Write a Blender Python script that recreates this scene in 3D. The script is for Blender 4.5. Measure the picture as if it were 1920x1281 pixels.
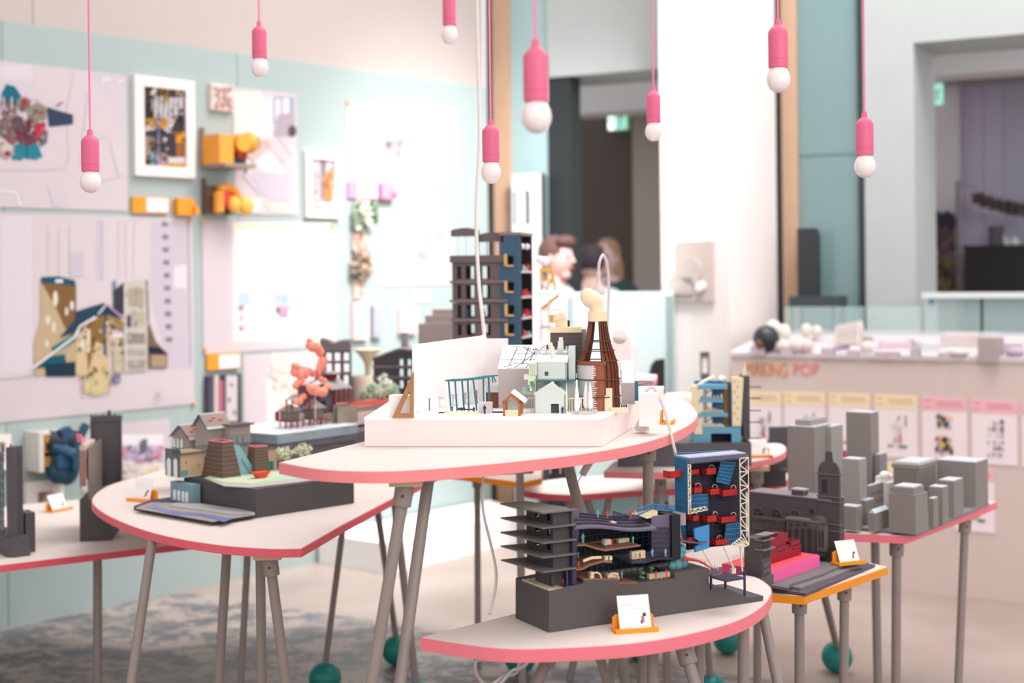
import bpy, math, random
from mathutils import Vector, Matrix
random.seed(7)
for o in list(bpy.data.objects): bpy.data.objects.remove(o)
SC = bpy.context.scene
COL = SC.collection
R_ = math.radians

# ------------------------------------------------------------------ camera
FPX, CX, HY, EYE, ROLL = 2667.0, 960.0, 513.0, 1.55, 0.011
cr, sr = math.cos(ROLL), math.sin(ROLL)
cd = bpy.data.cameras.new('camera')
cam = bpy.data.objects.new('camera', cd); COL.objects.link(cam)
cd.sensor_width = 36; cd.lens = FPX/1920*36
cd.shift_y = -(640.5-HY)/1920
cd.clip_start = .05; cd.clip_end = 200
cd.dof.use_dof = True; cd.dof.focus_distance = 3.8; cd.dof.aperture_fstop = 1.75
cam.matrix_world = Matrix(((cr, sr, 0, 0), (0, 0, -1, 0), (-sr, cr, 0, EYE), (0, 0, 0, 1)))
SC.camera = cam
# ------------------------------------------------------------------ light
w = bpy.data.worlds.new('world'); SC.world = w; w.use_nodes = True
bg = w.node_tree.nodes['Background']
bg.inputs[0].default_value = (1.0, .965, .965, 1); bg.inputs[1].default_value = .74
def area(name, loc, target, size, sizey, power, col):
    l = bpy.data.lights.new(name, 'AREA'); l.shape = 'RECTANGLE'; l.size = size; l.size_y = sizey; l.energy = power; l.color = col
    o = bpy.data.objects.new(name, l); COL.objects.link(o); o.location = loc
    o.rotation_euler = (Vector(target)-Vector(loc)).to_track_quat('-Z', 'Y').to_euler()
    return o
area('skylight', (.5, 5.4, 5.2), (.4, 5.2, 0), 3.0, 3.0, 70, (1, .97, .955))
area('front_fill', (2.3, -.4, 3.0), (.6, 4.2, .9), 3.0, 2.2, 66, (1, .965, .95))  # added area light behind the camera, fills the sides facing it
area('hall_fill', (2.6, 5.6, 5.0), (1.9, 7.2, .8), 2.2, 1.6, 75, (1, .97, .96))  # added area light out of view, lifts the counter and concrete
def spot(name, loc, target, power, deg, blend, size):
    l = bpy.data.lights.new(name, 'SPOT'); l.energy = power; l.spot_size = R_(deg); l.spot_blend = blend; l.shadow_soft_size = size; l.color = (1, .98, .97)
    o = bpy.data.objects.new(name, l); COL.objects.link(o); o.location = loc
    o.rotation_euler = (Vector(target)-Vector(loc)).to_track_quat('-Z', 'Y').to_euler()
spot('track_spot_wall', (.9, 6.2, 4.0), (-.2, 8.5, 1.4), 520, 56, 1, .25)
spot('fill_spot_floor', (.6, 6.6, 4.2), (-.55, 6.95, 0), 600, 66, 1, .9)  # added spot out of view, brightens the floor before the wall
vs = SC.view_settings
vs.view_transform = 'Standard'; vs.look = 'None'; vs.gamma = 1; vs.use_curve_mapping = False
vs.exposure = .5

# ------------------------------------------------------------------ helpers
def ray(px, py):
    u = (px-CX)/FPX; v = -(py-HY)/FPX
    return Vector((u*cr+v*sr, 1.0, -u*sr+v*cr))
def P(px, py, h):                       # point of the photograph on the level z = h
    d = ray(px, py); t = (h-EYE)/d.z
    return Vector((d.x*t, t, h))
def D(px, py, y):                       # point of the photograph y metres away
    d = ray(px, py); return Vector((d.x*y, y, EYE+d.z*y))
class Fr:                               # a local frame: x along a front, y into the depth
    def __init__(s, o, deg):
        s.o = Vector(o); s.a = R_(deg)
        s.ex = Vector((math.cos(s.a), math.sin(s.a), 0)); s.ey = Vector((-math.sin(s.a), math.cos(s.a), 0))
    def loc(s, p):
        q = p-s.o; return Vector((q.dot(s.ex), q.dot(s.ey), q.z))
    def at(s, px, py, y=0.0):           # on the upright plane local y -> (x, z)
        d = ray(px, py); c = Vector((0, 0, EYE))-s.o
        t = (y-c.dot(s.ey))/d.dot(s.ey); p = s.loc(Vector((0, 0, EYE))+d*t)
        return p.x, p.z
    def atx(s, px, py, x=0.0):          # on the upright plane local x -> (y, z)
        d = ray(px, py); c = Vector((0, 0, EYE))-s.o
        t = (x-c.dot(s.ex))/d.dot(s.ex); p = s.loc(Vector((0, 0, EYE))+d*t)
        return p.y, p.z
    def flat(s, px, py, z=0.0):         # on the level local z -> (x, y)
        p = s.loc(P(px, py, s.o.z+z)); return p.x, p.y
    def w(s, x, y, z=0.0):
        return s.o+s.ex*x+s.ey*y+Vector((0, 0, z))
class MB:
    def __init__(s): s.v = []; s.f = []; s.c = []; s.col = None; s.g = []
    def add(s, vs, fs):
        s.g.append((len(s.v), len(s.f))); b = len(s.v); s.v += [tuple(q) for q in vs]; s.f += [tuple(b+i for i in f) for f in fs]
        s.c += [s.col]*len(fs); return s
    def box(s, x0, x1, y0, y1, z0, z1):
        if x0 > x1: x0, x1 = x1, x0
        if y0 > y1: y0, y1 = y1, y0
        if z0 > z1: z0, z1 = z1, z0
        return s.add([(x0,y0,z0),(x1,y0,z0),(x1,y1,z0),(x0,y1,z0),(x0,y0,z1),(x1,y0,z1),(x1,y1,z1),(x0,y1,z1)],
            [(0,3,2,1),(4,5,6,7),(0,1,5,4),(1,2,6,5),(2,3,7,6),(3,0,4,7)])
    def obox(s, c, size, rot=(0,0,0)):
        from mathutils import Euler
        m = Euler(rot).to_matrix(); hx, hy, hz = [q/2 for q in size]; c = Vector(c)
        vs = [c+m@Vector(q) for q in ((-hx,-hy,-hz),(hx,-hy,-hz),(hx,hy,-hz),(-hx,hy,-hz),(-hx,-hy,hz),(hx,-hy,hz),(hx,hy,hz),(-hx,hy,hz))]
        return s.add(vs, [(0,3,2,1),(4,5,6,7),(0,1,5,4),(1,2,6,5),(2,3,7,6),(3,0,4,7)])
    def loft(s, A, B, caps=True):       # two matching loops
        n = len(A); fs = [(i, (i+1) % n, n+(i+1) % n, n+i) for i in range(n)]
        if caps: fs += [tuple(range(n-1, -1, -1)), tuple(range(n, 2*n))]
        return s.add(list(A)+list(B), fs)
    def prism(s, poly, z0, z1):
        a = sum(poly[i][0]*poly[(i+1) % len(poly)][1]-poly[(i+1) % len(poly)][0]*poly[i][1] for i in range(len(poly)))
        if a < 0: poly = poly[::-1]
        return s.loft([(p[0], p[1], z0) for p in poly], [(p[0], p[1], z1) for p in poly])
    def prismy(s, poly, y0, y1):        # xz outline pushed along y
        a = sum(poly[i][0]*poly[(i+1) % len(poly)][1]-poly[(i+1) % len(poly)][0]*poly[i][1] for i in range(len(poly)))
        if a < 0: poly = poly[::-1]
        return s.loft([(p[0], y1, p[1]) for p in poly], [(p[0], y0, p[1]) for p in poly])
    def prismx(s, poly, x0, x1):        # yz outline pushed along x
        a = sum(poly[i][0]*poly[(i+1) % len(poly)][1]-poly[(i+1) % len(poly)][0]*poly[i][1] for i in range(len(poly)))
        if a < 0: poly = poly[::-1]
        return s.loft([(x0, p[0], p[1]) for p in poly], [(x1, p[0], p[1]) for p in poly])
    def cyl(s, a, b, r0, r1=None, n=10):
        if r1 is None: r1 = r0
        a = Vector(a); b = Vector(b); d = (b-a).normalized()
        u = d.orthogonal().normalized(); v = d.cross(u)
        ring = lambda c, r: [c+(u*math.cos(2*math.pi*i/n)+v*math.sin(2*math.pi*i/n))*r for i in range(n)]
        return s.loft(ring(a, r0), ring(b, r1))
    def tube(s, pts, r, n=8):
        pts = [Vector(p) for p in pts]; rings = []
        rr = r if isinstance(r, (list, tuple)) else [r]*len(pts)
        up = None
        for i, p in enumerate(pts):
            d = (pts[min(i+1, len(pts)-1)]-pts[max(i-1, 0)]).normalized()
            if up is None: up = d.orthogonal().normalized()
            up = (up-d*up.dot(d)).normalized(); v = d.cross(up)
            rings.append([p+(up*math.cos(2*math.pi*k/n)+v*math.sin(2*math.pi*k/n))*rr[i] for k in range(n)])
        vs = [q for r_ in rings for q in r_]; fs = []
        for i in range(len(pts)-1):
            for k in range(n): fs.append((i*n+k, i*n+(k+1) % n, (i+1)*n+(k+1) % n, (i+1)*n+k))
        fs += [tuple(range(n-1, -1, -1)), tuple((len(pts)-1)*n+k for k in range(n))]
        return s.add(vs, fs)
    def lathe(s, prof, c=(0,0,0), n=20):
        c = Vector(c); vs = []; fs = []
        for r, z in prof:
            for k in range(n): vs.append(c+Vector((r*math.cos(2*math.pi*k/n), r*math.sin(2*math.pi*k/n), z)))
        for i in range(len(prof)-1):
            for k in range(n): fs.append((i*n+k, i*n+(k+1) % n, (i+1)*n+(k+1) % n, (i+1)*n+k))
        fs += [tuple(range(n-1, -1, -1)), tuple((len(prof)-1)*n+k for k in range(n))]
        return s.add(vs, fs)
    def ball(s, c, r, n=12, m=8, jit=0):
        if not isinstance(r, (tuple, list)): r = (r, r, r)
        c = Vector(c); vs = []; fs = []
        for i in range(m+1):
            t = math.pi*i/m
            for k in range(n):
                a = 2*math.pi*k/n; j = 1+random.uniform(-jit, jit)
                vs.append(c+Vector((r[0]*j*math.sin(t)*math.cos(a), r[1]*j*math.sin(t)*math.sin(a), -r[2]*j*math.cos(t))))
        for i in range(m):
            for k in range(n): fs.append((i*n+k, i*n+(k+1) % n, (i+1)*n+(k+1) % n, (i+1)*n+k))
        return s.add(vs, fs)
    def holes(s, x0, x1, z0, z1, hs, y0, y1):   # a wall with rectangular openings
        xs = sorted({x0, x1, *[min(max(q, x0), x1) for h in hs for q in h[:2]]})
        zs = sorted({z0, z1, *[min(max(q, z0), z1) for h in hs for q in h[2:]]})
        for j in range(len(zs)-1):
            run = None
            for i in range(len(xs)-1):
                mx = (xs[i]+xs[i+1])/2; mz = (zs[j]+zs[j+1])/2
                hit = any(h[0] < mx < h[1] and h[2] < mz < h[3] for h in hs)
                if not hit: run = run if run is not None else xs[i]
                if (hit or i == len(xs)-2) and run is not None:
                    s.box(run, xs[i] if hit else xs[i+1], y0, y1, zs[j], zs[j+1]); run = None
        return s
    def each(s, name, mat, parent=None, smooth=False):      # every added piece as an object of its own
        g = s.g+[(len(s.v), len(s.f))]
        for (v0, f0), (v1, f1) in zip(g[:-1], g[1:]):
            m = MB(); m.add(s.v[v0:v1], [tuple(i-v0 for i in f) for f in s.f[f0:f1]]); m.build(name, mat, parent, smooth)
    def build(s, name, mat, parent=None, smooth=False, kind=None, label=None):
        me = bpy.data.meshes.new(name); me.from_pydata(s.v, [], s.f)
        if any(c is not None for c in s.c):
            ca = me.color_attributes.new('Col', 'FLOAT_COLOR', 'CORNER')
            i = 0
            for p, c in zip(me.polygons, s.c):
                cc = lin(c or (255, 255, 255))
                for _ in p.loop_indices: ca.data[i].color = cc; i += 1
        me.materials.append(mat); me.update()
        if smooth:
            me.polygons.foreach_set('use_smooth', [True]*len(me.polygons))
            try: me.set_sharp_from_angle(angle=R_(38))
            except Exception: pass
        o = bpy.data.objects.new(name, me); COL.objects.link(o)
        if parent: o.parent = parent
        if kind: o['kind'] = kind
        if label: o['label'] = label
        return o
def lin(c):
    f = lambda q: (q/255)/12.92 if q/255 <= .04045 else ((q/255+.055)/1.055)**2.4
    return (f(c[0]), f(c[1]), f(c[2]), 1)
MATS = {}
def mat(c, rough=.6, var=.05, scale=25, spec=.4, metal=0, bump=0, name=None, trans=0, alpha=1):
    key = (c, rough, var, scale, spec, metal, bump, name, trans, alpha)
    if key in MATS: return MATS[key]
    m = bpy.data.materials.new(name or 'paint_%02x%02x%02x' % c); m.use_nodes = True
    nt = m.node_tree; b = nt.nodes['Principled BSDF']
    b.inputs['Roughness'].default_value = rough; b.inputs['Specular IOR Level'].default_value = spec
    b.inputs['Metallic'].default_value = metal; b.inputs['Transmission Weight'].default_value = trans; b.inputs['Alpha'].default_value = alpha
    L = lin(c); b.inputs['Base Color'].default_value = L
    if var or bump:
        tc = nt.nodes.new('ShaderNodeTexCoord'); no = nt.nodes.new('ShaderNodeTexNoise')
        no.inputs['Scale'].default_value = scale; no.inputs['Detail'].default_value = 5
        nt.links.new(tc.outputs['Object'], no.inputs['Vector'])
        mx = nt.nodes.new('ShaderNodeMix'); mx.data_type = 'RGBA'
        mx.inputs[6].default_value = [q*(1-var) for q in L[:3]]+[1]; mx.inputs[7].default_value = [min(1, q*(1+var)) for q in L[:3]]+[1]
        nt.links.new(no.outputs['Fac'], mx.inputs[0]); nt.links.new(mx.outputs[2], b.inputs['Base Color'])
        if bump:
            bp = nt.nodes.new('ShaderNodeBump'); bp.inputs['Strength'].default_value = bump; bp.inputs['Distance'].default_value = .002
            nt.links.new(no.outputs['Fac'], bp.inputs['Height']); nt.links.new(bp.outputs[0], b.inputs['Normal'])
    MATS[key] = m
    return m
def print_mat():
    if 'print' in MATS: return MATS['print']
    m = bpy.data.materials.new('printed_ink'); m.use_nodes = True; nt = m.node_tree
    a = nt.nodes.new('ShaderNodeAttribute'); a.attribute_name = 'Col'
    nt.links.new(a.outputs['Color'], nt.nodes['Principled BSDF'].inputs['Base Color'])
    nt.nodes['Principled BSDF'].inputs['Roughness'].default_value = .7
    nt.nodes['Principled BSDF'].inputs['Specular IOR Level'].default_value = .2
    MATS['print'] = m; return m
def glow(c, st):
    m = bpy.data.materials.new('lit_sign'); m.use_nodes = True; b = m.node_tree.nodes['Principled BSDF']
    b.inputs['Base Color'].default_value = lin(c); b.inputs['Emission Color'].default_value = lin(c); b.inputs['Emission Strength'].default_value = st
    return m
def glassmat(c, alpha, name='tinted_glass', rough=.05):
    m = bpy.data.materials.new(name); m.use_nodes = True; nt = m.node_tree; b = nt.nodes['Principled BSDF']
    b.inputs['Base Color'].default_value = lin(c); b.inputs['Roughness'].default_value = rough
    b.inputs['Alpha'].default_value = alpha
    return m
def tag(o, label, cat, group=None, kind=None):
    o['label'] = label; o['category'] = cat
    if group: o['group'] = group
    if kind: o['kind'] = kind
    return o
def thing(name, label, cat, fr=None, group=None, loc=None, rz=0):
    o = bpy.data.objects.new(name, None); COL.objects.link(o); o.empty_display_size = .05
    if fr is not None: o.location = fr.o; o.rotation_euler = (0, 0, fr.a)
    elif loc is not None: o.location = loc; o.rotation_euler = (0, 0, rz)
    return tag(o, label, cat, group)
def struct(name, mb, m, label=None, parent=None, fr=None):
    o = mb.build(name, m, parent)
    if fr is not None and parent is None: o.location = fr.o; o.rotation_euler = (0, 0, fr.a)
    if parent is None:
        o['kind'] = 'structure'
        if label: o['label'] = label
    return o
def copyobj(o, parent, loc=None, rot=None):
    c = o.copy(); COL.objects.link(c); c.parent = parent
    if loc is not None: c.location = loc
    if rot is not None: c.rotation_euler = rot
    return c
def pbox(fr, mb, a, b, c, d, y, dep):        # face a..c, b(top)..d(bottom) pixels on local y, dep deep
    m = (b+d)/2; k = (a+c)/2
    x0 = fr.at(a, m, y)[0]; x1 = fr.at(c, m, y)[0]; z1 = fr.at(k, b, y)[1]; z0 = fr.at(k, d, y)[1]
    mb.box(x0, x1, y, y+dep, z0, z1); return x0, x1, z0, z1
def lbox(fr, mb, a, b, c, d, x, dep):        # same on a left-hand face (plane local x), dep along +x
    m = (b+d)/2; k = (a+c)/2
    y0 = fr.atx(a, m, x)[0]; y1 = fr.atx(c, m, x)[0]; z1 = fr.atx(k, b, x)[1]; z0 = fr.atx(k, d, x)[1]
    mb.box(x, x+dep, y0, y1, z0, z1); return min(y0, y1), max(y0, y1), z0, z1
def cbox(fr, mb, z0, pc, pl, pr, pt):        # a block from its near corner, left end, right end and top
    x, y = fr.flat(pc[0], pc[1], z0)
    xr = fr.at(pr, pc[1], y)[0]; yl = fr.atx(pl, pc[1], x)[0]; z1 = fr.at(pc[0], pt, y)[1]
    mb.box(x, xr, y, yl, z0, z1); return x, xr, y, yl, z0, z1
def spl(pts, n=6, closed=False):
    out = []; N = len(pts)
    for i in range(N if closed else N-1):
        p = [Vector(pts[(i+k) % N] if closed else pts[min(max(i+k, 0), N-1)]) for k in (-1, 0, 1, 2)]
        for k in range(n):
            t = k/n
            out.append(.5*((2*p[1])+(p[2]-p[0])*t+(2*p[0]-5*p[1]+4*p[2]-p[3])*t*t+(3*p[1]-p[0]-3*p[2]+p[3])*t**3))
    if not closed: out.append(Vector(pts[-1]))
    return out
def figure(mb, x, y, z, h):                  # a scale figure with legs, body, head
    mb.cyl((x-h*.06, y, z), (x-h*.04, y, z+h*.48), h*.045, h*.06, 6).cyl((x+h*.08, y, z), (x+h*.04, y, z+h*.48), h*.045, h*.06, 6)
    mb.cyl((x, y, z+h*.45), (x, y, z+h*.82), h*.085, h*.11, 7).cyl((x-h*.11, y, z+h*.8), (x-h*.17, y, z+h*.45), h*.035, h*.03, 5)
    mb.cyl((x+h*.11, y, z+h*.8), (x+h*.15, y, z+h*.48), h*.035, h*.03, 5).ball((x, y, z+h*.91), h*.085, 7, 5)
def figs(lst, m, parent, name='figure'):
    for q in lst: b = MB(); figure(b, *q); b.build(name, m, parent)
def leaves(mb, c, rad, n, size):
    for _ in range(n):
        while True:
            q = Vector((random.uniform(-1, 1), random.uniform(-1, 1), random.uniform(-1, 1)))
            if q.length < 1: break
        p = Vector(c)+Vector((q.x*rad[0], q.y*rad[1], q.z*rad[2]))
        a = Vector((random.gauss(0, 1), random.gauss(0, 1), random.gauss(0, 1))).normalized(); b = a.orthogonal().normalized()
        s_ = size*random.uniform(.6, 1.2)
        mb.add([p-a*s_, p+b*s_*.5, p+a*s_, p-b*s_*.5, p+a.cross(b)*s_*.25], [(0, 1, 4), (1, 2, 4), (2, 3, 4), (3, 0, 4)])
WHITE = mat((238, 230, 228), .6, .02); PINK = mat((244, 140, 142), .5, .04); DARK = mat((80, 75, 77), .65, .06)
STEEL = mat((148, 135, 128), .45, .05); ORANGE = mat((240, 145, 30), .5, .04); TEAL = mat((24, 128, 122), .35, .06)
# ------------------------------------------------------------------ floor
def floor_mat():
    m = bpy.data.materials.new('worn_concrete'); m.use_nodes = True; nt = m.node_tree; N = nt.nodes; K = nt.links
    b = N['Principled BSDF']; b.inputs['Roughness'].default_value = .42
    tc = N.new('ShaderNodeTexCoord')
    def noise(sc, det, rough=.55, vec=None):
        n = N.new('ShaderNodeTexNoise'); n.inputs['Scale'].default_value = sc; n.inputs['Detail'].default_value = det; n.inputs['Roughness'].default_value = rough
        K.new(vec or tc.outputs['Object'], n.inputs['Vector']); return n.outputs['Fac']
    def ramp(fac, stops):
        r = N.new('ShaderNodeValToRGB'); K.new(fac, r.inputs[0])
        while len(r.color_ramp.elements) < len(stops): r.color_ramp.elements.new(.5)
        for e, (p, c) in zip(r.color_ramp.elements, stops): e.position = p; e.color = c
        return r.outputs[0]
    def math_(op, a, b2=None):
        n = N.new('ShaderNodeMath'); n.operation = op
        for i, q in enumerate((a, b2)):
            if q is None: continue
            if isinstance(q, (int, float)): n.inputs[i].default_value = q
            else: K.new(q, n.inputs[i])
        return n.outputs[0]
    def mix(f, a, c):
        n = N.new('ShaderNodeMix'); n.data_type = 'RGBA'; K.new(f, n.inputs[0]); K.new(a, n.inputs[6]); K.new(c, n.inputs[7]); return n.outputs[2]
    base = ramp(noise(1.3, 7), [(.3, lin((150, 134, 125))), (.55, lin((167, 152, 144))), (.75, lin((183, 170, 163)))])
    mp = N.new('ShaderNodeMapping'); mp.inputs['Scale'].default_value = (1, 1.25, 1); mp.inputs['Rotation'].default_value = (0, 0, .35); K.new(tc.outputs['Object'], mp.inputs[0])
    wear = ramp(noise(5.0, 13, .8, mp.outputs[0]), [(.47, (0, 0, 0, 1)), (.53, (1, 1, 1, 1))])
    paint = ramp(noise(1.6, 4), [(.35, lin((64, 66, 76))), (.6, lin((94, 99, 108))), (.75, lin((84, 116, 122)))])
    sp = N.new('ShaderNodeSeparateXYZ'); K.new(tc.outputs['Object'], sp.inputs[0]); X, Y = sp.outputs[0], sp.outputs[1]
    wob = math_('MULTIPLY', math_('SUBTRACT', noise(3, 4), .5), .25)
    # an old painted field: a band of floor between two straight masked edges
    far = math_('LESS_THAN', math_('ADD', math_('ADD', Y, math_('MULTIPLY', X, .62)), math_('MULTIPLY', wob, .15)), 5.98)
    near = math_('GREATER_THAN', math_('ADD', math_('SUBTRACT', Y, math_('MULTIPLY', X, .55)), wob), 5.45)
    inn = math_('MULTIPLY', far, math_('MAXIMUM', near, math_('GREATER_THAN', X, -.45)))
    mask = math_('MULTIPLY', math_('MULTIPLY', inn, wear), .9)
    K.new(mix(mask, base, paint), b.inputs['Base Color'])
    bp = N.new('ShaderNodeBump'); bp.inputs['Strength'].default_value = .08; K.new(noise(30, 6), bp.inputs['Height']); K.new(bp.outputs[0], b.inputs['Normal'])
    return m
mb = MB(); mb.box(-8, 8, -3, 16, -.1, 0)
fl = struct('floor', mb, floor_mat(), 'pale worn concrete floor with a patch of flaking blue-grey paint')

# ------------------------------------------------------------------ left wall
FW = Fr((-2.274, 6.269, 0), math.degrees(math.atan2(1.416, 1.199)))
SEND = FW.at(914, 500)[0]
TOPW = FW.at(0, 38)[1]
mb = MB(); mb.box(-4.2, FW.at(66, 20)[0]-.002, .02, .2, 0, 4.6)
wl = struct('wall_left', mb, mat((190, 179, 174), .8, .02, 3), 'off-white gallery wall clad below with pale teal panels', fr=FW)
mb = MB(); mb.box(FW.at(66, 20)[0]+.002, SEND, .02, .2, 0, 4.6); struct('wall_board', mb, mat((190, 179, 174), .8, .02, 3), parent=wl)
s1 = FW.at(4, 60)[0]; s2 = FW.at(455, 1060)[0]
TEALP = mat((164, 179, 177), .7, .02, 4)
for a, b in ((-4.2, s1-1.22), (s1-1.216, s1-.002), (s1+.002, s2-.002), (s2+.002, SEND-.003)):
    mb = MB(); mb.box(a, b, 0, .02, 0, TOPW); struct('panel', mb, TEALP, parent=wl)
# white plinth at the foot of the wall
FP = Fr(P(727, 1078, 0), 51.6)
mb = MB(); x2 = FP.at(985, 1013)[0]
bk = [FP.loc(FW.w(FW.at(593, 1053)[0], -.02)), FP.loc(FW.w(SEND-.03, -.02))]
mb.prism([(0, 0), (x2, 0), (bk[1].x, bk[1].y), (bk[0].x, bk[0].y)], .0, .16)
o = mb.build('low_plinth', mat((246, 244, 243), .6, .01)); o.location = FP.o; o.rotation_euler[2] = FP.a
tag(o, 'low white plinth standing on the floor against the end of the teal wall', 'plinth')

# ------------------------------------------------------------------ things on the left wall
PAPER = mat((202, 190, 194), .7, .015, 8); FRAMEW = mat((240, 230, 226), .5, .02)
def wq(px, py, y=0): x, z = FW.at(px, py, y); return x, y, z
def flatpoly(mb, pts, y, col):
    mb.col = tuple(q*.93 for q in col); v = [wq(a, b, y) for a, b in pts]; n = len(v)
    ar = sum(v[i][0]*v[(i+1) % n][2]-v[(i+1) % n][0]*v[i][2] for i in range(n))
    if ar < 0: v = v[::-1]
    mb.add(v, [tuple(range(n))])
def rect(a, b, c, d): return [(a, b), (c, b), (c, d), (a, d)]
def line(a, b, c, d, w=1.0):
    L = math.hypot(c-a, d-b) or 1; nx, ny = -(d-b)/L*w/2, (c-a)/L*w/2
    return [(a+nx, b+ny), (c+nx, d+ny), (c-nx, d-ny), (a-nx, b-ny)]
def poster(name, label, quad, shapes, cat='poster', paper=PAPER, border=None, pins=(), group=None, thick=.004):
    # quad: tl, tr, br, bl pixels
    t = thing(name, label, cat, FW, group)
    v = [wq(*q) for q in quad]; c0 = sum((Vector(q) for q in v), Vector())/4
    x0 = (v[0][0]+v[3][0])/2; x1 = (v[1][0]+v[2][0])/2; z1 = (v[0][2]+v[1][2])/2; z0 = (v[2][2]+v[3][2])/2
    t.location = FW.w(c0.x, 0, z0)
    off = Vector((c0.x, 0, z0))
    mb = MB(); y = -.002
    if border:
        bw = border
        mb.box(x0, x1, -.03, -.001, z0, z0+bw).box(x0, x1, -.03, -.001, z1-bw, z1).box(x0, x0+bw, -.03, -.001, z0+bw, z1-bw).box(x1-bw, x1, -.03, -.001, z0+bw, z1-bw)
        o = mb.build('frame', FRAMEW, t); o.location = -off
        mb = MB(); mb.box(x0+bw, x1-bw, -.012, -.002, z0+bw, z1-bw); y = -.0125
    else:
        mb.box(x0, x1, -.001-thick, -.001, z0, z1); y = -.0014-thick
    o = mb.build('sheet', paper, t); o.location = -off
    sheet = o
    if shapes:
        mb = MB()
        for i, (col, pts) in enumerate(shapes): flatpoly(mb, pts, y-.00012*i, col)
        mb.build('print', print_mat(), o)
    for q in pins:
        mb = MB(); p = wq(*q, y-.001); mb.cyl((p[0], y-.001, p[2]), (p[0], y-.012, p[2]), .012, .009, 10)
        o = mb.build('pin', mat((226, 170, 110), .4), t); o.location = -off
    return t
def speckle(box, cols, n, smin, smax, seed):
    rn = random.Random(seed); out = []
    for _ in range(n):
        x = rn.uniform(box[0], box[2]); y = rn.uniform(box[1], box[3]); k = rn.choice((3, 4, 5)); s = rn.uniform(smin, smax); a0 = rn.uniform(0, 6)
        out.append((rn.choice(cols), [(x+s*math.cos(a0+6.283*i/k), y+s*math.sin(a0+6.283*i/k)) for i in range(k)]))
    return out
def hexa(x, y, r, ry=None): return [(x+r*math.cos(1.047*i+.52), y+(ry or r)*math.sin(1.047*i+.52)) for i in range(6)]
G1 = (214, 204, 212); G2 = (222, 214, 220); G3 = (200, 190, 198)
# site plan, top left
sh = [(G2, rect(0, 122, 60, 150)), (G1, [(0, 150), (68, 150), (60, 180), (40, 215), (0, 220)]), (G1, [(175, 136), (235, 143), (234, 248), (224, 245), (212, 190), (178, 168)]),
      (G3, [(188, 142), (211, 144), (211, 157), (188, 155)]), ((226, 219, 224), rect(190, 144, 209, 154)), (G3, [(218, 145), (235, 147), (235, 159), (218, 157)]), ((226, 219, 224), rect(220, 148, 233, 156)),
      ((185, 175, 184), line(140, 135, 125, 200)), ((185, 175, 184), line(125, 200, 128, 300)), ((185, 175, 184), line(128, 300, 118, 318)), ((185, 175, 184), line(118, 318, 0, 320)),
      ((190, 180, 188), line(165, 170, 150, 310)), ((190, 180, 188), line(205, 265, 222, 330)), ((190, 180, 188), line(150, 350, 232, 330)), (G1, [(90, 352), (128, 362), (118, 388), (100, 388)]),
      ((240, 234, 238), line(0, 357, 30, 362, 4)), ((240, 234, 238), line(30, 362, 38, 386, 4)), (G1, [(150, 250), (175, 240), (205, 255), (160, 268)])]
sh += [((28, 108, 128), [(3, 175), (12, 158), (28, 162), (40, 180), (38, 196), (4, 202)]), ((38, 52, 76), [(62, 190), (90, 200), (92, 238), (137, 233), (137, 215), (100, 205), (86, 198)]),
       ((52, 66, 92), [(88, 203), (136, 217), (136, 233), (92, 238)]), ((40, 130, 150), [(28, 270), (70, 268), (80, 294), (66, 300), (45, 296), (40, 301), (22, 299)]), ((30, 100, 122), [(48, 270), (52, 270), (52, 298), (48, 298)])]
sh += [((128, 112, 108), hexa(12, 240, 22)), ((150, 130, 128), hexa(18, 208, 16)), ((110, 62, 76), hexa(52, 250, 26)), ((170, 160, 150), hexa(46, 195, 15)), ((120, 110, 100), hexa(46, 195, 12)), ((176, 40, 66), [(40, 190), (46, 182), (52, 190), (46, 203)]),
       ((150, 138, 124), hexa(70, 212, 20)), ((200, 44, 70), [(64, 232), (86, 230), (84, 258), (68, 262)]), ((170, 160, 156), hexa(12, 282, 17)), ((206, 196, 190), hexa(12, 275, 13)), ((150, 40, 70), hexa(14, 288, 6)),
       ((96, 84, 92), hexa(34, 228, 12)), ((140, 90, 100), hexa(22, 262, 10)), ((120, 100, 110), [(72, 250), (90, 244), (88, 268), (76, 276)])]
sh += speckle((2, 185, 84, 270), [(140, 60, 80), (200, 190, 180), (90, 80, 80), (120, 105, 95), (160, 60, 80)], 90, 1.5, 4, 3)
sh += [((235, 232, 236), line(7, 182, 7, 205, 2)), ((235, 232, 236), line(22, 182, 22, 205, 2)), ((120, 50, 50), line(106, 199, 118, 192, 3))]
poster('site_plan_poster', 'large pale site plan poster with a colourful hexagonal building, top left of the wall', [(-40, 109), (237, 142), (237, 399), (-40, 384)], sh)
# big section drawing
sh = [(G2, rect(0, 405, 60, 700)), ((205, 195, 205), [(283, 415), (352, 418), (357, 690), (318, 692), (318, 690), (283, 560)]), ((228, 220, 226), [(326, 500), (350, 496), (350, 540), (326, 540)]), ((205, 195, 205), rect(181, 413, 190, 525)), ((190, 180, 190), rect(190, 413, 193, 525)),
      ((196, 186, 194), line(90, 420, 90, 520, 1.5)), ((196, 186, 194), line(110, 430, 110, 520, 1.5)), ((196, 186, 194), line(130, 425, 130, 520, 1.5)), ((200, 190, 200), line(222, 415, 222, 520, 1.2)), ((200, 190, 200), line(234, 415, 236, 520, 1.2)), ((200, 190, 200), line(252, 415, 250, 520, 1.2)),
      ((205, 196, 206), rect(131, 473, 157, 520)), ((150, 140, 150), line(353, 412, 358, 690, 1.5)), ((190, 176, 186), line(0, 712, 60, 706, 2)), ((196, 186, 194), line(152, 700, 152, 745, 1)), ((196, 186, 194), line(207, 700, 207, 742, 1)), ((196, 186, 194), line(152, 747, 207, 742, 1))]
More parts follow.
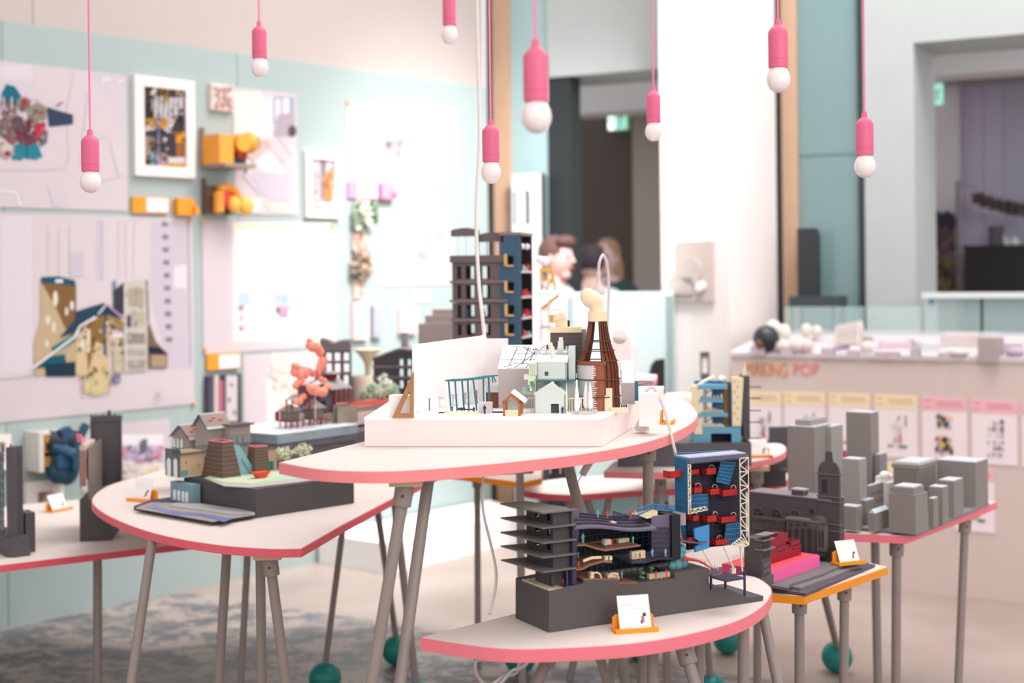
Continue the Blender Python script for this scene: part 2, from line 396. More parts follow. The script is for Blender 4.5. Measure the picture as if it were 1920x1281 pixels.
for k in range(10): sh.append(((140, 130, 145), rect(304+k*.9, 416+k*24, 315+k*.9, 424+k*24)))
sh += [((196, 172, 138), [(76, 530), (117, 530), (143, 530), (143, 700), (64, 706), (64, 640), (76, 600)]), ((130, 96, 56), [(78, 530), (117, 530), (143, 535), (143, 640), (120, 612), (104, 575)]), ((30, 84, 108), [(77, 520), (110, 518), (141, 526), (141, 537), (112, 533), (77, 531)]), ((235, 235, 240), rect(104, 524, 118, 530)),
       ((230, 222, 214), hexa(104, 560, 5, 16)), ((230, 222, 214), hexa(125, 584, 3, 9)), ((230, 222, 214), hexa(135, 573, 4, 10)), ((226, 216, 200), hexa(90, 600, 5, 10)), ((226, 216, 200), hexa(101, 614, 4, 12)), ((226, 216, 200), hexa(88, 645, 4, 8))]
sh += [((38, 66, 90), [(140, 585), (170, 575), (196, 568), (212, 580), (232, 600), (150, 620), (110, 635), (140, 600)]), ((24, 120, 128), [(96, 652), (135, 628), (145, 638), (100, 664)]), ((20, 92, 110), [(64, 690), (95, 668), (122, 664), (124, 680), (84, 690)]), ((28, 52, 70), [(84, 684), (142, 678), (142, 706), (86, 706)]),
       ((214, 190, 148), [(142, 640), (165, 600), (185, 595), (205, 610), (205, 735), (157, 738), (157, 706), (142, 700)]), ((140, 104, 60), [(160, 610), (196, 590), (200, 650), (180, 640), (165, 700)]), ((230, 220, 200), rect(150, 625, 157, 655)), ((230, 220, 200), rect(163, 618, 169, 660)),
       ((212, 196, 150), [(157, 705), (204, 700), (200, 735), (180, 742), (158, 735)]), ((40, 96, 130), rect(194, 602, 200, 628)), ((40, 80, 110), rect(194, 638, 200, 666)), ((160, 130, 80), [(200, 590), (233, 600), (233, 620), (203, 612)]),
       ((110, 140, 166), rect(212, 526, 218, 555)), ((60, 60, 70), [(213, 545), (232, 530), (232, 590), (213, 585)]), ((200, 196, 184), [(235, 530), (275, 524), (277, 695), (236, 698)]), ((178, 166, 150), rect(240, 540, 270, 575)), ((186, 176, 162), rect(238, 587, 272, 612)), ((150, 140, 130), rect(238, 625, 272, 645)), ((176, 168, 156), rect(238, 655, 272, 668)), ((166, 160, 150), rect(238, 675, 272, 692)),
       ((96, 62, 110), rect(237, 592, 246, 614)), ((24, 110, 120), [(252, 610), (256, 602), (260, 610)]), ((40, 34, 44), line(275, 525, 278, 602, 2.5)), ((246, 240, 240), line(234, 535, 236, 698, 2)), ((196, 186, 160), rect(213, 632, 232, 700)), ((240, 236, 232), line(210, 631, 232, 629, 3)),
       ((120, 100, 80), [(278, 600), (292, 640), (314, 664), (314, 690), (278, 690)]), ((44, 36, 56), [(278, 650), (300, 652), (316, 665), (280, 664)]), ((176, 150, 120), rect(284, 666, 312, 688)), ((120, 116, 150), rect(210, 704, 226, 718))]
sh += speckle((150, 600, 232, 735), [(150, 112, 66), (220, 204, 170), (90, 70, 50), (206, 180, 130)], 70, 1.5, 4.5, 5)
sh += speckle((236, 535, 276, 692), [(150, 140, 130), (226, 222, 214), (110, 104, 104)], 40, 1, 2.5, 6)
sh += [((240, 234, 236), line(62, 690, 140, 632, 4)), ((240, 234, 236), line(140, 632, 150, 612, 4)), ((240, 234, 236), line(150, 612, 180, 594, 4)), ((230, 220, 228), line(184, 590, 200, 570, 3)), ((196, 160, 200), line(200, 570, 232, 598, 3))]
sh += [((214, 204, 214), rect(286, 747, 352, 749)), ((214, 204, 214), hexa(303, 732, 6))]
poster('section_drawing_poster', 'large pale poster with a brown and teal building section, below the site plan', [(-40, 397), (358, 410), (365, 757), (-40, 797)], sh, pins=((355, 413), (363, 756)))
# framed colour picture
sh = [((60, 58, 70), rect(256, 153, 351, 323)), ((90, 70, 50), [(270, 160), (350, 165), (350, 180), (300, 190), (262, 170)]), ((60, 70, 90), rect(257, 160, 268, 320)), ((232, 226, 232), [(285, 185), (345, 182), (345, 215), (330, 222), (316, 250), (300, 235), (285, 212)]), ((196, 140, 50), rect(268, 222, 315, 240)), ((170, 110, 40), rect(268, 230, 290, 242)), ((226, 150, 40), rect(330, 248, 350, 268)),
      ((150, 100, 50), rect(330, 268, 350, 295)), ((176, 160, 180), rect(293, 288, 312, 320)), ((120, 170, 190), rect(283, 285, 290, 318)), ((214, 208, 214), rect(315, 295, 350, 318)), ((200, 150, 60), rect(308, 306, 350, 322)), ((220, 60, 80), rect(266, 316, 350, 321)), ((200, 164, 60), [(298, 158), (312, 160), (306, 172), (306, 180), (303, 180), (303, 170)]), ((225, 215, 220), line(266, 246, 295, 240, 3)), ((110, 130, 160), rect(295, 212, 300, 290)), ((160, 140, 120), rect(268, 255, 283, 318)), ((210, 200, 190), rect(265, 258, 271, 318))]
sh += speckle((262, 156, 348, 318), [(120, 84, 44), (70, 52, 40), (200, 150, 70), (214, 206, 210), (60, 66, 84), (150, 120, 96)], 110, 2, 5, 11)
for k in range(9): sh.append(((58, 46, 40), line(272+k*9, 180, 268+k*9.4, 222, 2.2)))
poster('framed_picture', 'white framed picture of an ochre interior full of hanging forms', [(247, 143), (360, 152), (358, 335), (248, 329)], sh, 'picture', border=.05)
# small framed tile
def wbox(name, label, cat, parts, ref, group=None):
    t = thing(name, label, cat, FW, group); x, z = FW.at(*ref); t.location = FW.w(x, 0, z); off = Vector((-x, 0, -z))
    for nm, m, fn, smooth in parts:
        mb = MB(); fn(mb); o = mb.build(nm, m, t, smooth); o.location = off
    return t
def wb(mb, a, b, c, d, y0, y1):
    x0, z1 = FW.at(a, (b+d)/2)[0], FW.at((a+c)/2, b)[1]; x1, z0 = FW.at(c, (b+d)/2)[0], FW.at((a+c)/2, d)[1]
    mb.box(x0, x1, y0, y1, z0, z1)
def relief(seed, a, b, c, d, n=40):
    def f(mb):
        rn = random.Random(seed)
        for _ in range(n):
            x, y = rn.uniform(a, c), rn.uniform(b, d); X, Z = FW.at(x, y); q = rn.uniform(.006, .014)
            mb.obox((X, -.022, Z), (q*2, .03+rn.uniform(0, .012), q), (0, rn.uniform(0, 3), 0))
    return f
wbox('relief_tile', 'small square pinkish carved tile hung above the upper orange model', 'tile', [('backing', mat((226, 210, 206), .6), lambda m: wb(m, 390, 159, 432, 208, -.03, -.001), False), ('relief', mat((190, 160, 150), .7, .2, 60), relief(2, 395, 165, 427, 203), False)], (411, 208))
OC = mat((236, 158, 62), .5, .08, 40); NAVY = mat((42, 50, 72), .5)
def om1(m): wb(m, 374, 256, 400, 312, -.16, -.02)
wbox('orange_camera_model', 'orange blocky wall model with a camera-like snout, beside the framed ochre picture', 'model', [
    ('backing', mat((150, 130, 120), .6), lambda m: (wb(m, 374, 240, 378, 316, -.03, -.001), wb(m, 374, 311, 432, 318, -.2, -.001)), False),
    ('case', OC, om1, False), ('side_panel', mat((232, 218, 216)), lambda m: wb(m, 400, 258, 428, 306, -.05, -.02), False),
    ('snout', OC, lambda m: (m.cyl((FW.at(417, 272)[0], -.02, FW.at(417, 272)[1]), (FW.at(417, 272)[0], -.17, FW.at(417, 272)[1]), .045, None, 14), m.ball((FW.at(438, 271)[0], -.12, FW.at(438, 271)[1]), .055)), True),
    ('lens', NAVY, lambda m: (m.cyl((FW.at(450, 270)[0], -.12, FW.at(450, 270)[1]), (FW.at(455, 270)[0], -.13, FW.at(455, 270)[1]), .03, .03, 12), wb(m, 410, 298, 431, 308, -.12, -.02)), False),
    ('strut', mat((220, 92, 40)), lambda m: (wb(m, 422, 282, 434, 298, -.1, -.02), wb(m, 434, 285, 438, 302, -.11, -.05)), False)], (404, 316))
wbox('orange_wheel_model', 'orange, red and navy wall model with discs, below the camera-like orange model', 'model', [
    ('backing', mat((110, 84, 70), .6), lambda m: (wb(m, 377, 335, 380, 402, -.03, -.001), wb(m, 378, 350, 428, 402, -.05, -.001)), False),
    ('arch', OC, lambda m: m.tube([(FW.at(a, b)[0], -.08, FW.at(a, b)[1]) for a, b in ((392, 358), (402, 352), (415, 354), (424, 363), (427, 376))], .022, 8), True),
    ('red_dome', mat((222, 60, 74)), lambda m: m.ball((FW.at(405, 373)[0], -.07, FW.at(405, 373)[1]), (.045, .03, .05)), True),
    ('ribbed_horn', OC, lambda m: [m.ball((FW.at(389, 366+6*i)[0], -.09, FW.at(389, 366+6*i)[1]), (.028, .03, .017), 10, 6) for i in range(6)], True),
    ('disc', mat((240, 180, 80)), lambda m: (m.ball((FW.at(415, 385)[0], -.1, FW.at(415, 385)[1]), (.036, .03, .045)), m.ball((FW.at(435, 388)[0], -.11, FW.at(435, 388)[1]), (.042, .03, .05))), True),
    ('navy_hub', NAVY, lambda m: (wb(m, 396, 378, 426, 400, -.07, -.04),), False)], (402, 402))
def plate(name, label, a, b, c, d, col, split, group):
    m0 = mat(col, .5)
    x = wbox(name, label, 'label', [('plate', m0, lambda m: wb(m, a, b, c, d, -.02, -.001), False)] + ([('card', mat((240, 232, 232), .6), lambda m: wb(m, split, b+2, c-2, d-2, -.022, -.02), False)] if split else []), ((a+c)/2, d), group)
    return x
plate('label_plate', 'orange label plate with a white card, under the framed ochre picture', 245, 370, 312, 400, (238, 152, 40), 270, 'wall label plates')
wbox('orange_stub_model', 'small plain orange square block right of the orange label plate', 'model', [('block', mat((238, 152, 40)), lambda m: wb(m, 325, 373, 356, 404, -.04, -.001), False), ('knob', mat((238, 152, 40)), lambda m: wb(m, 352, 388, 360, 402, -.06, -.02), False)], (340, 404))
plate('label_plate', 'orange label plate with a white card, above the framed stripes picture', 385, 663, 446, 692, (238, 152, 40), 406, 'wall label plates')
plate('label_plate', 'pink label plate with a white card, under the faint interior poster', 650, 344, 704, 372, (238, 148, 190), 667, 'wall label plates')
wbox('pink_stub_model', 'small rounded pink block right of the pink label plate', 'model', [('block', mat((238, 148, 190)), lambda m: wb(m, 706, 346, 728, 373, -.05, -.001), False), ('knob', mat((226, 130, 172)), lambda m: m.ball((FW.at(727, 363)[0], -.04, FW.at(727, 363)[1]), .032), True)], (716, 373))
# posters in the middle
sh = [((236, 230, 222), rect(440, 172, 490, 250)), ((232, 220, 226), rect(489, 180, 512, 260)), ((160, 172, 190), rect(512, 181, 552, 232)), ((232, 226, 232), rect(516, 186, 526, 228)), ((232, 226, 232), rect(530, 184, 542, 220)), ((180, 168, 178), [(520, 215), (553, 210), (553, 258), (512, 256)]), ((96, 76, 80), hexa(548, 246, 9, 12)),
      ((240, 236, 238), line(440, 205, 490, 262, 12)), ((226, 208, 204), [(462, 290), (495, 260), (530, 300), (490, 330)]), ((236, 228, 232), [(480, 300), (510, 280), (535, 330), (500, 350)]), ((208, 198, 210), [(470, 330), (490, 320), (553, 330), (545, 376), (500, 372)]), ((120, 118, 140), [(456, 300), (464, 292), (474, 300), (464, 320), (458, 330)]), ((236, 230, 236), hexa(466, 308, 5, 12)),
      ((196, 186, 198), line(455, 330, 490, 368, 4)), ((222, 214, 200), [(495, 382), (554, 386), (554, 402), (508, 398)]), ((230, 222, 222), rect(445, 370, 490, 400)), ((210, 196, 200), line(520, 256, 545, 290, 2)), ((222, 160, 150), line(488, 262, 532, 306, 1.5))]
for k in range(7): sh.append(((206, 150, 140), line(464+k*5.5, 292-k*5, 476+k*5.5, 304-k*5, 1.2)))
poster('attic_drawing_poster', 'tall pale drawing of a stair and attic room in faint colours', [(437, 163), (556, 177), (556, 404), (437, 401)], sh)
sh = [((214, 216, 224), rect(579, 292, 628, 398)), ((150, 130, 128), rect(600, 292, 612, 380)), ((190, 180, 184), rect(585, 320, 602, 380)), ((196, 140, 80), [(608, 330), (626, 310), (622, 396), (610, 396)]), ((190, 96, 60), hexa(611, 346, 6, 9)), ((232, 226, 226), rect(580, 380, 626, 398)), ((120, 96, 86), rect(618, 390, 627, 398))]
sh += speckle((582, 300, 626, 392), [(180, 160, 150), (206, 190, 180), (140, 110, 96), (220, 216, 220)], 40, 1.5, 4, 14)
poster('framed_picture', 'small white framed picture in faded browns beside the attic drawing', [(568, 282), (633, 289), (633, 410), (568, 407)], sh, 'picture', border=.04)
FAINT = (244, 242, 244)
sh = [(FAINT, rect(653, 202, 852, 338)), ((246, 222, 230), rect(655, 240, 676, 280)), ((246, 228, 232), [(652, 300), (710, 308), (690, 330), (652, 328)]), ((176, 176, 186), line(652, 295, 712, 309, 4)), ((186, 178, 182), rect(722, 245, 756, 296)), ((240, 238, 240), [(715, 235), (750, 230), (762, 250), (740, 262), (720, 250)]), ((170, 166, 166), [(710, 228), (728, 226), (728, 234), (710, 236)]), ((170, 166, 166), [(750, 225), (772, 226), (772, 234), (752, 232)]), ((206, 214, 214), rect(763, 232, 772, 270)), ((226, 224, 230), rect(780, 292, 806, 300))]
sh += speckle((718, 250, 765, 298), [(150, 146, 150), (190, 180, 184), (120, 118, 120), (214, 206, 206)], 60, 1.5, 4, 15)
poster('interior_poster', 'wide faint white poster with a small grey interior sketch', [(649, 190), (857, 212), (857, 348), (649, 340)], sh, pins=((652, 193),))
sh = [((242, 236, 232), rect(437, 418, 620, 640)), ((236, 222, 198), [(438, 420), (620, 424), (620, 434), (600, 440), (570, 428), (520, 440), (480, 428), (450, 432)]), ((214, 226, 238), [(478, 480), (515, 478), (505, 495), (490, 500)]), ((206, 220, 230), line(539, 518, 534, 545, 2)), ((206, 220, 230), line(539, 518, 546, 545, 2)), ((190, 208, 226), rect(517, 550, 545, 574)), ((232, 170, 184), rect(518, 574, 546, 580)), ((96, 90, 96), rect(517, 577, 524, 588)), ((190, 160, 186), rect(524, 580, 540, 596)),
      ((196, 214, 228), [(446, 550), (466, 545), (472, 570), (448, 580)]), ((190, 90, 120), hexa(452, 578, 5)), ((206, 140, 160), hexa(453, 597, 4)), ((176, 80, 120), hexa(453, 616, 5)), ((216, 200, 214), line(453, 580, 454, 620, 2)), ((232, 214, 210), line(452, 523, 483, 523, 2)), ((222, 204, 210), line(498, 500, 498, 600, 1.5)), ((200, 214, 230), [(533, 545), (537, 524), (541, 524), (546, 545), (541, 545), (539, 530)])]
sh += speckle((480, 545, 545, 600), [(206, 216, 228), (226, 200, 214), (180, 176, 190)], 30, 1, 3, 16)
poster('collage_poster', 'big pale poster of a faint domed collage with blue and pink spots', [(377, 411), (627, 421), (627, 654), (381, 659)], sh, pins=((379, 415), (622, 425), (384, 655)))
sh = [((248, 226, 230), [(716, 472), (746, 480), (770, 510), (832, 522), (832, 532), (716, 532)]), ((222, 214, 224), hexa(795, 462, 38)), ((200, 186, 206), hexa(795, 478, 14, 18)), ((206, 190, 190), hexa(829, 443, 4))]
sh += speckle((765, 432, 828, 505), [(200, 190, 204), (226, 222, 228), (170, 168, 176), (206, 170, 196)], 60, 1.5, 4.5, 18)
poster('map_poster', 'faint white and pink map poster just left of the tall dark tower', [(712, 392), (845, 402), (845, 535), (712, 535)], sh)
wbox('moss_model', 'small pale green leafy cluster on the wall under the pink label plate', 'model', [('moss', mat((206, 216, 196), .8, .15), lambda m: leaves(m, (FW.at(668, 404)[0], -.05, FW.at(668, 404)[1]), (.055, .04, .09), 160, .03), False), ('dark_leaf', mat((92, 128, 84), .8, .2), lambda m: leaves(m, (FW.at(685, 400)[0], -.06, FW.at(685, 400)[1]), (.03, .03, .07), 70, .025), False)], (672, 428))
wbox('relief_tile', 'pinkish terracotta relief tile right below the moss cluster', 'tile', [('backing', mat((222, 196, 184)), lambda m: wb(m, 657, 438, 683, 470, -.03, -.001), False), ('relief', mat((206, 166, 150), .7, .2), relief(4, 660, 441, 680, 466, 20), False)], (670, 470))
wbox('rubble_model', 'rough round brown relief cluster below the terracotta tile', 'model', [('cluster', mat((188, 164, 146), .8, .25, 50), lambda m: leaves(m, (FW.at(669, 497)[0], -.05, FW.at(669, 497)[1]), (.065, .04, .085), 200, .028), False)], (669, 516))
wbox('relief_tile', 'narrow upright beige tile below the rough brown cluster', 'tile', [('backing', mat((232, 208, 198)), lambda m: wb(m, 660, 526, 677, 560, -.03, -.001), False), ('relief', mat((214, 180, 166)), relief(6, 663, 530, 675, 556, 10), False)], (668, 560))
def panelb(label, a, b, c, d, col, n):
    wbox('test_panel', label, 'panel', [('panel', mat(col, .6), lambda m: wb(m, a, b, c, d, -.035, -.001), False), ('groove', mat(tuple(int(q*.93) for q in col), .6), lambda m: [wb(m, a+3+i*(c-a-6)/n, b+4, a+4.2+i*(c-a-6)/n, d-4, -.038, -.034) for i in range(n+1)], False)], ((a+c)/2, d), 'casting test panels')
panelb('tall pale pink ribbed casting panel, left of the grey one', 657, 566, 684, 636, (244, 214, 214), 3)
panelb('narrow grey ribbed casting panel between the two pink ones', 693, 573, 710, 632, (176, 180, 194), 2)
panelb('shorter pale pink ribbed casting panel near the gabled dark model', 744, 578, 775, 625, (244, 208, 212), 3)
wbox('small_label', 'tiny beige-printed label right of the casting panels', 'label', [('card', mat((238, 230, 228)), lambda m: wb(m, 776, 546, 805, 565, -.006, -.001), False), ('mark', mat((190, 170, 165)), lambda m: (wb(m, 779, 549, 785, 562, -.008, -.006), wb(m, 790, 549, 800, 560, -.008, -.006)), False)], (790, 565))
sh = [((88, 84, 104), rect(392, 706, 402, 790)), ((66, 60, 78), rect(386, 706, 393, 790)), ((226, 206, 204), rect(402, 704, 410, 790)), ((196, 126, 140), rect(408, 714, 420, 790)), ((176, 96, 116), rect(414, 716, 420, 790)), ((60, 54, 58), rect(420, 704, 424, 790)), ((214, 206, 212), rect(424, 704, 445, 790)), ((160, 120, 60), hexa(434, 722, 3, 5)), ((150, 110, 56), hexa(430, 750, 3, 6)), ((150, 110, 56), hexa(440, 774, 3, 6))]
poster('framed_picture', 'dark framed picture of grey, pink and spotted stripes behind the gabled houses', [(383, 702), (448, 703), (448, 795), (383, 797)], sh, 'picture', paper=mat((60, 56, 62)), thick=.02)
sh = [((236, 232, 226), rect(500, 690, 560, 800)), ((226, 222, 210), [(510, 660), (545, 665), (545, 720), (515, 760)])]
sh += speckle((505, 665, 560, 760), [(222, 218, 214), (214, 206, 196), (240, 236, 234)], 50, 3, 8, 19)
poster('faint_poster', 'very pale poster behind the coral tree model, low on the wall', [(456, 662), (650, 658), (650, 850), (456, 862)], sh)
sh = [((244, 238, 242), rect(170, 815, 306, 900))]
sh += speckle((232, 838, 304, 866), [(190, 176, 206), (170, 160, 190), (206, 196, 216), (214, 150, 170), (226, 190, 200)], 70, 3, 9, 20)
sh += speckle((232, 866, 300, 902), [(236, 224, 190), (230, 216, 206), (226, 206, 216)], 40, 3, 8, 21)
sh += [((110, 104, 124), [(264, 826), (276, 822), (276, 846), (264, 850)]), ((40, 136, 150), hexa(244, 838, 4)), ((200, 96, 120), line(255, 866, 300, 856, 3))]
poster('watercolour_poster', 'white poster with a lilac and yellow watercolour behind the tall dark tower', [(152, 797), (318, 790), (318, 905), (152, 918)], sh, pins=((157, 797),))
# box frame with navy machine, low left
BLUE2 = mat((34, 78, 104), .5, .1)
wbox('box_frame_model', 'open box frame holding a tangle of navy and orange blocks, low on the teal wall', 'model', [
    ('frame', mat((214, 208, 200), .6), lambda m: (wb(m, 46, 808, 55, 882, -.12, -.001), wb(m, 55, 806, 120, 810, -.12, -.001)), False),
    ('backing', mat((132, 112, 104), .7), lambda m: wb(m, 55, 810, 82, 882, -.03, -.001), False),
    ('ochre_block', mat((218, 156, 60)), lambda m: (wb(m, 58, 814, 84, 826, -.12, -.03), wb(m, 58, 826, 70, 846, -.1, -.03), wb(m, 60, 853, 72, 872, -.1, -.03)), False),
    ('navy_drum', mat((38, 46, 68)), lambda m: (m.cyl((FW.at(68, 822)[0], -.1, FW.at(68, 822)[1]), (FW.at(88, 826)[0], -.12, FW.at(88, 826)[1]), .045, None, 12), m.cyl((FW.at(88, 818)[0], -.1, FW.at(88, 818)[1]), (FW.at(110, 824)[0], -.14, FW.at(110, 824)[1]), .05, None, 12)), True),
    ('blue_arm', BLUE2, lambda m: (m.cyl((FW.at(70, 832)[0], -.12, FW.at(70, 832)[1]), (FW.at(100, 848)[0], -.16, FW.at(100, 848)[1]), .03, .03, 10), m.obox((FW.at(118, 822)[0], -.12, FW.at(118, 822)[1]), (.03, .03, .16), (0, .6, 0)), m.obox((FW.at(98, 838)[0], -.14, FW.at(98, 838)[1]), (.05, .04, .2), (0, -.3, 0))), False),
    ('blue_body', BLUE2, lambda m: (wb(m, 72, 848, 96, 872, -.16, -.03), wb(m, 96, 840, 110, 876, -.18, -.04), m.ball((FW.at(88, 880)[0], -.1, FW.at(88, 880)[1]), (.06, .05, .06)), m.ball((FW.at(102, 874)[0], -.1, FW.at(102, 874)[1]), (.06, .05, .08))), False),
    ('black_eye', mat((24, 24, 30)), lambda m: (wb(m, 112, 841, 124, 853, -.2, -.08), wb(m, 108, 838, 113, 864, -.16, -.06)), False),
    ('white_pupil', mat((232, 228, 230)), lambda m: m.cyl((FW.at(118, 847)[0], -.2, FW.at(118, 847)[1]), (FW.at(118, 847)[0], -.205, FW.at(118, 847)[1]), .014, None, 10), False)], (86, 884))
sh = [((206, 180, 176), rect(54, 914, 104, 960)), ((236, 224, 222), [(56, 960), (58, 922), (66, 918), (72, 930), (72, 960)]), ((160, 124, 118), [(72, 960), (74, 916), (90, 914), (80, 940), (78, 960)]), ((226, 212, 208), [(84, 960), (92, 916), (104, 914), (104, 960)])]
poster('framed_picture', 'white framed picture of pinkish arches low behind the left table', [(44, 903), (113, 897), (113, 968), (44, 978)], sh, 'picture', border=.05)
sh = [((200, 186, 170), rect(-30, 822, 12, 870))]
poster('framed_picture', 'cream framed picture cut off by the left edge, above the far left model', [(-40, 818), (15, 815), (15, 880), (-40, 885)], sh, 'picture', border=.03)
# ------------------------------------------------------------------ glazed back wall
FB = Fr((-.12, 8.95, 0), -28)
BLACKM = mat((46, 52, 54), .4, .03); WOODM = mat((196, 162, 136), .6, .08, 12); CONC = mat((176, 182, 181), .8, .06, 4)
def bb(mb, a, b, c, d, y, dep, z0=None, z1=None):
    x0 = FB.at(a, 400, y)[0]; x1 = FB.at(c, 400, y)[0]
    t = FB.at((a+c)/2, b, y)[1] if z1 is None else z1; u = FB.at((a+c)/2, d, y)[1] if z0 is None else z0
    mb.box(x0, x1, y, y+dep, u, t)
def sb(name, m, a, b, c, d, y, dep, z0=None, z1=None, label=None):
    mb = MB(); bb(mb, a, b, c, d, y, dep, z0, z1); return struct(name, mb, m, label, fr=FB)
sb('trim_1', BLACKM, 915, 0, 926, 0, 0, .1, 0, 4.6, 'black window post at the end of the teal wall')
sb('trim_2', WOODM, 926, 0, 957, 0, 0, .1, 0, 4.6, 'pale timber post beside the black window post')
sb('trim_3', BLACKM, 1456, 0, 1467, 0, 0, .1, 0, 4.6, 'black window post right of the white pillar')
sb('trim_4', WOODM, 1467, 0, 1496, 0, 0, .1, 0, 4.6, 'pale timber post right of the white pillar')
sb('trim_5', BLACKM, 1610, 0, 1622, 0, 0, .1, 0, 4.6, 'black window post beside the concrete column')
# teal glazing: sheets of tinted glass in front of a lit hall
TGL = mat((120, 148, 149), .12, .03, 2, spec=.6, name='teal_glazing')
TGL2 = mat((160, 188, 190), .12, .03, 2, spec=.6, name='pale_teal_glazing')
wn = sb('window_1', TGL2, 957, 0, 1029, 326, .03, .03, None, 4.6, 'pale teal glass beside the timber post')
mb = MB(); bb(mb, 957, 330, 1029, 0, .03, .03, 0); struct('pane', mb, TGL2, parent=wn)
wn = sb('window_2', TGL, 1496, 0, 1610, 289, .03, .03, None, 4.6, 'teal tinted glass between the black posts')
mb = MB(); bb(mb, 1496, 295, 1610, 0, .03, .03, 0); struct('pane', mb, TGL, parent=wn)
mb = MB(); bb(mb, 1496, 288, 1610, 296, .035, .02); struct('joint', mb, mat((104, 140, 142), .3), parent=wn)
# poster-like white cabinet at the glass, a mirror image built as a solid slab
t = thing('slotted_reflection', 'white cabinet with two dark slots in the pale teal glass, built as a panel', 'reflection', FB)
x0, x1 = FB.at(960, 380, -.1)[0], FB.at(1012, 380, -.1)[0]; z1 = FB.at(985, 326, -.1)[1]; z0 = FB.at(985, 440, -.1)[1]
zt, zb = FB.at(985, 358, -.1)[1], FB.at(985, 422, -.1)[1]
sl = [(FB.at(a, 380, -.1)[0], FB.at(b, 380, -.1)[0], zb, zt) for a, b in ((962, 969), (983, 993))]
t.location = FB.w((x0+x1)/2, -.1); 
mb = MB(); c0 = (x0+x1)/2; mb.holes(x0-c0, x1-c0, 0, z1, [(a-c0, b-c0, c, d) for a, b, c, d in sl], 0, .02); mb.build('front', mat((232, 238, 238), .5), t)
mb = MB(); mb.box(x0-c0, x1-c0, .03, .09, 0, z1); mb.build('body', mat((70, 82, 84), .6), t)
# doorway behind the pillar
DGREY = mat((38, 44, 45), .6, .05)
sb('wall_doorway', DGREY, 1029, 136, 1072, 0, .02, .14, 0, label='dark grey jamb of the doorway behind the people')
sb('wall_lintel', CONC, 1029, 0, 1330, 133, 0, .5, None, 4.6, 'pale concrete lintel above the doorway')
FB2 = Fr(FB.w(0, 1.1, 0), -28)
def sb2(name, m, a, b, c, d, y, dep, z0=None, z1=None, label=None, fr=None):
    fr = fr or FB2
    x0 = fr.at(a, 400, y)[0]; x1 = fr.at(c, 400, y)[0]
    t = fr.at((a+c)/2, b, y)[1] if z1 is None else z1; u = fr.at((a+c)/2, d, y)[1] if z0 is None else z0
    mb = MB(); mb.box(x0, x1, y, y+dep, u, t); return struct(name, mb, m, label, fr=fr)
sb2('trim_6', mat((216, 218, 218), .7, .04), 1066, 150, 1330, 206, 0, .3, None, None, 'white beam across the doorway')
zc = FB2.at(1150, 206, .3)[1]
sb2('wall_passage', mat((84, 74, 70), .6, .08, 6), 1060, 0, 1187, 0, 1.0, .1, 0, zc+.6, 'dark brown passage wall behind the people')
sb2('wall_passage_side', mat((176, 166, 158), .7, .05), 1187, 0, 1330, 0, .9, .1, 0, zc+.6, 'beige passage wall beside the white pillar')
sb2('ceiling', mat((150, 152, 152), .7, .03), 1060, 0, 1330, 0, .3, .9, zc+.02, zc+.06, 'grey passage ceiling behind the lintel')
def exit_sign(fr, a, b, c, d, y, label):
    t = thing('exit_sign', label, 'sign', fr, 'green exit signs')
    x0, z0 = fr.at(a, (b+d)/2, y)[0], fr.at((a+c)/2, d, y)[1]; x1, z1 = fr.at(c, (b+d)/2, y)[0], fr.at((a+c)/2, b, y)[1]
    t.location = fr.w(x0, y, z0); W = x1-x0; H = z1-z0
    mb = MB(); mb.box(0, W, 0, .05, 0, H); mb.build('sign_box', mat((200, 226, 216), .4), t)
    mb = MB(); mb.box(W*.03, W*.32, -.004, 0, H*.05, H*.95); mb.build('lit_arrow_panel', glow((225, 250, 240), 1.6), t)
    mb = MB(); mb.box(W*.36, W*.97, -.004, 0, H*.05, H*.95); mb.build('lit_figure_panel', glow((130, 205, 180), 1.0), t)
    mb = MB(); mb.ball((W*.68, -.006, H*.8), (H*.07, .003, H*.07), 10, 6)
    mb.obox((W*.66, -.006, H*.56), (H*.14, .004, H*.34), (0, .25, 0)).obox((W*.72, -.006, H*.3), (H*.09, .004, H*.34), (0, -.5, 0)).obox((W*.58, -.006, H*.27), (H*.09, .004, H*.34), (0, .6, 0)).obox((W*.76, -.006, H*.58), (H*.07, .004, H*.26), (0, 1.0, 0)).obox((W*.55, -.006, H*.6), (H*.07, .004, H*.26), (0, -.9, 0))
    mb.build('running_figure', mat((236, 248, 242), .5), t)
    mb = MB(); mb.box(W*.06, W*.2, -.006, -.004, H*.45, H*.55).prismy([(W*.18, H*.32), (W*.3, H*.5), (W*.18, H*.68)], -.006, -.004); mb.build('arrow', mat((110, 180, 156), .5), t)
    mb = MB(); mb.cyl((W*.5, .025, H), (W*.5, .025, H+.25), .012); mb.build('hanger', mat((190, 190, 190)), t)
exit_sign(FB2, 1140, 208, 1176, 244, .5, 'glowing green exit sign in the doorway behind the white pillar')
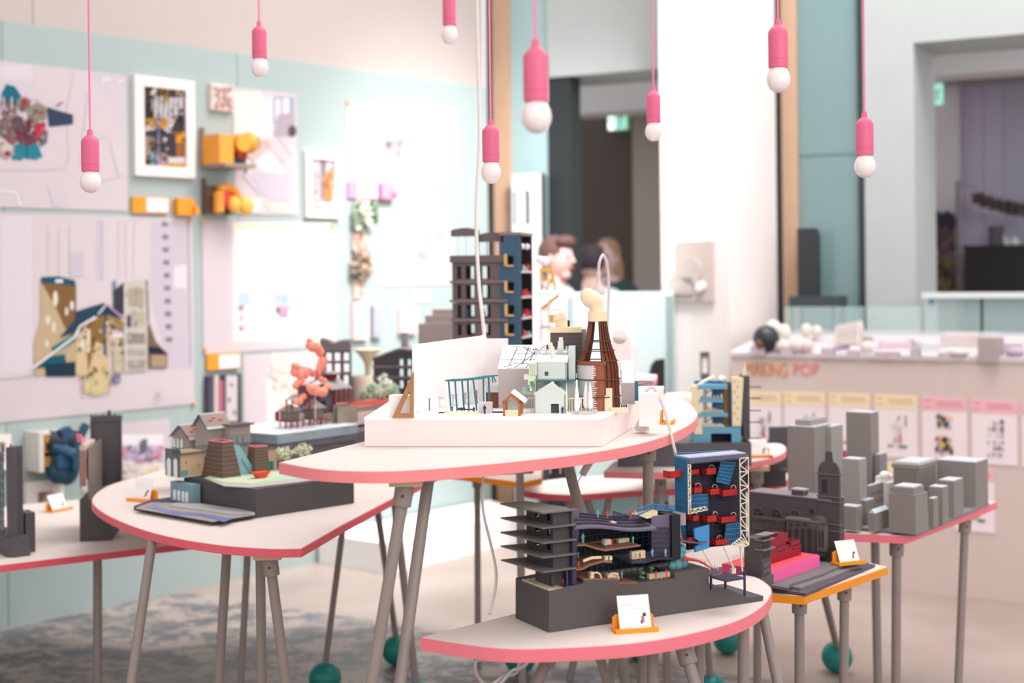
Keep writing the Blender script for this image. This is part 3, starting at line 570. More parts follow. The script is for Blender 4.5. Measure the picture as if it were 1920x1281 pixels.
# white pillar
FPi = Fr((1.155, 7.6, 0), -40.3)
mb = MB(); mb.box(-FPi.at(1365, 400, 0)[0]+FPi.at(1240, 400, 0)[0], 0, 0, .52, 0, 4.6)
pil = struct('wall_pillar', mb, mat((232, 222, 220), .7, .01, 4), 'bright white square pillar in the middle of the hall', fr=FPi)
t = thing('wall_intercom', 'pale beige panel box with a round button mounted on the white pillar', 'panel', FPi)
x0, z0 = FPi.at(1272, 565); x1, z1 = FPi.at(1340, 452); t.location = FPi.w((x0+x1)/2, -.03, z0); hw = (x1-x0)/2; hh = z1-z0
mb = MB(); mb.box(-hw, hw, 0, .029, 0, hh); mb.build('case', mat((188, 174, 168), .6), t)
mb = MB(); mb.box(-hw*1.35, hw*.0, -.012, 0, hh*.12, hh*.4).cyl((-hw*.1, -.012, hh*.5), (-hw*.1, 0, hh*.5), hw*.6, None, 20); mb.build('handset', mat((182, 168, 163), .6), t)
mb = MB(); mb.cyl((hw*.45, -.03, hh*.25), (hw*.45, 0, hh*.25), hw*.22, None, 16); mb.build('button', mat((236, 226, 222), .4), t, True)
# right side: concrete frame, far room
sb('wall_column', CONC, 1622, 0, 1716, 0, 0, .55, 0, 4.6, 'grey concrete column right of the teal glass')
sb('wall_beam', CONC, 1716, 0, 2150, 62, 0, .55, None, 4.6, 'grey concrete beam over the right opening')
FB3 = Fr(FB.w(0, 1.3, 0), -28)
sb2('trim_7', mat((214, 212, 214), .7, .04), 1730, 84, 2150, 128, 0, .3, label='white beam across the right opening', fr=FB3)
sb2('wall_far', mat((196, 192, 194), .7, .04), 1715, 150, 1800, 0, 1.2, .1, 0, None, label='grey far wall with posters', fr=FB3)
fp = None
for i, (a, b) in enumerate(((1800, 1845), (1846, 1882), (1883, 1960), (1961, 2150))):
    mb = MB(); x0 = FB3.at(a, 400, 1.25)[0]; x1 = FB3.at(b, 400, 1.25)[0]; mb.box(x0, x1, 1.25, 1.35, 0, 3.4)
    if fp is None: fp = struct('wall_far_panels', mb, mat((176, 168, 190), .6, .04), 'lilac-grey panelled far wall', fr=FB3)
    else: struct('panel', mb, mat((168, 168, 184) if i > 1 else (176, 168, 190), .6, .04), parent=fp)
zc3 = FB3.at(1850, 128, .3)[1]
sb2('ceiling_far', mat((150, 146, 148), .7, .03), 1715, 0, 2150, 0, .3, 1.1, zc3+.02, zc3+.06, label='grey ceiling of the far room', fr=FB3)
exit_sign(FB3, 1740, 156, 1768, 198, .4, 'glowing green exit sign in the opening at upper right')
def farposter(label, a, b, c, d, shapes):
    x0, z1 = FB3.at(a, b, 1.17); x1, z0 = FB3.at(c, d, 1.17)
    t = thing('wall_poster', label, 'poster', FB3, 'dark posters on the far wall'); t.location = FB3.w((x0+x1)/2, 1.17, z0); hw = (x1-x0)/2; hh = z1-z0
    mb = MB(); mb.box(-hw, hw, 0, .025, 0, hh); mb.build('board', mat((50, 46, 52), .5), t)
    mb = MB(); rn = random.Random(a+b)
    for i in range(26):
        mb.col = rn.choice(shapes); x = rn.uniform(-hw*.75, hw*.75); z = rn.uniform(hh*.1, hh*.9); s = rn.uniform(.02, .06)
        k = [(x+s*math.cos(q), -.002-.0002*i, z+s*math.sin(q)) for q in (0, 1.3, 2.6, 4, 5.2)]; mb.add(k, [(0, 1, 2, 3, 4)])
    mb.build('print', print_mat(), t)
farposter('dark poster with brown figures on the far wall, the upper of two', 1743, 402, 1790, 472, [(84, 70, 64), (60, 52, 60), (104, 92, 86), (48, 48, 66)])
farposter('dark poster with yellow foliage on the far wall, the lower of two', 1743, 478, 1790, 546, [(120, 108, 66), (84, 78, 60), (52, 48, 46), (110, 92, 104)])
t = thing('black_bar_counter', 'black bar counter in the far room at right', 'counter', FB3)
x0, z1 = FB3.at(1808, 461, .7); x1 = FB3.at(2100, 461, .7)[0]; t.location = FB3.w(x0, .7, 0)
mb = MB(); mb.box(0, x1-x0, .0, .4, 0, z1-.02); mb.build('front', mat((26, 24, 26), .5), t)
mb = MB(); mb.box(-.01, x1-x0, -.02, .42, z1-.02, z1); mb.build('counter_top', mat((40, 38, 42), .3), t)
def ontop(px, py): q = FB3.at(px, py, .9); return FB3.w(q[0], .9, z1), q[1]
for px, w_, py, nm, c_, lb in ((1867, .035, 424, 'dark_box', (70, 66, 74), 'slim dark box standing on the black bar counter'), (1878, .022, 430, 'bottle', (224, 226, 232), 'pale bottle on the black bar counter next to the slim dark box'), (1886, .022, 446, 'glass_jar', (228, 228, 232), 'small pale jar on the black bar counter beside the pale bottle'), (1902, .03, 444, 'glass_jar', (226, 228, 232), 'pale round jar alone at the right of the black bar counter')):
    p, zt = ontop(px, py); h = zt-z1; mb = MB()
    if nm == 'dark_box': mb.box(-w_, w_, -.05, .05, 0, h*.96).box(-w_*.9, w_*.9, -.045, .045, h*.96, h)
    else: mb.lathe([(w_*.7, 0), (w_, h*.1), (w_, h*.55), (w_*.45, h*.75), (w_*.45, h*.95), (w_*.5, h)], n=14)
    o = mb.build(nm, mat(c_, .3), None, True); o.location = p; tag(o, lb, nm.replace('_', ' ').split()[-1])
t = thing('photo_string', 'string of small dark snapshots hung across the far room', 'photo string', FB3); a = FB3.at(1795, 340, .8); b = FB3.at(2000, 378, .8)
t.location = FB3.w(a[0], .8, a[1]); L = b[0]-a[0]; dz = b[1]-a[1]
mb = MB(); mb.tube([(L*i/10, 0, dz*i/10-.05*math.sin(math.pi*i/10)) for i in range(11)], .003, 5); mb.build('string', mat((90, 84, 90)), t)
mb = MB(); mb.box(-.01, .01, -.01, .01, -a[1], 0); mb.build('pole', mat((110, 106, 110)), t)
for px in (1833, 1849, 1867, 1884, 1897, 1912, 1930):
    f = (FB3.at(px, 360, .8)[0]-a[0])/L; z = dz*f-.05*math.sin(math.pi*f)
    mb = MB(); mb.box(L*f-.05, L*f+.05, -.004, .004, z-.13, z); mb.build('snapshot', mat((160, 152, 168), .5), t)
    mb = MB(); mb.box(L*f-.035, L*f+.035, -.007, -.003, z-.1, z-.025); mb.build('snapshot_image', mat((64, 52, 54), .5), t)
# dark office chair seen behind the teal glass (it stands in front of it here)
t = thing('black_chair', 'black upright chair back behind the counter, left of the concrete column', 'chair', FB); q = FB.at(1516, 500, -.12); t.location = FB.w(q[0], -.12, 0)
s = .0031
mb = MB(); zt = FB.at(1516, 428, -.12)[1]; zb = FB.at(1516, 555, -.12)[1]
mb.prismy([(-.055, zb), (.06, zb), (.06, zt-.04), (.045, zt), (-.055, zt)], -.03, .03); mb.build('backrest', mat((44, 50, 52), .6), t)
mb = MB(); mb.box(-.06, .2, -.18, .05, zb-.06, zb-.0); mb.build('seat', mat((60, 66, 68), .6), t)
for sx, sy in ((-.05, -.16), (.18, -.16), (-.05, .03), (.18, .03)):
    mb = MB(); mb.cyl((sx, sy, 0), (sx, sy, zb-.05), .012); mb.build('leg', mat((60, 64, 66), .4), t)
# glass balustrade
FG = Fr(FB.w(0, -.36, 0), -28)
t = thing('glass_balustrade', 'clear glass balustrade with a steel handrail behind the display counter', 'balustrade', FG); q0 = FG.at(1470, 580)[0]; t.location = FG.w(q0, 0, 0)
GL = glassmat((196, 222, 220), .28, 'balustrade_glass')
for a, b, tp in ((1470, 1622, 575), (1624, 1728, 575), (1732, 1840, 556), (1842, 2100, 556)):
    x0 = FG.at(a, 580)[0]-q0; x1 = FG.at(b, 580)[0]-q0; z1 = FG.at((a+b)/2, tp)[1]
    mb = MB(); mb.box(x0+.004, x1-.004, -.006, .006, 0, z1); mb.build('glass_pane', GL, t)
mb = MB(); x0 = FG.at(1730, 552)[0]-q0; x1 = FG.at(2100, 552)[0]-q0; z1 = FG.at(1830, 548)[1]; mb.box(x0, x1, -.025, .025, z1-.03, z1); mb.build('handrail', mat((206, 212, 212), .35, .02), t)
mb = MB(); q = FG.at(1747, 566); mb.cyl((q[0]-q0, -.015, q[1]), (q[0]-q0, .015, q[1]), .014, None, 16); mb.build('glass_clamp', mat((70, 130, 160), .3), t)
for px in (1622, 1730, 1841):
    x = FG.at(px, 580)[0]-q0; mb = MB(); mb.box(x-.008, x+.008, -.02, .02, 0, 1.0); mb.build('post', mat((120, 128, 128), .4), t)

# ------------------------------------------------------------------ display counter with the lettering
FC = Fr((1.674, 6.97, 0), -30.1)
cl = FC.at(1372, 672)[0]; cz = FC.at(1500, 671)[1]; crx = FC.at(2150, 700)[0]
t = thing('display_counter', 'long grey display counter lettered along its front, with a sloping white top', 'counter', FC)
GREYC = mat((208, 191, 184), .7, .02, 5)
mb = MB(); mb.box(cl, crx, 0, .04, 0, cz); mb.build('front_panel', GREYC, t)
mb = MB(); mb.prismx([(.04, 0), (.62, 0), (.62, cz+.075), (.04, cz-.02)], cl, crx); mb.build('body', GREYC, t)
mb = MB(); mb.prismx([(-.01, cz), (.66, cz+.09), (.66, cz+.112), (-.01, cz+.022)], cl-.01, crx); mb.build('sloping_top', mat((204, 196, 199), .5, .01), t)
def text(body, a, b, c, d, colr, nm):
    cu = bpy.data.curves.new(nm, 'FONT'); cu.body = body; cu.size = 1; cu.extrude = .004; cu.offset = -.006
    o = bpy.data.objects.new(nm, cu); COL.objects.link(o); dg = bpy.context.evaluated_depsgraph_get()
    me = bpy.data.meshes.new_from_object(o.evaluated_get(dg)); bpy.data.objects.remove(o)
    x0 = min(v.co.x for v in me.vertices); x1 = max(v.co.x for v in me.vertices); y0 = min(v.co.y for v in me.vertices); y1 = max(v.co.y for v in me.vertices)
    X0, X1 = FC.at(a, (b+d)/2)[0], FC.at(c, (b+d)/2)[0]; Z1 = FC.at((a+c)/2, b)[1]; Z0 = FC.at((a+c)/2, d)[1]
    for v in me.vertices:
        x, y, z = v.co; v.co = (X0+(x-x0)/(x1-x0)*(X1-X0), -.001-z*.4-.002, Z0+(y-y0)/(y1-y0)*(Z1-Z0))
    me.flip_normals(); me.materials.append(mat(colr, .6)); me.update()
    o = bpy.data.objects.new(nm, me); COL.objects.link(o); o.parent = t; return o
text('MAKING', 1398, 680, 1477, 706, (222, 132, 56), 'lettering')['label'] = 'orange lettering reading MAKING'
text('POP', 1489, 682, 1536, 704, (232, 112, 118), 'lettering')['label'] = 'pink lettering reading POP'
def infocard(a, b, c, d, bar, label, seed, kind):
    x0, z1 = FC.at(a, b)[0], FC.at((a+c)/2, b)[1]; x1, z0 = FC.at(c, d)[0], FC.at((a+c)/2, d)[1]
    k = thing('info_sheet', label, 'sheet', FC, 'information sheets on the counter front'); k.location = FC.w((x0+x1)/2, -.001, z0); hw = (x1-x0)/2; hh = z1-z0
    mb = MB(); mb.box(-hw, hw, -.004, 0, 0, hh); shee = mb.build('sheet', mat((236, 222, 224), .7, .01), k)
    hb = hh*.21
    mb = MB(); mb.box(-hw, hw, -.0055, -.003, hh-hb, hh); mb.build('heading_band', mat(bar, .7, .02), shee)
    mb = MB(); i = 0
    def q(col, p):
        nonlocal i
        mb.col = col; i += 1; mb.add([(x*hw, -.006-.0001*i, z*hh) for x, z in p], [tuple(range(len(p)))])
    def R4(x0, x1, z0, z1): return [(x0, z0), (x1, z0), (x1, z1), (x0, z1)]
    dk = tuple(int(v*.86) for v in bar)
    q(dk, R4(-.35, .8, .91, .94)); q(dk, R4(-.35, .85, .86, .885)); q(dk, R4(-.9, -.6, .93, .955)); q(dk, R4(-.9, -.6, .84, .86))
    rn = random.Random(seed)
    if kind == 'blob':
        for _ in range(70):
            x = rn.uniform(-.35, .35); z = rn.uniform(.08, .38) if rn.random() < .65 else rn.uniform(.52, .7); s = rn.uniform(.04, .1)
            q(rn.choice([(190, 120, 60), (60, 110, 90), (150, 40, 60), (40, 36, 60), (220, 190, 90), (206, 150, 160), (96, 70, 130)]), [(x+s*math.cos(a_), z+s*.6*math.sin(a_)) for a_ in (0, 1.5, 3.1, 4.6)])
    elif kind == 'grid':
        for r in range(6):
            for c2 in range(6):
                if rn.random() < .8: x = -.3+c2*.13; z = .12+r*.1; q(rn.choice([(120, 110, 130), (170, 160, 170), (90, 80, 96), (200, 190, 196)]), R4(x, x+rn.uniform(.04, .09), z, z+rn.uniform(.03, .08)))
        q((50, 44, 50), R4(.3, .42, .64, .7)); q((100, 60, 66), R4(.33, .42, .5, .6))
    else:
        q((216, 206, 210), R4(.0, .12, .2, .6)); q((190, 70, 110), [(.14, .25), (.26, .22), (.24, .42), (.18, .5)]); q((110, 70, 70), R4(.44, .5, .5, .68)); q((96, 110, 96), R4(-.4, -.12, .17, .2)); q((80, 96, 84), R4(.14, .52, .16, .2))
        for _ in range(14): x = rn.uniform(-.2, .5); z = rn.uniform(.2, .6); q(rn.choice([(206, 196, 202), (190, 180, 180), (222, 206, 214), (110, 96, 104)]), R4(x, x+.06, z, z+rn.uniform(.02, .1)))
    mb.build('print', print_mat(), shee)
YB = (240, 218, 178); PB = (240, 178, 186)
infocard(1385, 734, 1466, 850, YB, 'yellow-headed information sheet nearest the lettering, behind the blue tower model', 1, 'd')
infocard(1470, 736, 1548, 850, YB, 'yellow-headed information sheet, second from the left end of the counter', 2, 'd')
infocard(1554, 738, 1632, 850, YB, 'yellow-headed information sheet, third from the left end of the counter', 3, 'd')
infocard(1640, 741, 1721, 858, YB, 'yellow-headed information sheet beside the pink-headed ones', 4, 'd')
infocard(1729, 746, 1814, 862, PB, 'pink-headed information sheet with a colourful picture', 5, 'blob')
infocard(1822, 750, 1908, 871, PB, 'pink-headed information sheet with rows of small grey objects', 6, 'grid')
infocard(1790, 877, 1866, 997, PB, 'pink-headed information sheet low behind the grey city model', 7, 'd')
infocard(1650, 868, 1740, 985, YB, 'yellow-headed information sheet low behind the grey towers', 8, 'd')
infocard(1916, 755, 2000, 878, PB, 'pink-headed information sheet cut off by the right edge', 9, 'grid')
# things on the sloping top
def ctop(px, py):                     # a point of the sloping top
    dd = ray(px, py); c = Vector((0, 0, EYE))-FC.o; k = .09/.67
    # plane z = cz+.022 + k*(y+.01)
    t_ = (cz+.022+k*(c.dot(FC.ey)+.01)-c.z)/(dd.z-k*dd.dot(FC.ey)); p = Vector((0, 0, EYE))+dd*t_
    return p
def scale_at(p): return p.y/FPX
def place(o, p, rz=0): o.location = p; o.rotation_euler = (0, 0, FC.a+rz); return o
CRM = mat((214, 204, 196), .7, .03); LIL = mat((172, 156, 162), .7, .03)
p = ctop(1437, 660); s = scale_at(p)
t = thing('black_helmet', 'round black helmet-like head on the left end of the counter', 'helmet', loc=p, rz=FC.a)
mb = MB(); mb.ball((0, 0, s*25), (s*25, s*25, s*25), 20, 14); mb.build('shell', mat((44, 48, 54), .35), t, True)
mb = MB(); mb.ball((-s*5, -s*17, s*18), (s*10, s*9, s*11), 12, 8); mb.build('face_opening', mat((120, 84, 70), .6), t, True)
def puff(label, px, py, parts, m=CRM, nm='foam_model', cat='model'):
    p = ctop(px, py); s = scale_at(p); t = thing(nm, label, cat, loc=p, rz=FC.a, group='pale objects on the counter')
    for (n_, dx, dz, rx, rz_, ry) in parts:
        mb = MB(); mb.ball((dx*s, 0, dz*s), (rx*s, ry*s, rz_*s), 14, 10, .04); mb.build(n_, m, t, True)
puff('cream padded dome behind the black helmet', 1462, 648, [('lobe', -12, 28, 16, 20, 14), ('lobe', 8, 22, 14, 18, 12), ('lobe', -2, 10, 20, 12, 14)])
puff('low cream cushioned mound right of the black helmet', 1485, 661, [('lobe', -14, 10, 20, 13, 14), ('lobe', 10, 12, 18, 15, 14), ('lobe', 28, 12, 14, 14, 12)], mat((208, 192, 186), .7, .03))
puff('white double-lobed foam object in front of the teal glass', 1522, 640, [('lobe', -10, 20, 11, 13, 10), ('lobe', 10, 18, 11, 12, 10), ('stem', 0, 8, 8, 9, 8)])
p = ctop(1590, 645); s = scale_at(p)
t = thing('ribbed_dome_model', 'white ribbed barrel-shaped model, tallest on the counter', 'model', loc=p, rz=FC.a)
for k in range(5):
    mb = MB(); q = -s*22+k*s*9; mb.prismy([(q+s*12*0, 0), (q+s*11, 0), (q+s*13, s*22+k*s*2), (q+s*9, s*36+k*s*2), (q+s*3, s*34+k*s*2), (q, s*18)], -s*14, s*12); mb.build('rib', CRM, t)
def block(label, px, py, w_, h_, dp, m, rz=0, nm='paper_block', lid=True):
    p = ctop(px, py); s = scale_at(p); t = thing(nm, label, 'block', loc=p, rz=FC.a+rz, group='pale objects on the counter')
    mb = MB(); mb.box(-w_*s/2, w_*s/2, 0, dp*s, -.02, h_*s); mb.build('block', m, t)
    if lid: mb = MB(); mb.box(-w_*s*.42, w_*s*.42, dp*s*.1, dp*s*.9, h_*s, h_*s*1.15+.004); mb.build('top', mat((220, 210, 212), .6), t)
block('wide white paper block near the right of the counter', 1800, 652, 70, 22, 30, mat((206, 194, 192), .7), .1)
block('lilac-sided box with white top right of the wide paper block', 1850, 672, 34, 38, 40, mat((170, 156, 156), .7), -.2)
block('pale lilac low model tray left of the paper block', 1680, 655, 60, 12, 40, mat((204, 184, 196), .7), .3)
block('white folded card strip right of the lilac tray', 1745, 660, 34, 14, 46, mat((200, 204, 206), .7), .5)
block('small lilac block on the right edge of the counter', 1897, 660, 40, 14, 20, mat((186, 172, 184), .7), .2)
puff('small white pebble shape in the middle of the counter', 1626, 662, [('pebble', 0, 10, 14, 12, 10)], CRM)
puff('flat white pebble shape in front of the wide paper block', 1796, 668, [('pebble', 0, 7, 20, 8, 12)], CRM)
puff('lilac pebble shape at the right end of the counter', 1903, 668, [('pebble', 0, 8, 18, 9, 10)], mat((184, 168, 184)))
p = ctop(1575, 660); s = scale_at(p); t = thing('purple_baton', 'slim purple rod lying on the counter beside the ribbed model', 'rod', loc=p, rz=FC.a+.7)
mb = MB(); mb.cyl((-s*14, 0, s*6), (s*16, 0, s*9), s*3, s*4, 10); mb.build('rod', mat((128, 98, 140), .5), t, True)
mb = MB(); mb.ball((s*16, 0, s*9), s*4.5, 10, 6); mb.build('tip', mat((150, 120, 160), .5), t, True)
def tent(label, px, py, w_, h_):
    p = ctop(px, py); s = scale_at(p); t = thing('name_card', label, 'card', loc=p, rz=FC.a, group='folded name cards on the counter')
    mb = MB(); mb.add([(-w_*s/2, 0, -.004), (w_*s/2, 0, -.004), (w_*s/2, h_*s*.3, h_*s), (-w_*s/2, h_*s*.3, h_*s)], [(0, 1, 2, 3)]); mb.add([(-w_*s/2, .003, -.004), (w_*s/2, .003, -.004), (w_*s/2, h_*s*.3+.003, h_*s), (-w_*s/2, h_*s*.3+.003, h_*s)], [(3, 2, 1, 0)]); mb.build('front_leaf', LIL, t)
    mb = MB(); mb.add([(-w_*s/2, h_*s*.7, .01), (w_*s/2, h_*s*.7, .01), (w_*s/2, h_*s*.3, h_*s), (-w_*s/2, h_*s*.3, h_*s)], [(3, 2, 1, 0)]); mb.build('back_leaf', LIL, t)
for px, py, w_, h_, lb in ((1419, 664, 28, 16, 'folded lilac name card in front of the black helmet'), (1474, 668, 22, 12, 'folded lilac name card before the low cream mound'), (1551, 669, 26, 16, 'folded lilac name card below the ribbed dome'), (1599, 670, 25, 13, 'folded lilac name card right of the purple rod'), (1650, 672, 22, 12, 'folded lilac name card, left of a touching pair'), (1674, 673, 26, 13, 'folded lilac name card, right of a touching pair'), (1662, 652, 22, 14, 'folded lilac name card behind the touching pair'), (1704, 652, 20, 15, 'folded lilac name card behind the pale tray'), (1715, 674, 19, 20, 'tall folded lilac name card before the white strip'), (1770, 676, 24, 14, 'folded lilac name card before the flat white pebble'), (1625, 643, 20, 12, 'folded lilac name card right behind the ribbed dome')):
    tent(lb, px, py, w_, h_)

# ------------------------------------------------------------------ reception panel and the people
FR = Fr(D(1150, 700, 7.55).to_2d().to_3d(), -8)
t = thing('reception_desk', 'tall white reception desk in front of the three people', 'desk', FR)
x0, z1 = FR.at(1062, 557); x1 = FR.at(1262, 553)[0]
mb = MB(); mb.box(x0, x1, 0, .04, .42, z1); mb.build('front_panel', mat((192, 210, 210), .6, .01), t)
mb = MB(); mb.box(x0, x1, 0, .3, z1, z1+.02); mb.build('desk_top', mat((204, 220, 220), .4), t)
mb = MB(); mb.box(x0, x1, .08, .12, 0, .42); mb.build('plinth', mat((118, 150, 150), .4), t)
for x in (x0+.02, x1-.02):
    mb = MB(); mb.box(x-.02, x+.02, .0, .3, 0, z1); mb.build('side_panel', mat((206, 226, 226), .5), t)
def person(label, x, y, h, face, skin, hair, shirt, trousers, hairlong=False, lean=0.0):
    t = thing('person', label, 'person', loc=(x, y, 0), rz=face)
    k = h/1.75
    V = [(0, 0, .93), (0, 0, 1.1), (0, -.01, 1.3), (0, lean, 1.45), (0, lean-.01, 1.53), (0, lean-.02, 1.6),
         (-.09, 0, .88), (-.1, -.02, .48), (-.1, .03, .08), (-.1, -.12, .04), (.09, 0, .88), (.1, -.02, .48), (.1, .03, .08), (.1, -.12, .04),
         (-.18, lean, 1.42), (-.25, .02, 1.15), (-.2, -.2, 1.02), (-.17, -.28, 1.01), (.18, lean, 1.42), (.25, .02, 1.15), (.2, -.2, 1.02), (.17, -.28, 1.01)]
    E = [(0, 1), (1, 2), (2, 3), (3, 4), (4, 5), (0, 6), (6, 7), (7, 8), (8, 9), (0, 10), (10, 11), (11, 12), (12, 13), (3, 14), (14, 15), (15, 16), (16, 17), (3, 18), (18, 19), (19, 20), (20, 21)]
    Rr = [(.15, .11), (.14, .1), (.16, .11), (.1, .08), (.055, .055), (.06, .06), (.085, .085), (.06, .06), (.045, .045), (.04, .03), (.085, .085), (.06, .06), (.045, .045), (.04, .03), (.062, .062), (.045, .045), (.033, .033), (.035, .02), (.062, .062), (.045, .045), (.033, .033), (.035, .02)]
    for sgn, wr in ((-1, 17), (1, 21)):
        for f in range(5):
            b0 = len(V); px_ = V[wr][0]+sgn*(.028-.014*f); ln = (.055, .075, .08, .074, .06)[f]
            V.append((px_, V[wr][1]-.05, V[wr][2])); V.append((px_-sgn*.004, V[wr][1]-.05-ln*.6, V[wr][2]-.012)); E += [(wr, b0), (b0, b0+1)]; Rr += [(.009, .009), (.008, .008)]
    me = bpy.data.meshes.new('body'); me.from_pydata([(a*k, b*k, c*k) for a, b, c in V], E, []); o = bpy.data.objects.new('body', me); COL.objects.link(o)
    sm = o.modifiers.new('skin', 'SKIN'); o.modifiers.new('sub', 'SUBSURF').levels = 1
    sv = me.skin_vertices[0].data
    for i, r in enumerate(Rr): sv[i].radius = (r[0]*k, r[1]*k); sv[i].use_root = (i == 0)
    dg = bpy.context.evaluated_depsgraph_get(); m2 = bpy.data.meshes.new_from_object(o.evaluated_get(dg)); bpy.data.objects.remove(o)
    m2.materials.clear()
    for c_ in (mat(shirt, .8), mat(trousers, .8), mat(skin, .5)): m2.materials.append(c_)
    for p in m2.polygons:
        c_ = p.center/k
        p.material_index = 2 if (c_.z > 1.49 or (c_.y < -.22 and c_.z > .8)) else (1 if c_.z < .95 else 0); p.use_smooth = True
    o = bpy.data.objects.new('body', m2); COL.objects.link(o); o.parent = t
    hz = 1.645*k; hy = (lean-.03)*k
    mb = MB(); mb.ball((0, hy, hz), (.078*k, .098*k, .118*k), 18, 14)
    mb.cyl((0, hy-.088*k, hz+.02*k), (0, hy-.108*k, hz-.022*k), .008*k, .014*k, 8).ball((-.078*k, hy+.005, hz), (.014*k, .02*k, .03*k), 8, 6).ball((.078*k, hy+.005, hz), (.014*k, .02*k, .03*k), 8, 6).ball((0, hy-.05*k, hz-.09*k), (.04*k, .035*k, .032*k), 10, 6)
    hd = mb.build('head', mat(skin, .5), t, True)
    mb = MB()
    for sx in (-1, 1): mb.ball((sx*.032*k, hy-.086*k, hz+.012*k), (.014*k, .01*k, .008*k), 8, 6)
    mb.build('eyes', mat((50, 40, 40), .3), hd, True)
    mb = MB(); mb.ball((0, hy-.092*k, hz-.055*k), (.026*k, .01*k, .007*k), 8, 6); mb.build('mouth', mat((176, 96, 96), .5), hd, True)
    mb = MB(); mb.ball((0, hy+.022*k, hz+.035*k), (.09*k, .098*k, .105*k), 16, 12, .05)
    if hairlong:
        mb.ball((0, hy+.05*k, hz-.12*k), (.1*k, .07*k, .2*k), 14, 10, .05)
    else: mb.ball((.0, hy-.055*k, hz+.1*k), (.075*k, .06*k, .04*k), 12, 8, .06)
    mb.build('hair', mat(hair, .8, .15, 40), t, True)
    return t
q = D(1037, 500, 8.3); person('person in a pale shirt with short brown hair, seen in profile facing right', q.x, 8.3, 1.735, R_(60), (214, 168, 160), (92, 66, 62), (226, 224, 230), (70, 72, 84))
q = D(1110, 500, 9.35); person('person in a pale mint top with dark hair, seen from behind', q.x, 9.35, 1.705, R_(170), (206, 170, 160), (66, 54, 64), (206, 228, 224), (80, 84, 96))
q = D(1141, 500, 9.95); person('person in dark clothes with long fair hair, half hidden behind the mint top', q.x, 9.95, 1.755, R_(-25), (222, 190, 186), (176, 138, 112), (62, 76, 80), (50, 52, 60), True)
# ------------------------------------------------------------------ tables
def inset(poly, d):
    out = []; n = len(poly)
    for i in range(n):
        a, b, c = Vector(poly[i-1]).to_2d(), Vector(poly[i]).to_2d(), Vector(poly[(i+1) % n]).to_2d()
        e1 = (b-a).normalized(); e2 = (c-b).normalized(); nn = Vector((-e1.y-e2.y, e1.x+e2.x))
        if nn.length < 1e-6: nn = Vector((-e1.y, e1.x))
        nn.normalize(); k = max(.35, nn.dot(Vector((-e1.y, e1.x)))); out.append((b.x+nn.x*d/k, b.y+nn.y*d/k))
    return out
TOPM = mat((224, 210, 203), .55, .03, 60, name='table_laminate'); PLY = mat((214, 190, 152), .6, .08, 20)
def table(label, pts, h, band, th=.028, group='exhibition tables'):
    pts = [(p[0], p[1]) for p in pts]
    a = sum(pts[i][0]*pts[(i+1) % len(pts)][1]-pts[(i+1) % len(pts)][0]*pts[i][1] for i in range(len(pts)))
    if a < 0: pts = pts[::-1]
    cx = sum(p[0] for p in pts)/len(pts); cy = sum(p[1] for p in pts)/len(pts)
    t = thing('exhibition_table', label, 'table', loc=(cx, cy, 0), group=group)
    pts = [(x-cx, y-cy) for x, y in pts]; inn = inset(pts, .003)
    mb = MB(); mb.prism(inn, h-th+.001, h); mb.build('tabletop', TOPM, t)
    mb = MB(); n = len(pts)
    vs = [(x, y, h-th) for x, y in pts]+[(x, y, h-.0015) for x, y in pts]+[(x, y, h-th) for x, y in inn]+[(x, y, h-.0015) for x, y in inn]
    fs = []
    for i in range(n):
        j = (i+1) % n; fs += [(i, j, n+j, n+i), (2*n+j, 2*n+i, 3*n+i, 3*n+j), (n+i, n+j, 3*n+j, 3*n+i), (j, i, 2*n+i, 2*n+j)]
    mb.add(vs, fs); mb.build('edge_band', band, t, False)
    t['h'] = h; t['th'] = th; t['org'] = (cx, cy)
    return t
def leg(t, a, b, r=.015, da=None, db=None, socket=True, ballf=0, block=False, mate=STEEL):
    """a, b: pixels of two points of the leg at depths da, db; continued up to the table top and down to the floor"""
    A = D(a[0], a[1], da); B = D(b[0], b[1], db if db else da); h = t['h']-t['th']; o = Vector((t['org'][0], t['org'][1], 0))
    d = (A-B)/(A.z-B.z); top = A+d*(h-A.z); bot = A+d*(ballf*1.6-A.z)
    zt = h-.005
    mb = MB(); mb.cyl(bot-o, A+d*(zt-.0-A.z)-o, r, None, 14); lg = mb.build('leg', mate, t, True)
    if socket:
        s = A+d*(h-.068-A.z); e = A+d*(h-.016-A.z); mb = MB(); n_ = 4 if block else 16
        mb.cyl(s-o, e-o, r*1.5, r*1.55, 20); mb.build('socket', mate, lg, True)
        c = (s+e)/2-o; mb = MB(); mb.cyl(c+Vector((0, -r*1.4, 0)), c+Vector((0, -r*1.66, 0)), .004, None, 8); mb.build('screw', mat((90, 70, 50), .4), lg)
        mb = MB(); mb.box(top.x-o.x-r*2.6, top.x-o.x+r*2.6, top.y-r*2.6-o.y, top.y+r*2.6-o.y, h-.018, h); mb.build('mounting_block', PLY, lg)
    if ballf:
        mb = MB(); mb.ball((bot.x-o.x, bot.y-o.y, ballf), ballf, 24, 16); mb.build('ball_foot', TEAL, lg, True)
def p2(lst, h): return [P(a, b, h) for a, b in lst]
V3 = lambda l: [Vector((x, y, 0)) for x, y in l]
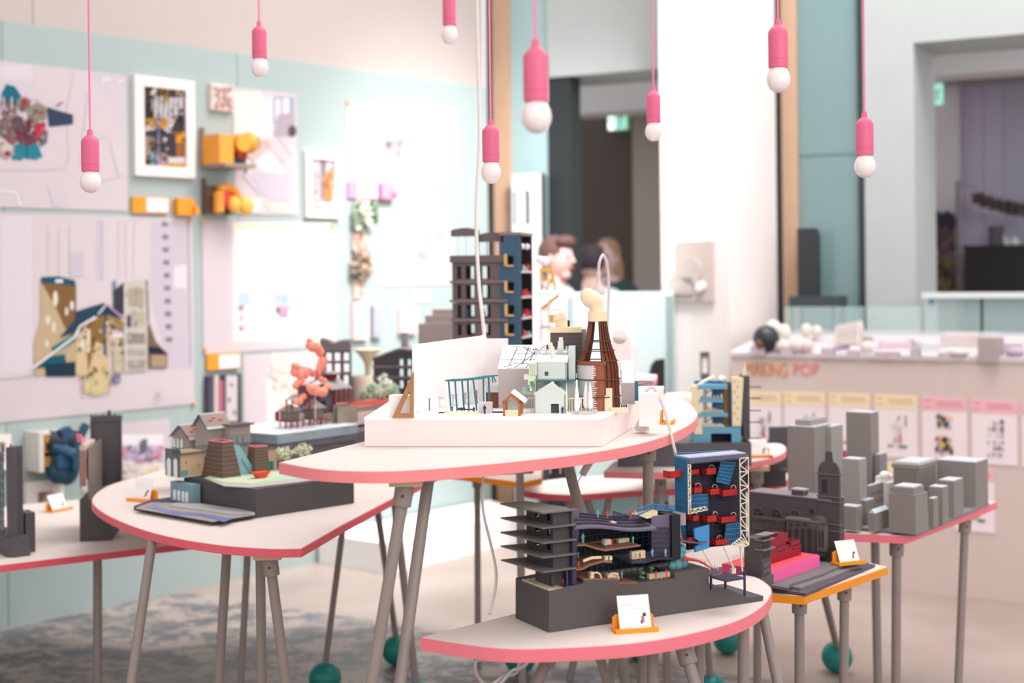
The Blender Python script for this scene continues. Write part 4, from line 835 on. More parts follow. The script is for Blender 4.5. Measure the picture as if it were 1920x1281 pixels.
# T1 centre, the high teardrop
o1 = spl(p2([(523, 867), (600, 880), (700, 884), (800, 880), (900, 872), (1000, 862), (1100, 850), (1200, 832), (1270, 809), (1306, 785), (1302, 765)], 1.1)+V3([(.585, 5.05), (.42, 5.3), (.14, 5.24)]))
T1 = table('high teardrop table with a pink edge carrying the white kiln model', o1, 1.10, PINK)
leg(T1, (757, 925), (697, 1281), .0148, 3.36, 3.33)
leg(T1, (803, 900), (750, 1281), .0148, 3.5, 3.36, socket=False)
leg(T1, (1067, 880), (1088, 960), .015, 3.95, 3.98, socket=False)
leg(T1, (1215, 860), (1215, 950), .0155, 4.12)
leg(T1, (975, 900), (977, 1080), .014, 5.0, 5.0, socket=False)
# T2 left
o2 = p2([(565, 1029), (640, 986), (740, 933), (820, 889)], .8)+V3([(-.25, 5.7), (-.19, 6.0), (-.2, 6.3), (-.5, 6.36)])
o2 += spl(V3([(-.5, 6.36), (-1.0, 6.15), (-1.3, 5.75)])+p2([(262, 893), (200, 912), (172, 936), (186, 957), (230, 980), (300, 1003), (400, 1021), (500, 1029), (565, 1029)], .8))[1:-1]
T2 = table('rounded table with a red-pink edge carrying the gabled houses model', o2, .80, mat((234, 102, 114), .5, .04), .024)
leg(T2, (283, 1030), (246, 1281), .0143, 4.2, 4.1, socket=False)
leg(T2, (425, 1040), (410, 1281), .0143, 4.3, 4.3, socket=False)
leg(T2, (488, 1045), (491, 1281), .0143, 4.15, 4.15, socket=False)
leg(T2, (506, 1050), (536, 1281), .0148, 4.0, 3.98)
leg(T2, (464, 1045), (452, 1272), .012, 4.95, 5.0, socket=False, ballf=.06)
leg(T2, (641, 1003), (612, 1231), .0115, 5.1, 5.25, socket=False, ballf=.06)
leg(T2, (709, 965), (738, 1165), .0125, 5.35, 5.6, socket=False, ballf=.06)
leg(T2, (741, 950), (779, 1275), .0135, 5.0, 5.0, socket=False, ballf=.06)
# T3 front
o3 = spl(p2([(788, 1195), (900, 1212), (1000, 1217), (1200, 1205), (1350, 1175), (1420, 1145), (1447, 1114), (1438, 1094), (1400, 1079)], .7)+V3([(.5, 3.95), (.3, 3.86)]))
T3 = table('low front table with a rounded end and coral-pink edge, carrying the cutaway theatre model', o3, .70, mat((238, 124, 136), .5, .04), .031)
leg(T3, (1018, 1255), (1006, 1281), .0148, 3.45, 3.44)
leg(T3, (1124, 1230), (1139, 1281), .0125, 3.7, 3.68, socket=False)
leg(T3, (1152, 1230), (1143, 1281), .0125, 3.85, 3.83, socket=False)
leg(T3, (1208, 1225), (1204, 1281), .0125, 3.7, 3.7, socket=False)
leg(T3, (1224, 1225), (1224, 1281), .0145, 3.5, 3.5, socket=False)
leg(T3, (1283, 1215), (1302, 1281), .0148, 3.45, 3.42)
leg(T3, (1311, 1215), (1311, 1281), .0125, 3.75, 3.75, socket=False)
leg(T3, (1394, 1185), (1394, 1281), .0148, 3.65, 3.65, socket=False)
leg(T3, (1434, 1165), (1458, 1281), .0135, 3.75, 3.7, socket=False)
# T4 city table
o4 = p2([(1700, 1005), (1870, 941)], .70)+V3([(1.32, 5.52), (.98, 5.3), (.93, 4.92)])+p2([(1580, 1000)], .70)
T4 = table('angular table with a pink edge carrying the grey city model', o4, .70, mat((236, 122, 136), .5, .04), .026)
leg(T4, (1681, 1050), (1680, 1281), .0155, 4.69, 4.69)
leg(T4, (1809, 990), (1797, 1281), .0145, 5.08, 5.0)
leg(T4, (1641, 1030), (1646, 1281), .0155, 5.1, 5.1, socket=False)
# T6 orange
o6 = p2([(1507, 1118), (1665, 1063)], .64)+V3([(.93, 4.7), (.7, 4.8), (.52, 4.55), (.59, 4.09)])+p2([(1420, 1112)], .64)
T6 = table('low angular table with an orange edge carrying the station model', o6, .64, ORANGE, .024)
leg(T6, (1499, 1170), (1499, 1281), .0145, 4.16, 4.16)
leg(T6, (1583, 1140), (1582, 1281), .0142, 4.32, 4.32)
leg(T6, (1549, 1130), (1566, 1200), .013, 4.8, 5.35, socket=False, ballf=.06)
# T9 far left
o9 = V3([(-2.45, 4.2)])+p2([(0, 1060), (183, 1038), (360, 1018)], .60)+V3([(-.95, 5.3), (-1.05, 5.9)])+p2([(230, 930), (50, 945)], .60)+V3([(-2.6, 5.4)])
T9 = table('long table with a red-pink edge at the far left carrying two dark models', o9, .60, mat((226, 88, 100), .5, .04), .024)
leg(T9, (183, 1070), (183, 1281), .0155, 5.03, 5.03, socket=False)
leg(T9, (-60, 1090), (-70, 1281), .0155, 4.95, 4.95, socket=False)
# T8 teardrop behind, T5 the lower round one, T10 orange one further back, hidden back table
o8 = p2([(1132, 884), (1220, 886), (1310, 885)], .85)+spl(p2([(1310, 885), (1400, 868), (1450, 858), (1474, 845), (1462, 832)], .85)+V3([(.95, 5.75), (.6, 5.75)]))[1:]+p2([(1150, 866)], .85)
T8 = table('small teardrop table with a pink edge carrying the blue and cream tower model', o8, .85, mat((240, 130, 142), .5, .04), .024)
leg(T8, (1238, 905), (1240, 960), .0148, 5.15, 5.15)
leg(T8, (1420, 900), (1420, 930), .0148, 5.3, 5.3)
o5 = spl(p2([(972, 912), (990, 922), (1040, 927), (1090, 927), (1220, 919), (1400, 912), (1470, 903), (1482, 893)], .72)+V3([(1.2, 5.93), (.6, 5.86), (.2, 5.75)]), 6, True)
T5 = table('low oval table with a red-pink edge under the teardrop tables', o5, .72, mat((224, 96, 108), .5, .04), .024)
leg(T5, (1105, 950), (1122, 1000), .014, 5.4, 5.4, socket=False)
leg(T5, (1140, 945), (1128, 1000), .014, 5.4, 5.4, socket=False)
leg(T5, (1352, 1100), (1362, 1170), .012, 5.7, 5.75, socket=False, ballf=.06)
leg(T5, (1325, 1190), (1332, 1270), .0125, 5.0, 5.05, socket=False, ballf=.06)
leg(T5, (985, 1190), (967, 1240), .0125, 5.5, 5.5, socket=False, ballf=.06)
leg(T5, (1195, 1190), (1212, 1222), .0125, 5.7, 5.75, socket=False, ballf=.06)
o10 = p2([(848, 888), (979, 905), (1016, 897)], .80)+V3([(.13, 6.1), (-.04, 6.15)])
T10 = table('table with an orange edge in the background under the tall dark tower', o10, .80, ORANGE, .022)
leg(T10, (895, 930), (896, 1150), .013, 5.6, 5.6)
o13 = V3([(.35, 6.2), (.62, 6.1), (.72, 6.5), (.5, 6.7)]); T13 = table('small background table with a pink edge right of the kiln', [(P(1175, 712, 1.08).x-.1, 6.3), (D(1228, 700, 6.2).x, 6.2), (D(1232, 700, 6.5).x, 6.5), (.3, 6.8)], 1.08, mat((246, 160, 170), .5), .03)
leg(T13, (1200, 800), (1200, 900), .013, 6.45, 6.45, socket=False)

# ------------------------------------------------------------------ pendant bulbs
PKL = mat((224, 104, 138), .5, .03, name='pink_silicone'); CORD = mat((240, 130, 170), .6, .02); BULB = mat((246, 232, 230), .25, .01, spec=.6, name='opal_bulb')
mb = MB()
for x in (-2, -1.2, -.4, .4, 1.2, 2): mb.box(x-.03, x+.03, 1.5, 6.2, 4.0, 4.06)
for y in (1.6, 2.4, 3.2, 4.0, 4.8, 5.6): mb.box(-2.1, 2.1, y-.02, y+.02, 4.06, 4.1)
struct('ceiling_grid', mb, mat((200, 196, 194), .6), 'steel lighting grid the bulbs hang from')
def pendant(label, px, ptop, pbulb, wpx):
    d = .0475*FPX/wpx; a = D(px, ptop, d); L = 4.0
    S = .0475  # body width
    b = D(px, pbulb, d); hgt = a.z-b.z; k = hgt/.175
    t = thing('pendant_bulb', label, 'lamp', loc=(b.x, b.y, b.z), group='pink pendant bulbs')
    r = S/2
    z = lambda f: hgt*f
    mb = MB(); mb.lathe([(r*.72, z(.335)), (r*.98, z(.34)), (r*1.0, z(.36)), (r, z(.80)), (r*.96, z(.83)), (r*.75, z(.87)), (r*.42, z(.905)), (r*.36, z(.915)), (r*.27, z(.995)), (r*.18, z(1))], n=24); lh = mb.build('lamp_holder', PKL, t, True)
    mb = MB(); mb.lathe([(r*1.004, z(.44)), (r*1.006, z(.445)), (r*1.004, z(.45))], n=24); mb.build('groove_ring', mat((220, 80, 134), .5), lh, True)
    mb = MB(); mb.lathe([(r*.05, 0), (r*.5, z(.012)), (r*.9, z(.055)), (r*1.14, z(.12)), (r*1.2, z(.18)), (r*1.12, z(.245)), (r*.92, z(.3)), (r*.72, z(.345))], n=24); mb.build('bulb', BULB, t, True)
    mb = MB(); mb.cyl((0, 0, hgt*.99), (0, 0, 4.02-b.z), .0024*(1.0 if d < 3.3 else 1.15), None, 8); mb.build('cord', CORD, t, True)
pendant('pink pendant bulb hanging low at the far left before the site plan', 170, 243, 362, 33)
pendant('pink pendant bulb hanging high over the attic drawing', 487, 40, 145, 27.5)
pendant('pink pendant bulb at the top edge, mostly cut off above the tall tower', 843, -22, 84, 25)
pendant('pink pendant bulb in front of the black post and timber strip', 921, 224, 345, 32)
pendant('largest pink pendant bulb, nearest the camera', 1006, 73, 251, 48)
pendant('smallest pink pendant bulb, against the white pillar edge', 1226, 162, 265, 27)
pendant('pink pendant bulb over the white pillar and timber strip at right', 1460, 35, 174, 37)
pendant('pink pendant bulb hanging before the grey concrete column', 1622, 209, 334, 33)

# ------------------------------------------------------------------ cables
WCAB = mat((226, 216, 210), .5, .02)
def cable(name, label, pts, r, m=WCAB, extra=None):
    W = spl([D(*q) for q in pts], 8); o0 = W[-1].copy(); mb = MB(); mb.tube([q-o0 for q in W], r, 10)
    t = thing(name, label, 'cable', loc=o0); mb.build('cable', m, t, True)
    if extra: mb = MB(); mb.ball((0, 0, 0), extra, 12, 8); mb.build('plug', m, t, True)
    return t
cable('hanging_cable', 'thick white cable hanging from above down behind the white model', [(888, -500, 4.6), (892, -100, 4.6), (896, 100, 4.6), (899, 250, 4.55), (893, 400, 4.5), (897, 520, 4.45), (904, 590, 4.4), (909, 640, 4.4)], .0058, WCAB, .012)
cable('hanging_cable', 'thin grey-white cable hanging under the high table to the front table', [(907, 886, 3.6), (904, 930, 3.6), (908, 970, 3.6), (920, 1020, 3.58), (930, 1070, 3.56), (928, 1110, 3.55), (918, 1152, 3.52)], .0035)
cable('coiled_cable', 'tangled white cable hanging in loops below the front table', [(985, 1228, 3.6), (975, 1238, 3.6), (968, 1262, 3.55), (945, 1268, 3.5), (920, 1285, 3.5), (905, 1280, 3.48), (893, 1262, 3.45), (893, 1240, 3.42), (910, 1238, 3.45), (935, 1236, 3.48), (930, 1226, 3.5)], .0042)
cable('coiled_cable', 'second loop of white cable close to the front table leg', [(984, 1226, 3.42), (990, 1240, 3.42), (978, 1252, 3.44), (960, 1258, 3.46), (945, 1275, 3.48), (925, 1292, 3.5), (900, 1300, 3.5)], .004)
mb = MB(); A = D(1102, 868, 4.3); B = D(1092, 890, 4.28); C = D(1076, 916, 4.25)
t = thing('inline_switch', 'grey-white inline cable switch hanging under the high table', 'switch', loc=C)
u = D(1112, 855, 4.3); mb.cyl(u-C, B-C, .0125, .011, 12); mb.build('switch_body', mat((206, 196, 192), .4), t, True)
mb = MB(); mb.cyl(B-C, Vector(), .002, None, 6); mb.build('thin_wire', WCAB, t)
mb = MB(); mb.cyl(u-C, u-C+Vector((0, 0, 1.072-u.z)), .003, None, 6); mb.build('upper_wire', WCAB, t)

# ------------------------------------------------------------------ gooseneck lamps
GN = mat((216, 203, 198), .4, .01, name='white_gooseneck')
def goose(label, path, head, r, base):
    W = spl([D(*q) for q in path], 8); o0 = W[0].copy(); t = thing('gooseneck_lamp', label, 'lamp', loc=o0)
    mb = MB(); mb.tube([q-o0 for q in W], r, 12); mb.build('neck', GN, t, True)
    hx, h0, h1, d, hw = head; a = D(hx, h0, d)-o0; b = D(hx-.5, h1, d)-o0; L = (a-b).length; sc = hw*d/FPX
    dirn = (b-a).normalized(); q = Vector((0, 0, -1)).rotation_difference(dirn).to_matrix().to_4x4()
    mb = MB(); mb.lathe([(sc*.16, 0), (sc*.3, -L*.04), (sc*.34, -L*.16), (sc*.26, -L*.26), (sc*.27, -L*.4), (sc*.45, -L*.55), (sc*.8, -L*.72), (sc*1.0, -L*.88), (sc*.96, -L*.97), (sc*.8, -L)], n=24)
    mb.v = [tuple(q@Vector(v)+a) for v in mb.v]; lh = mb.build('lamp_head', GN, t, True)
    mb = MB(); mb.lathe([(sc*.72, -L*1.0), (sc*.5, -L*1.015), (sc*.45, -L*.985)], n=20); mb.v = [tuple(q@Vector(v)+a) for v in mb.v]; mb.build('lens', mat((176, 166, 166), .2, .02, metal=.4), lh, True)
    mb = MB(); base(mb); mb.build('clamp', GN, t)
goose('white gooseneck lamp curving up behind the cream-capped kiln', [(1139, 770, 4.6), (1140, 600, 4.56), (1141.5, 545, 4.5), (1139, 500, 4.45), (1131, 478.5, 4.42), (1124, 492, 4.4), (1122.5, 510, 4.4)], (1122.5, 508, 553, 4.4, 12.5), .0046, lambda m: m.box(-.03, .03, -.03, .03, D(1139, 770, 4.6).z*0-.02, .02))
goose('white gooseneck lamp clamped to the right end of the high table', [(1281, 905, 3.9), (1270, 865, 3.91), (1262, 832, 3.92), (1252, 790, 3.95), (1238, 748, 3.97), (1224, 727, 3.98), (1213, 733, 3.98), (1206, 752, 3.98), (1204.5, 766, 3.98)], (1204.5, 760, 808, 3.98, 14.5), .0046, lambda m: m.box(-.016, .016, -.012, .012, -.03, .012))

# ------------------------------------------------------------------ card holders
HOLD = mat((240, 150, 28), .45, .03, name='orange_acrylic')
def holder(label, pos, deg, W, tilt=.45, back=True, ch=.07):
    t = thing('card_holder', label, 'card holder', loc=pos, rz=R_(deg), group='orange card holders')
    mb = MB(); mb.box(-W/2, W/2, -.02, .02, 0, .006).box(-W/2, W/2, -.024, -.018, 0, .011); mb.build('tray', HOLD, t)
    mb = MB(); mb.prismy([(-W/2+.002, .004), (W/2-.002, .004), (W/2-.002, .032), (W/2-.01, .038), (-W/2+.01, .038), (-W/2+.002, .032)], .012, .017); mb.build('backplate', HOLD, t)
    cw = W*.74; m = Matrix.Translation((0, -.012, .004))@Matrix.Rotation(-tilt, 4, 'X')
    mb = MB(); mb.box(-cw/2, cw/2, 0, .0012, 0, ch); mb.v = [tuple(m@Vector(v)) for v in mb.v]; cdo = mb.build('card', mat((246, 240, 238), .6), t)
    mb = MB()
    def bar(x0, x1, z0, z1, c): mb.col = c; mb.add([tuple(m@Vector(v)) for v in ((x0*cw, -.0004, z0*ch), (x1*cw, -.0004, z0*ch), (x1*cw, -.0004, z1*ch), (x0*cw, -.0004, z1*ch))], [(0, 1, 2, 3)])
    bar(-.4, -.05, .72, .745, (206, 196, 198)); bar(-.4, .3, .6, .612, (200, 190, 194)); bar(-.4, .1, .5, .512, (206, 198, 200)); bar(-.4, -.1, .1, .115, (210, 200, 204)); bar(.1, .38, .09, .105, (206, 196, 200))
    bar(.2, .3, .22, .4, (176, 126, 116)); bar(.26, .36, .38, .48, (70, 60, 74)); bar(.17, .24, .18, .27, (120, 90, 110))
    mb.build('print', print_mat(), cdo)
holder('orange card holder in front of the cutaway theatre model', P(1190, 1183, .70), 12, .105, .35, ch=.082)
holder('orange card holder at the left end of the rounded table', P(268, 940, .80), -28, .105, .3, ch=.075)
holder('orange card holder seen from the side between the two far left dark models', P(110, 958, .60), 62, .112, .5)
holder('orange card holder on the teardrop table behind the blue tower', P(1423, 858, .85), 8, .095, .4)
holder('orange card holder on the contoured base of the station model', P(1590, 1057, .666), 22, .095, .45)
holder('orange card holder behind the gooseneck on the high table', P(1250, 794, 1.10), 80, .08, .4, ch=.06)
# ================================================================== M1 white kiln model
F1 = Fr(P(684, 838, 1.10), -5.2); BZ = F1.at(684, 784, 0)[1]
t = thing('kiln_model', 'white based model of pale green houses beside a brown ribbed bottle kiln', 'model', F1)
fr_ = F1.at(1128, 838, 0)[0]; rb = F1.flat(1245, 768, 0); lbk = F1.flat(745, 744, BZ)
WB = mat((236, 222, 217), .65, .03, 14); WH = mat((248, 242, 240), .65, .01); GREYB = mat((190, 178, 177), .7, .03)
mb = MB(); mb.prism([(0, 0), (fr_, 0), rb, (rb[0]*.8, rb[1]+.02), lbk], 0.001, BZ); mb.build('base', WB, t)
mb = MB(); mb.prism([(-.001, -.001), (fr_+.001, -.001), (rb[0]+.001, rb[1]), (rb[0]*.8, rb[1]+.021), (lbk[0]-.001, lbk[1])], BZ-.006, BZ+.001); mb.build('base_top', mat((250, 244, 242), .65, .01), t)
g = lambda px, py: F1.flat(px, py, BZ)
def b1(nm, m, a, b, c, d, y, dep, smooth=False):
    mb = MB(); r = pbox(F1, mb, a, b, c, d, y, dep); mb.build(nm, m, t, smooth); return r
# white backdrop: an upright sheet leading back
A = g(774, 781); pts = [A, g(800, 772), g(845, 764), g(900, 757), (F1.at(912, 700, g(900, 757)[1]+.01)[0], g(900, 757)[1]+.01)]
mb = MB(); lo = []; hi = []
tops = [(773, 646), (800, 643), (845, 637), (890, 630), (912, 626)]; bots = [(780, 778), (800, 748), (845, 741), (890, 731), (912, 722)]
for (x, y), tp, bt in zip(pts, tops, bots):
    hi.append((x, y, F1.at(tp[0], tp[1], y)[1])); lo.append((x, y, max(BZ, F1.at(bt[0], bt[1], y)[1])))
n = len(lo); th = .003
lo2 = [(x, y+th, z) for x, y, z in lo]; hi2 = [(x, y+th, z) for x, y, z in hi]
[mb.loft([lo[i], lo[i+1], hi[i+1], hi[i]], [lo2[i], lo2[i+1], hi2[i+1], hi2[i]]) for i in range(n-1)]; mb.build('backdrop', WH, t)
for i, (px, py) in enumerate(((792, 775), (812, 771), (838, 766), (862, 762), (884, 759), (902, 757))):
    x, y = g(px, py); mb = MB(); mb.box(x-.008, x+.008, y+.004, y+.09, BZ, BZ+.075); mb.build('pier', WH, t)
b1('side_block', WH, 729, 742, 774, 785, g(735, 783)[1], .05)
b1('white_screen', WH, 905, 635, 953, 770, g(930, 752)[1], .006)
b1('white_screen', WH, 800, 690, 905, 760, g(905, 752)[1]+.06, .006)
# timber brace
y = g(755, 785)[1]+.004
q = lambda px, py: F1.at(px, py, y)
mb = MB(); O = [q(735, 784), q(775, 784), q(775, 697)]; I = [q(748.5, 776), q(768, 776), q(768, 732)]
for k in range(3): mb.prismy([O[k], O[(k+1) % 3], I[(k+1) % 3], I[k]], y, y+.012)
mb.build('timber_brace', mat((170, 122, 80), .6, .12, 40), t)
# teal frame pavilion
TF = mat((36, 120, 134), .5); y0 = g(870, 772)[1]; mb = MB()
for a, b, c, d, dy in ((841, 715, 846, 771, 0), (853, 713, 857, 771, 0), (866, 711, 870, 767, .02), (877, 713, 879, 771, 0), (887, 711, 894, 770, 0), (906, 707, 907, 757, .05), (916, 707, 918, 757, .05)):
    p = F1.at(a, b, y0+dy); s_ = F1.at(c, d, y0+dy); mb.cyl((p[0], y0+dy, p[1]), (s_[0], y0+dy, max(s_[1], BZ)), .0026, None, 6)
ring = [(835, 714, 0), (850, 712, 0), (870, 711, .02), (890, 709, .04), (910, 706, .05), (934, 704, .05)]
mb.tube([(F1.at(a, b, y0+dy)[0], y0+dy, F1.at(a, b, y0+dy)[1]) for a, b, dy in ring], .0022, 6)
ring = [(835, 714, 0), (855, 714, 0), (880, 712, 0), (900, 710, .01), (925, 705, .03), (930, 716, .03), (924, 717, .03), (923, 706, .03)]
mb.tube([(F1.at(a, b, y0+dy)[0], y0+dy, F1.at(a, b, y0+dy)[1]) for a, b, dy in ring], .0022, 6)
mb.build('teal_frame', TF, t)
mb = MB(); x0, y = g(832, 778); x1 = g(890, 779)[0]; mb.prism([(x0, y), (x1, y-.004), (x1+.01, y+.03), (x0+.02, y+.03)], BZ, BZ+.006); mb.build('cream_terrace', mat((240, 222, 180), .7), t)
b1('small_shed', mat((206, 198, 198)), 897, 755, 922, 776, g(905, 776)[1], .03)
b1('brown_hut', mat((112, 62, 44), .6, .1), 911, 736, 937, 766, g(920, 766)[1], .04)
b1('brown_hut_top', mat((196, 192, 194)), 911, 724, 937, 736, g(920, 766)[1], .04)
mb = MB(); [mb.box(g(a, 776)[0], g(b, 776)[0], g(a, c)[1], g(a, c)[1]+.012, BZ, BZ+.004) for a, b, c in ((822, 845, 776), (850, 880, 770), (918, 942, 775), (845, 860, 768))]; mb.each('bench', mat((80, 50, 60)), t)
PUR = mat((48, 36, 92))
for px, py, h in ((849, 771, .014), (866, 773, .014), (889, 776, .02), (909, 777, .026), (1055, 776, .02), (871, 772, .014)): x, y = g(px, py); figs([(x, y-.004, BZ, h)], PUR, t)
# block with the dotted map roof
yb = g(960, 768)[1]+.03; fx0, fz0 = F1.at(935, 772, yb); fx1 = F1.at(1075, 730, yb)[0]; zt = F1.at(960, 692, yb)[1]
ybk = yb+.17; zk = F1.at(950, 648, ybk)[1]
mb = MB(); mb.prismx([(yb, BZ), (yb, zt), (ybk, zk), (ybk, BZ)], fx0, fx1); mb.build('map_block', GREYB, t)
mb = MB(); e = .0015; mb.prismx([(yb-.001, zt), (yb-.001, zt+e), (ybk, zk+e), (ybk, zk)], fx0-.001, fx1+.001); mb.build('map_roof', mat((250, 242, 244), .6, .01), t)
mb = MB(); rn = random.Random(5); S = (zk-zt)/(ybk-yb)
def dash(u0, v0, u1, v1, wd=.0016):
    X = lambda u: fx0+u*(fx1-fx0)*.62; Y = lambda v: yb+v*(ybk-yb); L = math.hypot(X(u1)-X(u0), Y(v1)-Y(v0)); k = max(1, int(L/.0085))
    for i in range(k):
        a0 = (i+.1)/k; a1 = (i+.72)/k; p = Vector((X(u0+(u1-u0)*a0), Y(v0+(v1-v0)*a0))); r = Vector((X(u0+(u1-u0)*a1), Y(v0+(v1-v0)*a1))); d = (r-p).normalized(); nn = Vector((-d.y, d.x))*wd
        mb.add([(v.x, v.y, zt+(v.y-yb)*S+.0024) for v in (p-nn, r-nn, r+nn, p+nn)], [(0, 1, 2, 3)])
for sg in ((.18, .0, .98, .02), (.02, .35, .98, .35), (.2, .95, .98, .72), (.3, .2, .85, .2), (.22, .1, .32, .9), (.35, .0, .95, .98), (.5, .15, .58, .9), (.65, .3, .75, .85), (.45, .9, .9, .4), (.8, .2, .95, .7), (.28, .6, .9, .62), (.3, .75, .8, .78), (.1, .05, .3, .15), (.6, .0, .65, .2)): dash(*sg)
mb.build('map_print', mat((40, 34, 60), .6), t)
# timber shed in front
ys = g(965, 781)[1]; WD = mat((172, 104, 62), .6, .12, 30)
x0, z_ = F1.at(943, 781, ys); x1 = F1.at(976, 781, ys)[0]; zw = F1.at(960, 752, ys)[1]; zr = F1.at(960, 738, ys)[1]; xm = (x0+x1)/2; dp = .075
for k, yy in enumerate((ys, ys+dp*.5, ys+dp)):
    mb = MB(); w_ = .0055
    mb.box(x0, x0+w_, yy, yy+w_, BZ, zw).box(x1-w_, x1, yy, yy+w_, BZ, zw)
    for xa, xb in ((x0, xm), (x1, xm)):
        mb.prismy([(xa, zw), (xb, zr), (xb, zr-w_*1.6), (xa, zw-w_*1.6)], yy, yy+w_)
    mb.build('timber_portal', WD, t)
mb = MB(); mb.loft([(xm, ys-.004, zr+.001), (x1+.012, ys-.004, zw-.006), (x1+.012, ys+dp+.01, zw-.006), (xm, ys+dp+.01, zr+.001)], [(xm, ys-.004, zr+.005), (x1+.012, ys-.004, zw-.002), (x1+.012, ys+dp+.01, zw-.002), (xm, ys+dp+.01, zr+.005)]); mb.build('shed_roof', mat((250, 238, 236)), t)
mb = MB(); mb.box(x0+.006, x1-.006, ys-.004, ys+.004, BZ, F1.at(960, 769, ys)[1]); mb.build('cream_wall', mat((240, 216, 180)), t)
mb = MB(); mb.box(x0+.008, x1-.004, ys+dp*.6, ys+dp*.62, BZ, zw); mb.build('green_infill', mat((190, 202, 190)), t)
# pale green houses
PG = mat((206, 214, 208), .6, .02); PG2 = mat((196, 206, 196), .6, .03)
yh = g(1030, 776)[1]; x0 = F1.at(1002, 760, yh)[0]; x1 = F1.at(1060, 760, yh)[0]; ze = F1.at(1030, 741, yh)[1]; zr = F1.at(1030, 720, yh)[1]; xm = F1.at(1034, 720, yh)[0]
dx0, dx1 = F1.at(1033, 768, yh)[0], F1.at(1048, 768, yh)[0]; zd = F1.at(1040, 757.5, yh)[1]
mb = MB(); mb.prismy([(x0, BZ), (dx0, BZ), (dx0, zd), (dx1, zd), (dx1, BZ), (x1, BZ), (x1, ze), (xm, zr), (x0, ze)], yh, yh+.004).box(x0, x0+.003, yh, yh+.11, BZ, ze).box(x1-.003, x1, yh, yh+.11, BZ, ze); mb.build('gable_house', PG, t)
mb = MB(); mb.box(dx0-.002, dx1+.002, yh+.02, yh+.024, BZ, zd+.002); mb.build('doorway', mat((90, 116, 90)), t)
for s_, (xa, za) in enumerate(((x0-.001, ze), (x1+.001, ze))):
    mb = MB(); mb.loft([(xa, yh-.001, za), (xm, yh-.001, zr), (xm, yh+.11, zr), (xa, yh+.11, za)], [(xa, yh-.001, za+.004), (xm, yh-.001, zr+.004), (xm, yh+.11, zr+.004), (xa, yh+.11, za+.004)]); mb.build('roof_plane', mat((216, 222, 218), .6), t)
mb = MB()
for i in range(4):
    f0 = .18+i*.1; f1 = f0+.07; yy0, yy1 = yh+.02, yh+.07
    P_ = lambda f: (xm+(x1-xm)*f, zr+(ze-zr)*f+.0046)
    a, b = P_(f0), P_(f1); mb.add([(a[0], yy0, a[1]), (b[0], yy0, b[1]), (b[0], yy1, b[1]), (a[0], yy1, a[1])], [(0, 1, 2, 3)])
mb.build('skylight_slats', mat((70, 80, 76), .4), t)
# upper house with open roof
yu = yh+.05; x0, x1, z0, z1 = pbox(F1, MB(), 1007, 680, 1062, 713, yu, .1)
wx0, wx1 = F1.at(1021, 701, yu)[0], F1.at(1028, 701, yu)[0]; wz0, wz1 = F1.at(1024, 705, yu)[1], F1.at(1024, 697, yu)[1]
mb = MB(); mb.holes(x0, x1, z0, z1, [(wx0, wx1, wz0, wz1)], yu, yu+.004).box(x0, x0+.004, yu, yu+.12, z0, z1).box(x1-.004, x1, yu, yu+.12, z0, z1).box(x0, x1, yu, yu+.12, z0, z0+.004); mb.build('upper_house', PG, t)
mb = MB(); mb.box(wx0-.003, wx1+.003, yu+.01, yu+.013, wz0-.004, wz1+.004); mb.build('upper_window', mat((110, 140, 104)), t)
mb = MB(); mb.prismx([(yu-.001, z1), (yu+.03, z1+.014), (yu+.03, z1+.018), (yu-.001, z1+.004)], x0-.002, x1+.004); mb.build('upper_roof', mat((228, 232, 228)), t)
mb = MB(); zz = F1.at(1035, 668, yu+.03)[1]
for i in range(5): x = x0+(x1-x0)*i/4; mb.box(x-.0015, x+.0015, yu+.03, yu+.033, z1+.01, zz).box(x-.0015, x+.0015, yu+.08, yu+.083, z1-.004, zz+.012)
mb.box(x0, x1, yu+.03, yu+.033, zz, zz+.003).box(x0, x1, yu+.08, yu+.083, zz+.012, zz+.015).box(x0, x1, yu+.085, yu+.12, z1-.005, zz); mb.build('roof_frame', PG, t)
zz2 = F1.at(1050, 650, yu+.14)[1]; mb = MB(); mb.prismx([(yu+.1, z1-.02), (yu+.1, zz+.006), (yu+.16, zz2), (yu+.2, zz2-.004), (yu+.2, z1-.02)], x0+.01, x1+.012); mb.build('back_roof', mat((218, 226, 224)), t)
mb = MB()
for i in range(6): x = x0+.02+(x1-x0-.02)*i/5; mb.box(x-.003, x+.003, yu+.13, yu+.135, zz2-.012, zz2+.006)
mb.build('roof_slots', mat((70, 72, 76)), t)
mb = MB(); p = F1.at(1040, 679, yu+.02); r = F1.at(1031, 643, yu+.02); mb.cyl((p[0], yu+.02, p[1]), (r[0], yu+.02, r[1]), .0065, .0065, 12); mb.build('leaning_chimney', mat((246, 228, 208)), t, True)
b1('stack', mat((244, 232, 218)), 1046, 640, 1056, 656, yu+.1, .014); b1('stack', mat((246, 236, 224)), 1048, 633, 1055, 641, yu+.1, .012)
TB = mat((40, 116, 126), .5)
mb = MB(); pbox(F1, mb, 1006, 713, 1078, 716, yu-.002, .1); pbox(F1, mb, 1006, 716, 1008, 738, yu-.002, .004); mb.build('teal_deck', TB, t)
b1('green_wall', PG2, 1016, 716, 1076, 765, yu+.06, .006)
b1('side_wall', PG, 1066, 650, 1078, 712, yu+.03, .05)
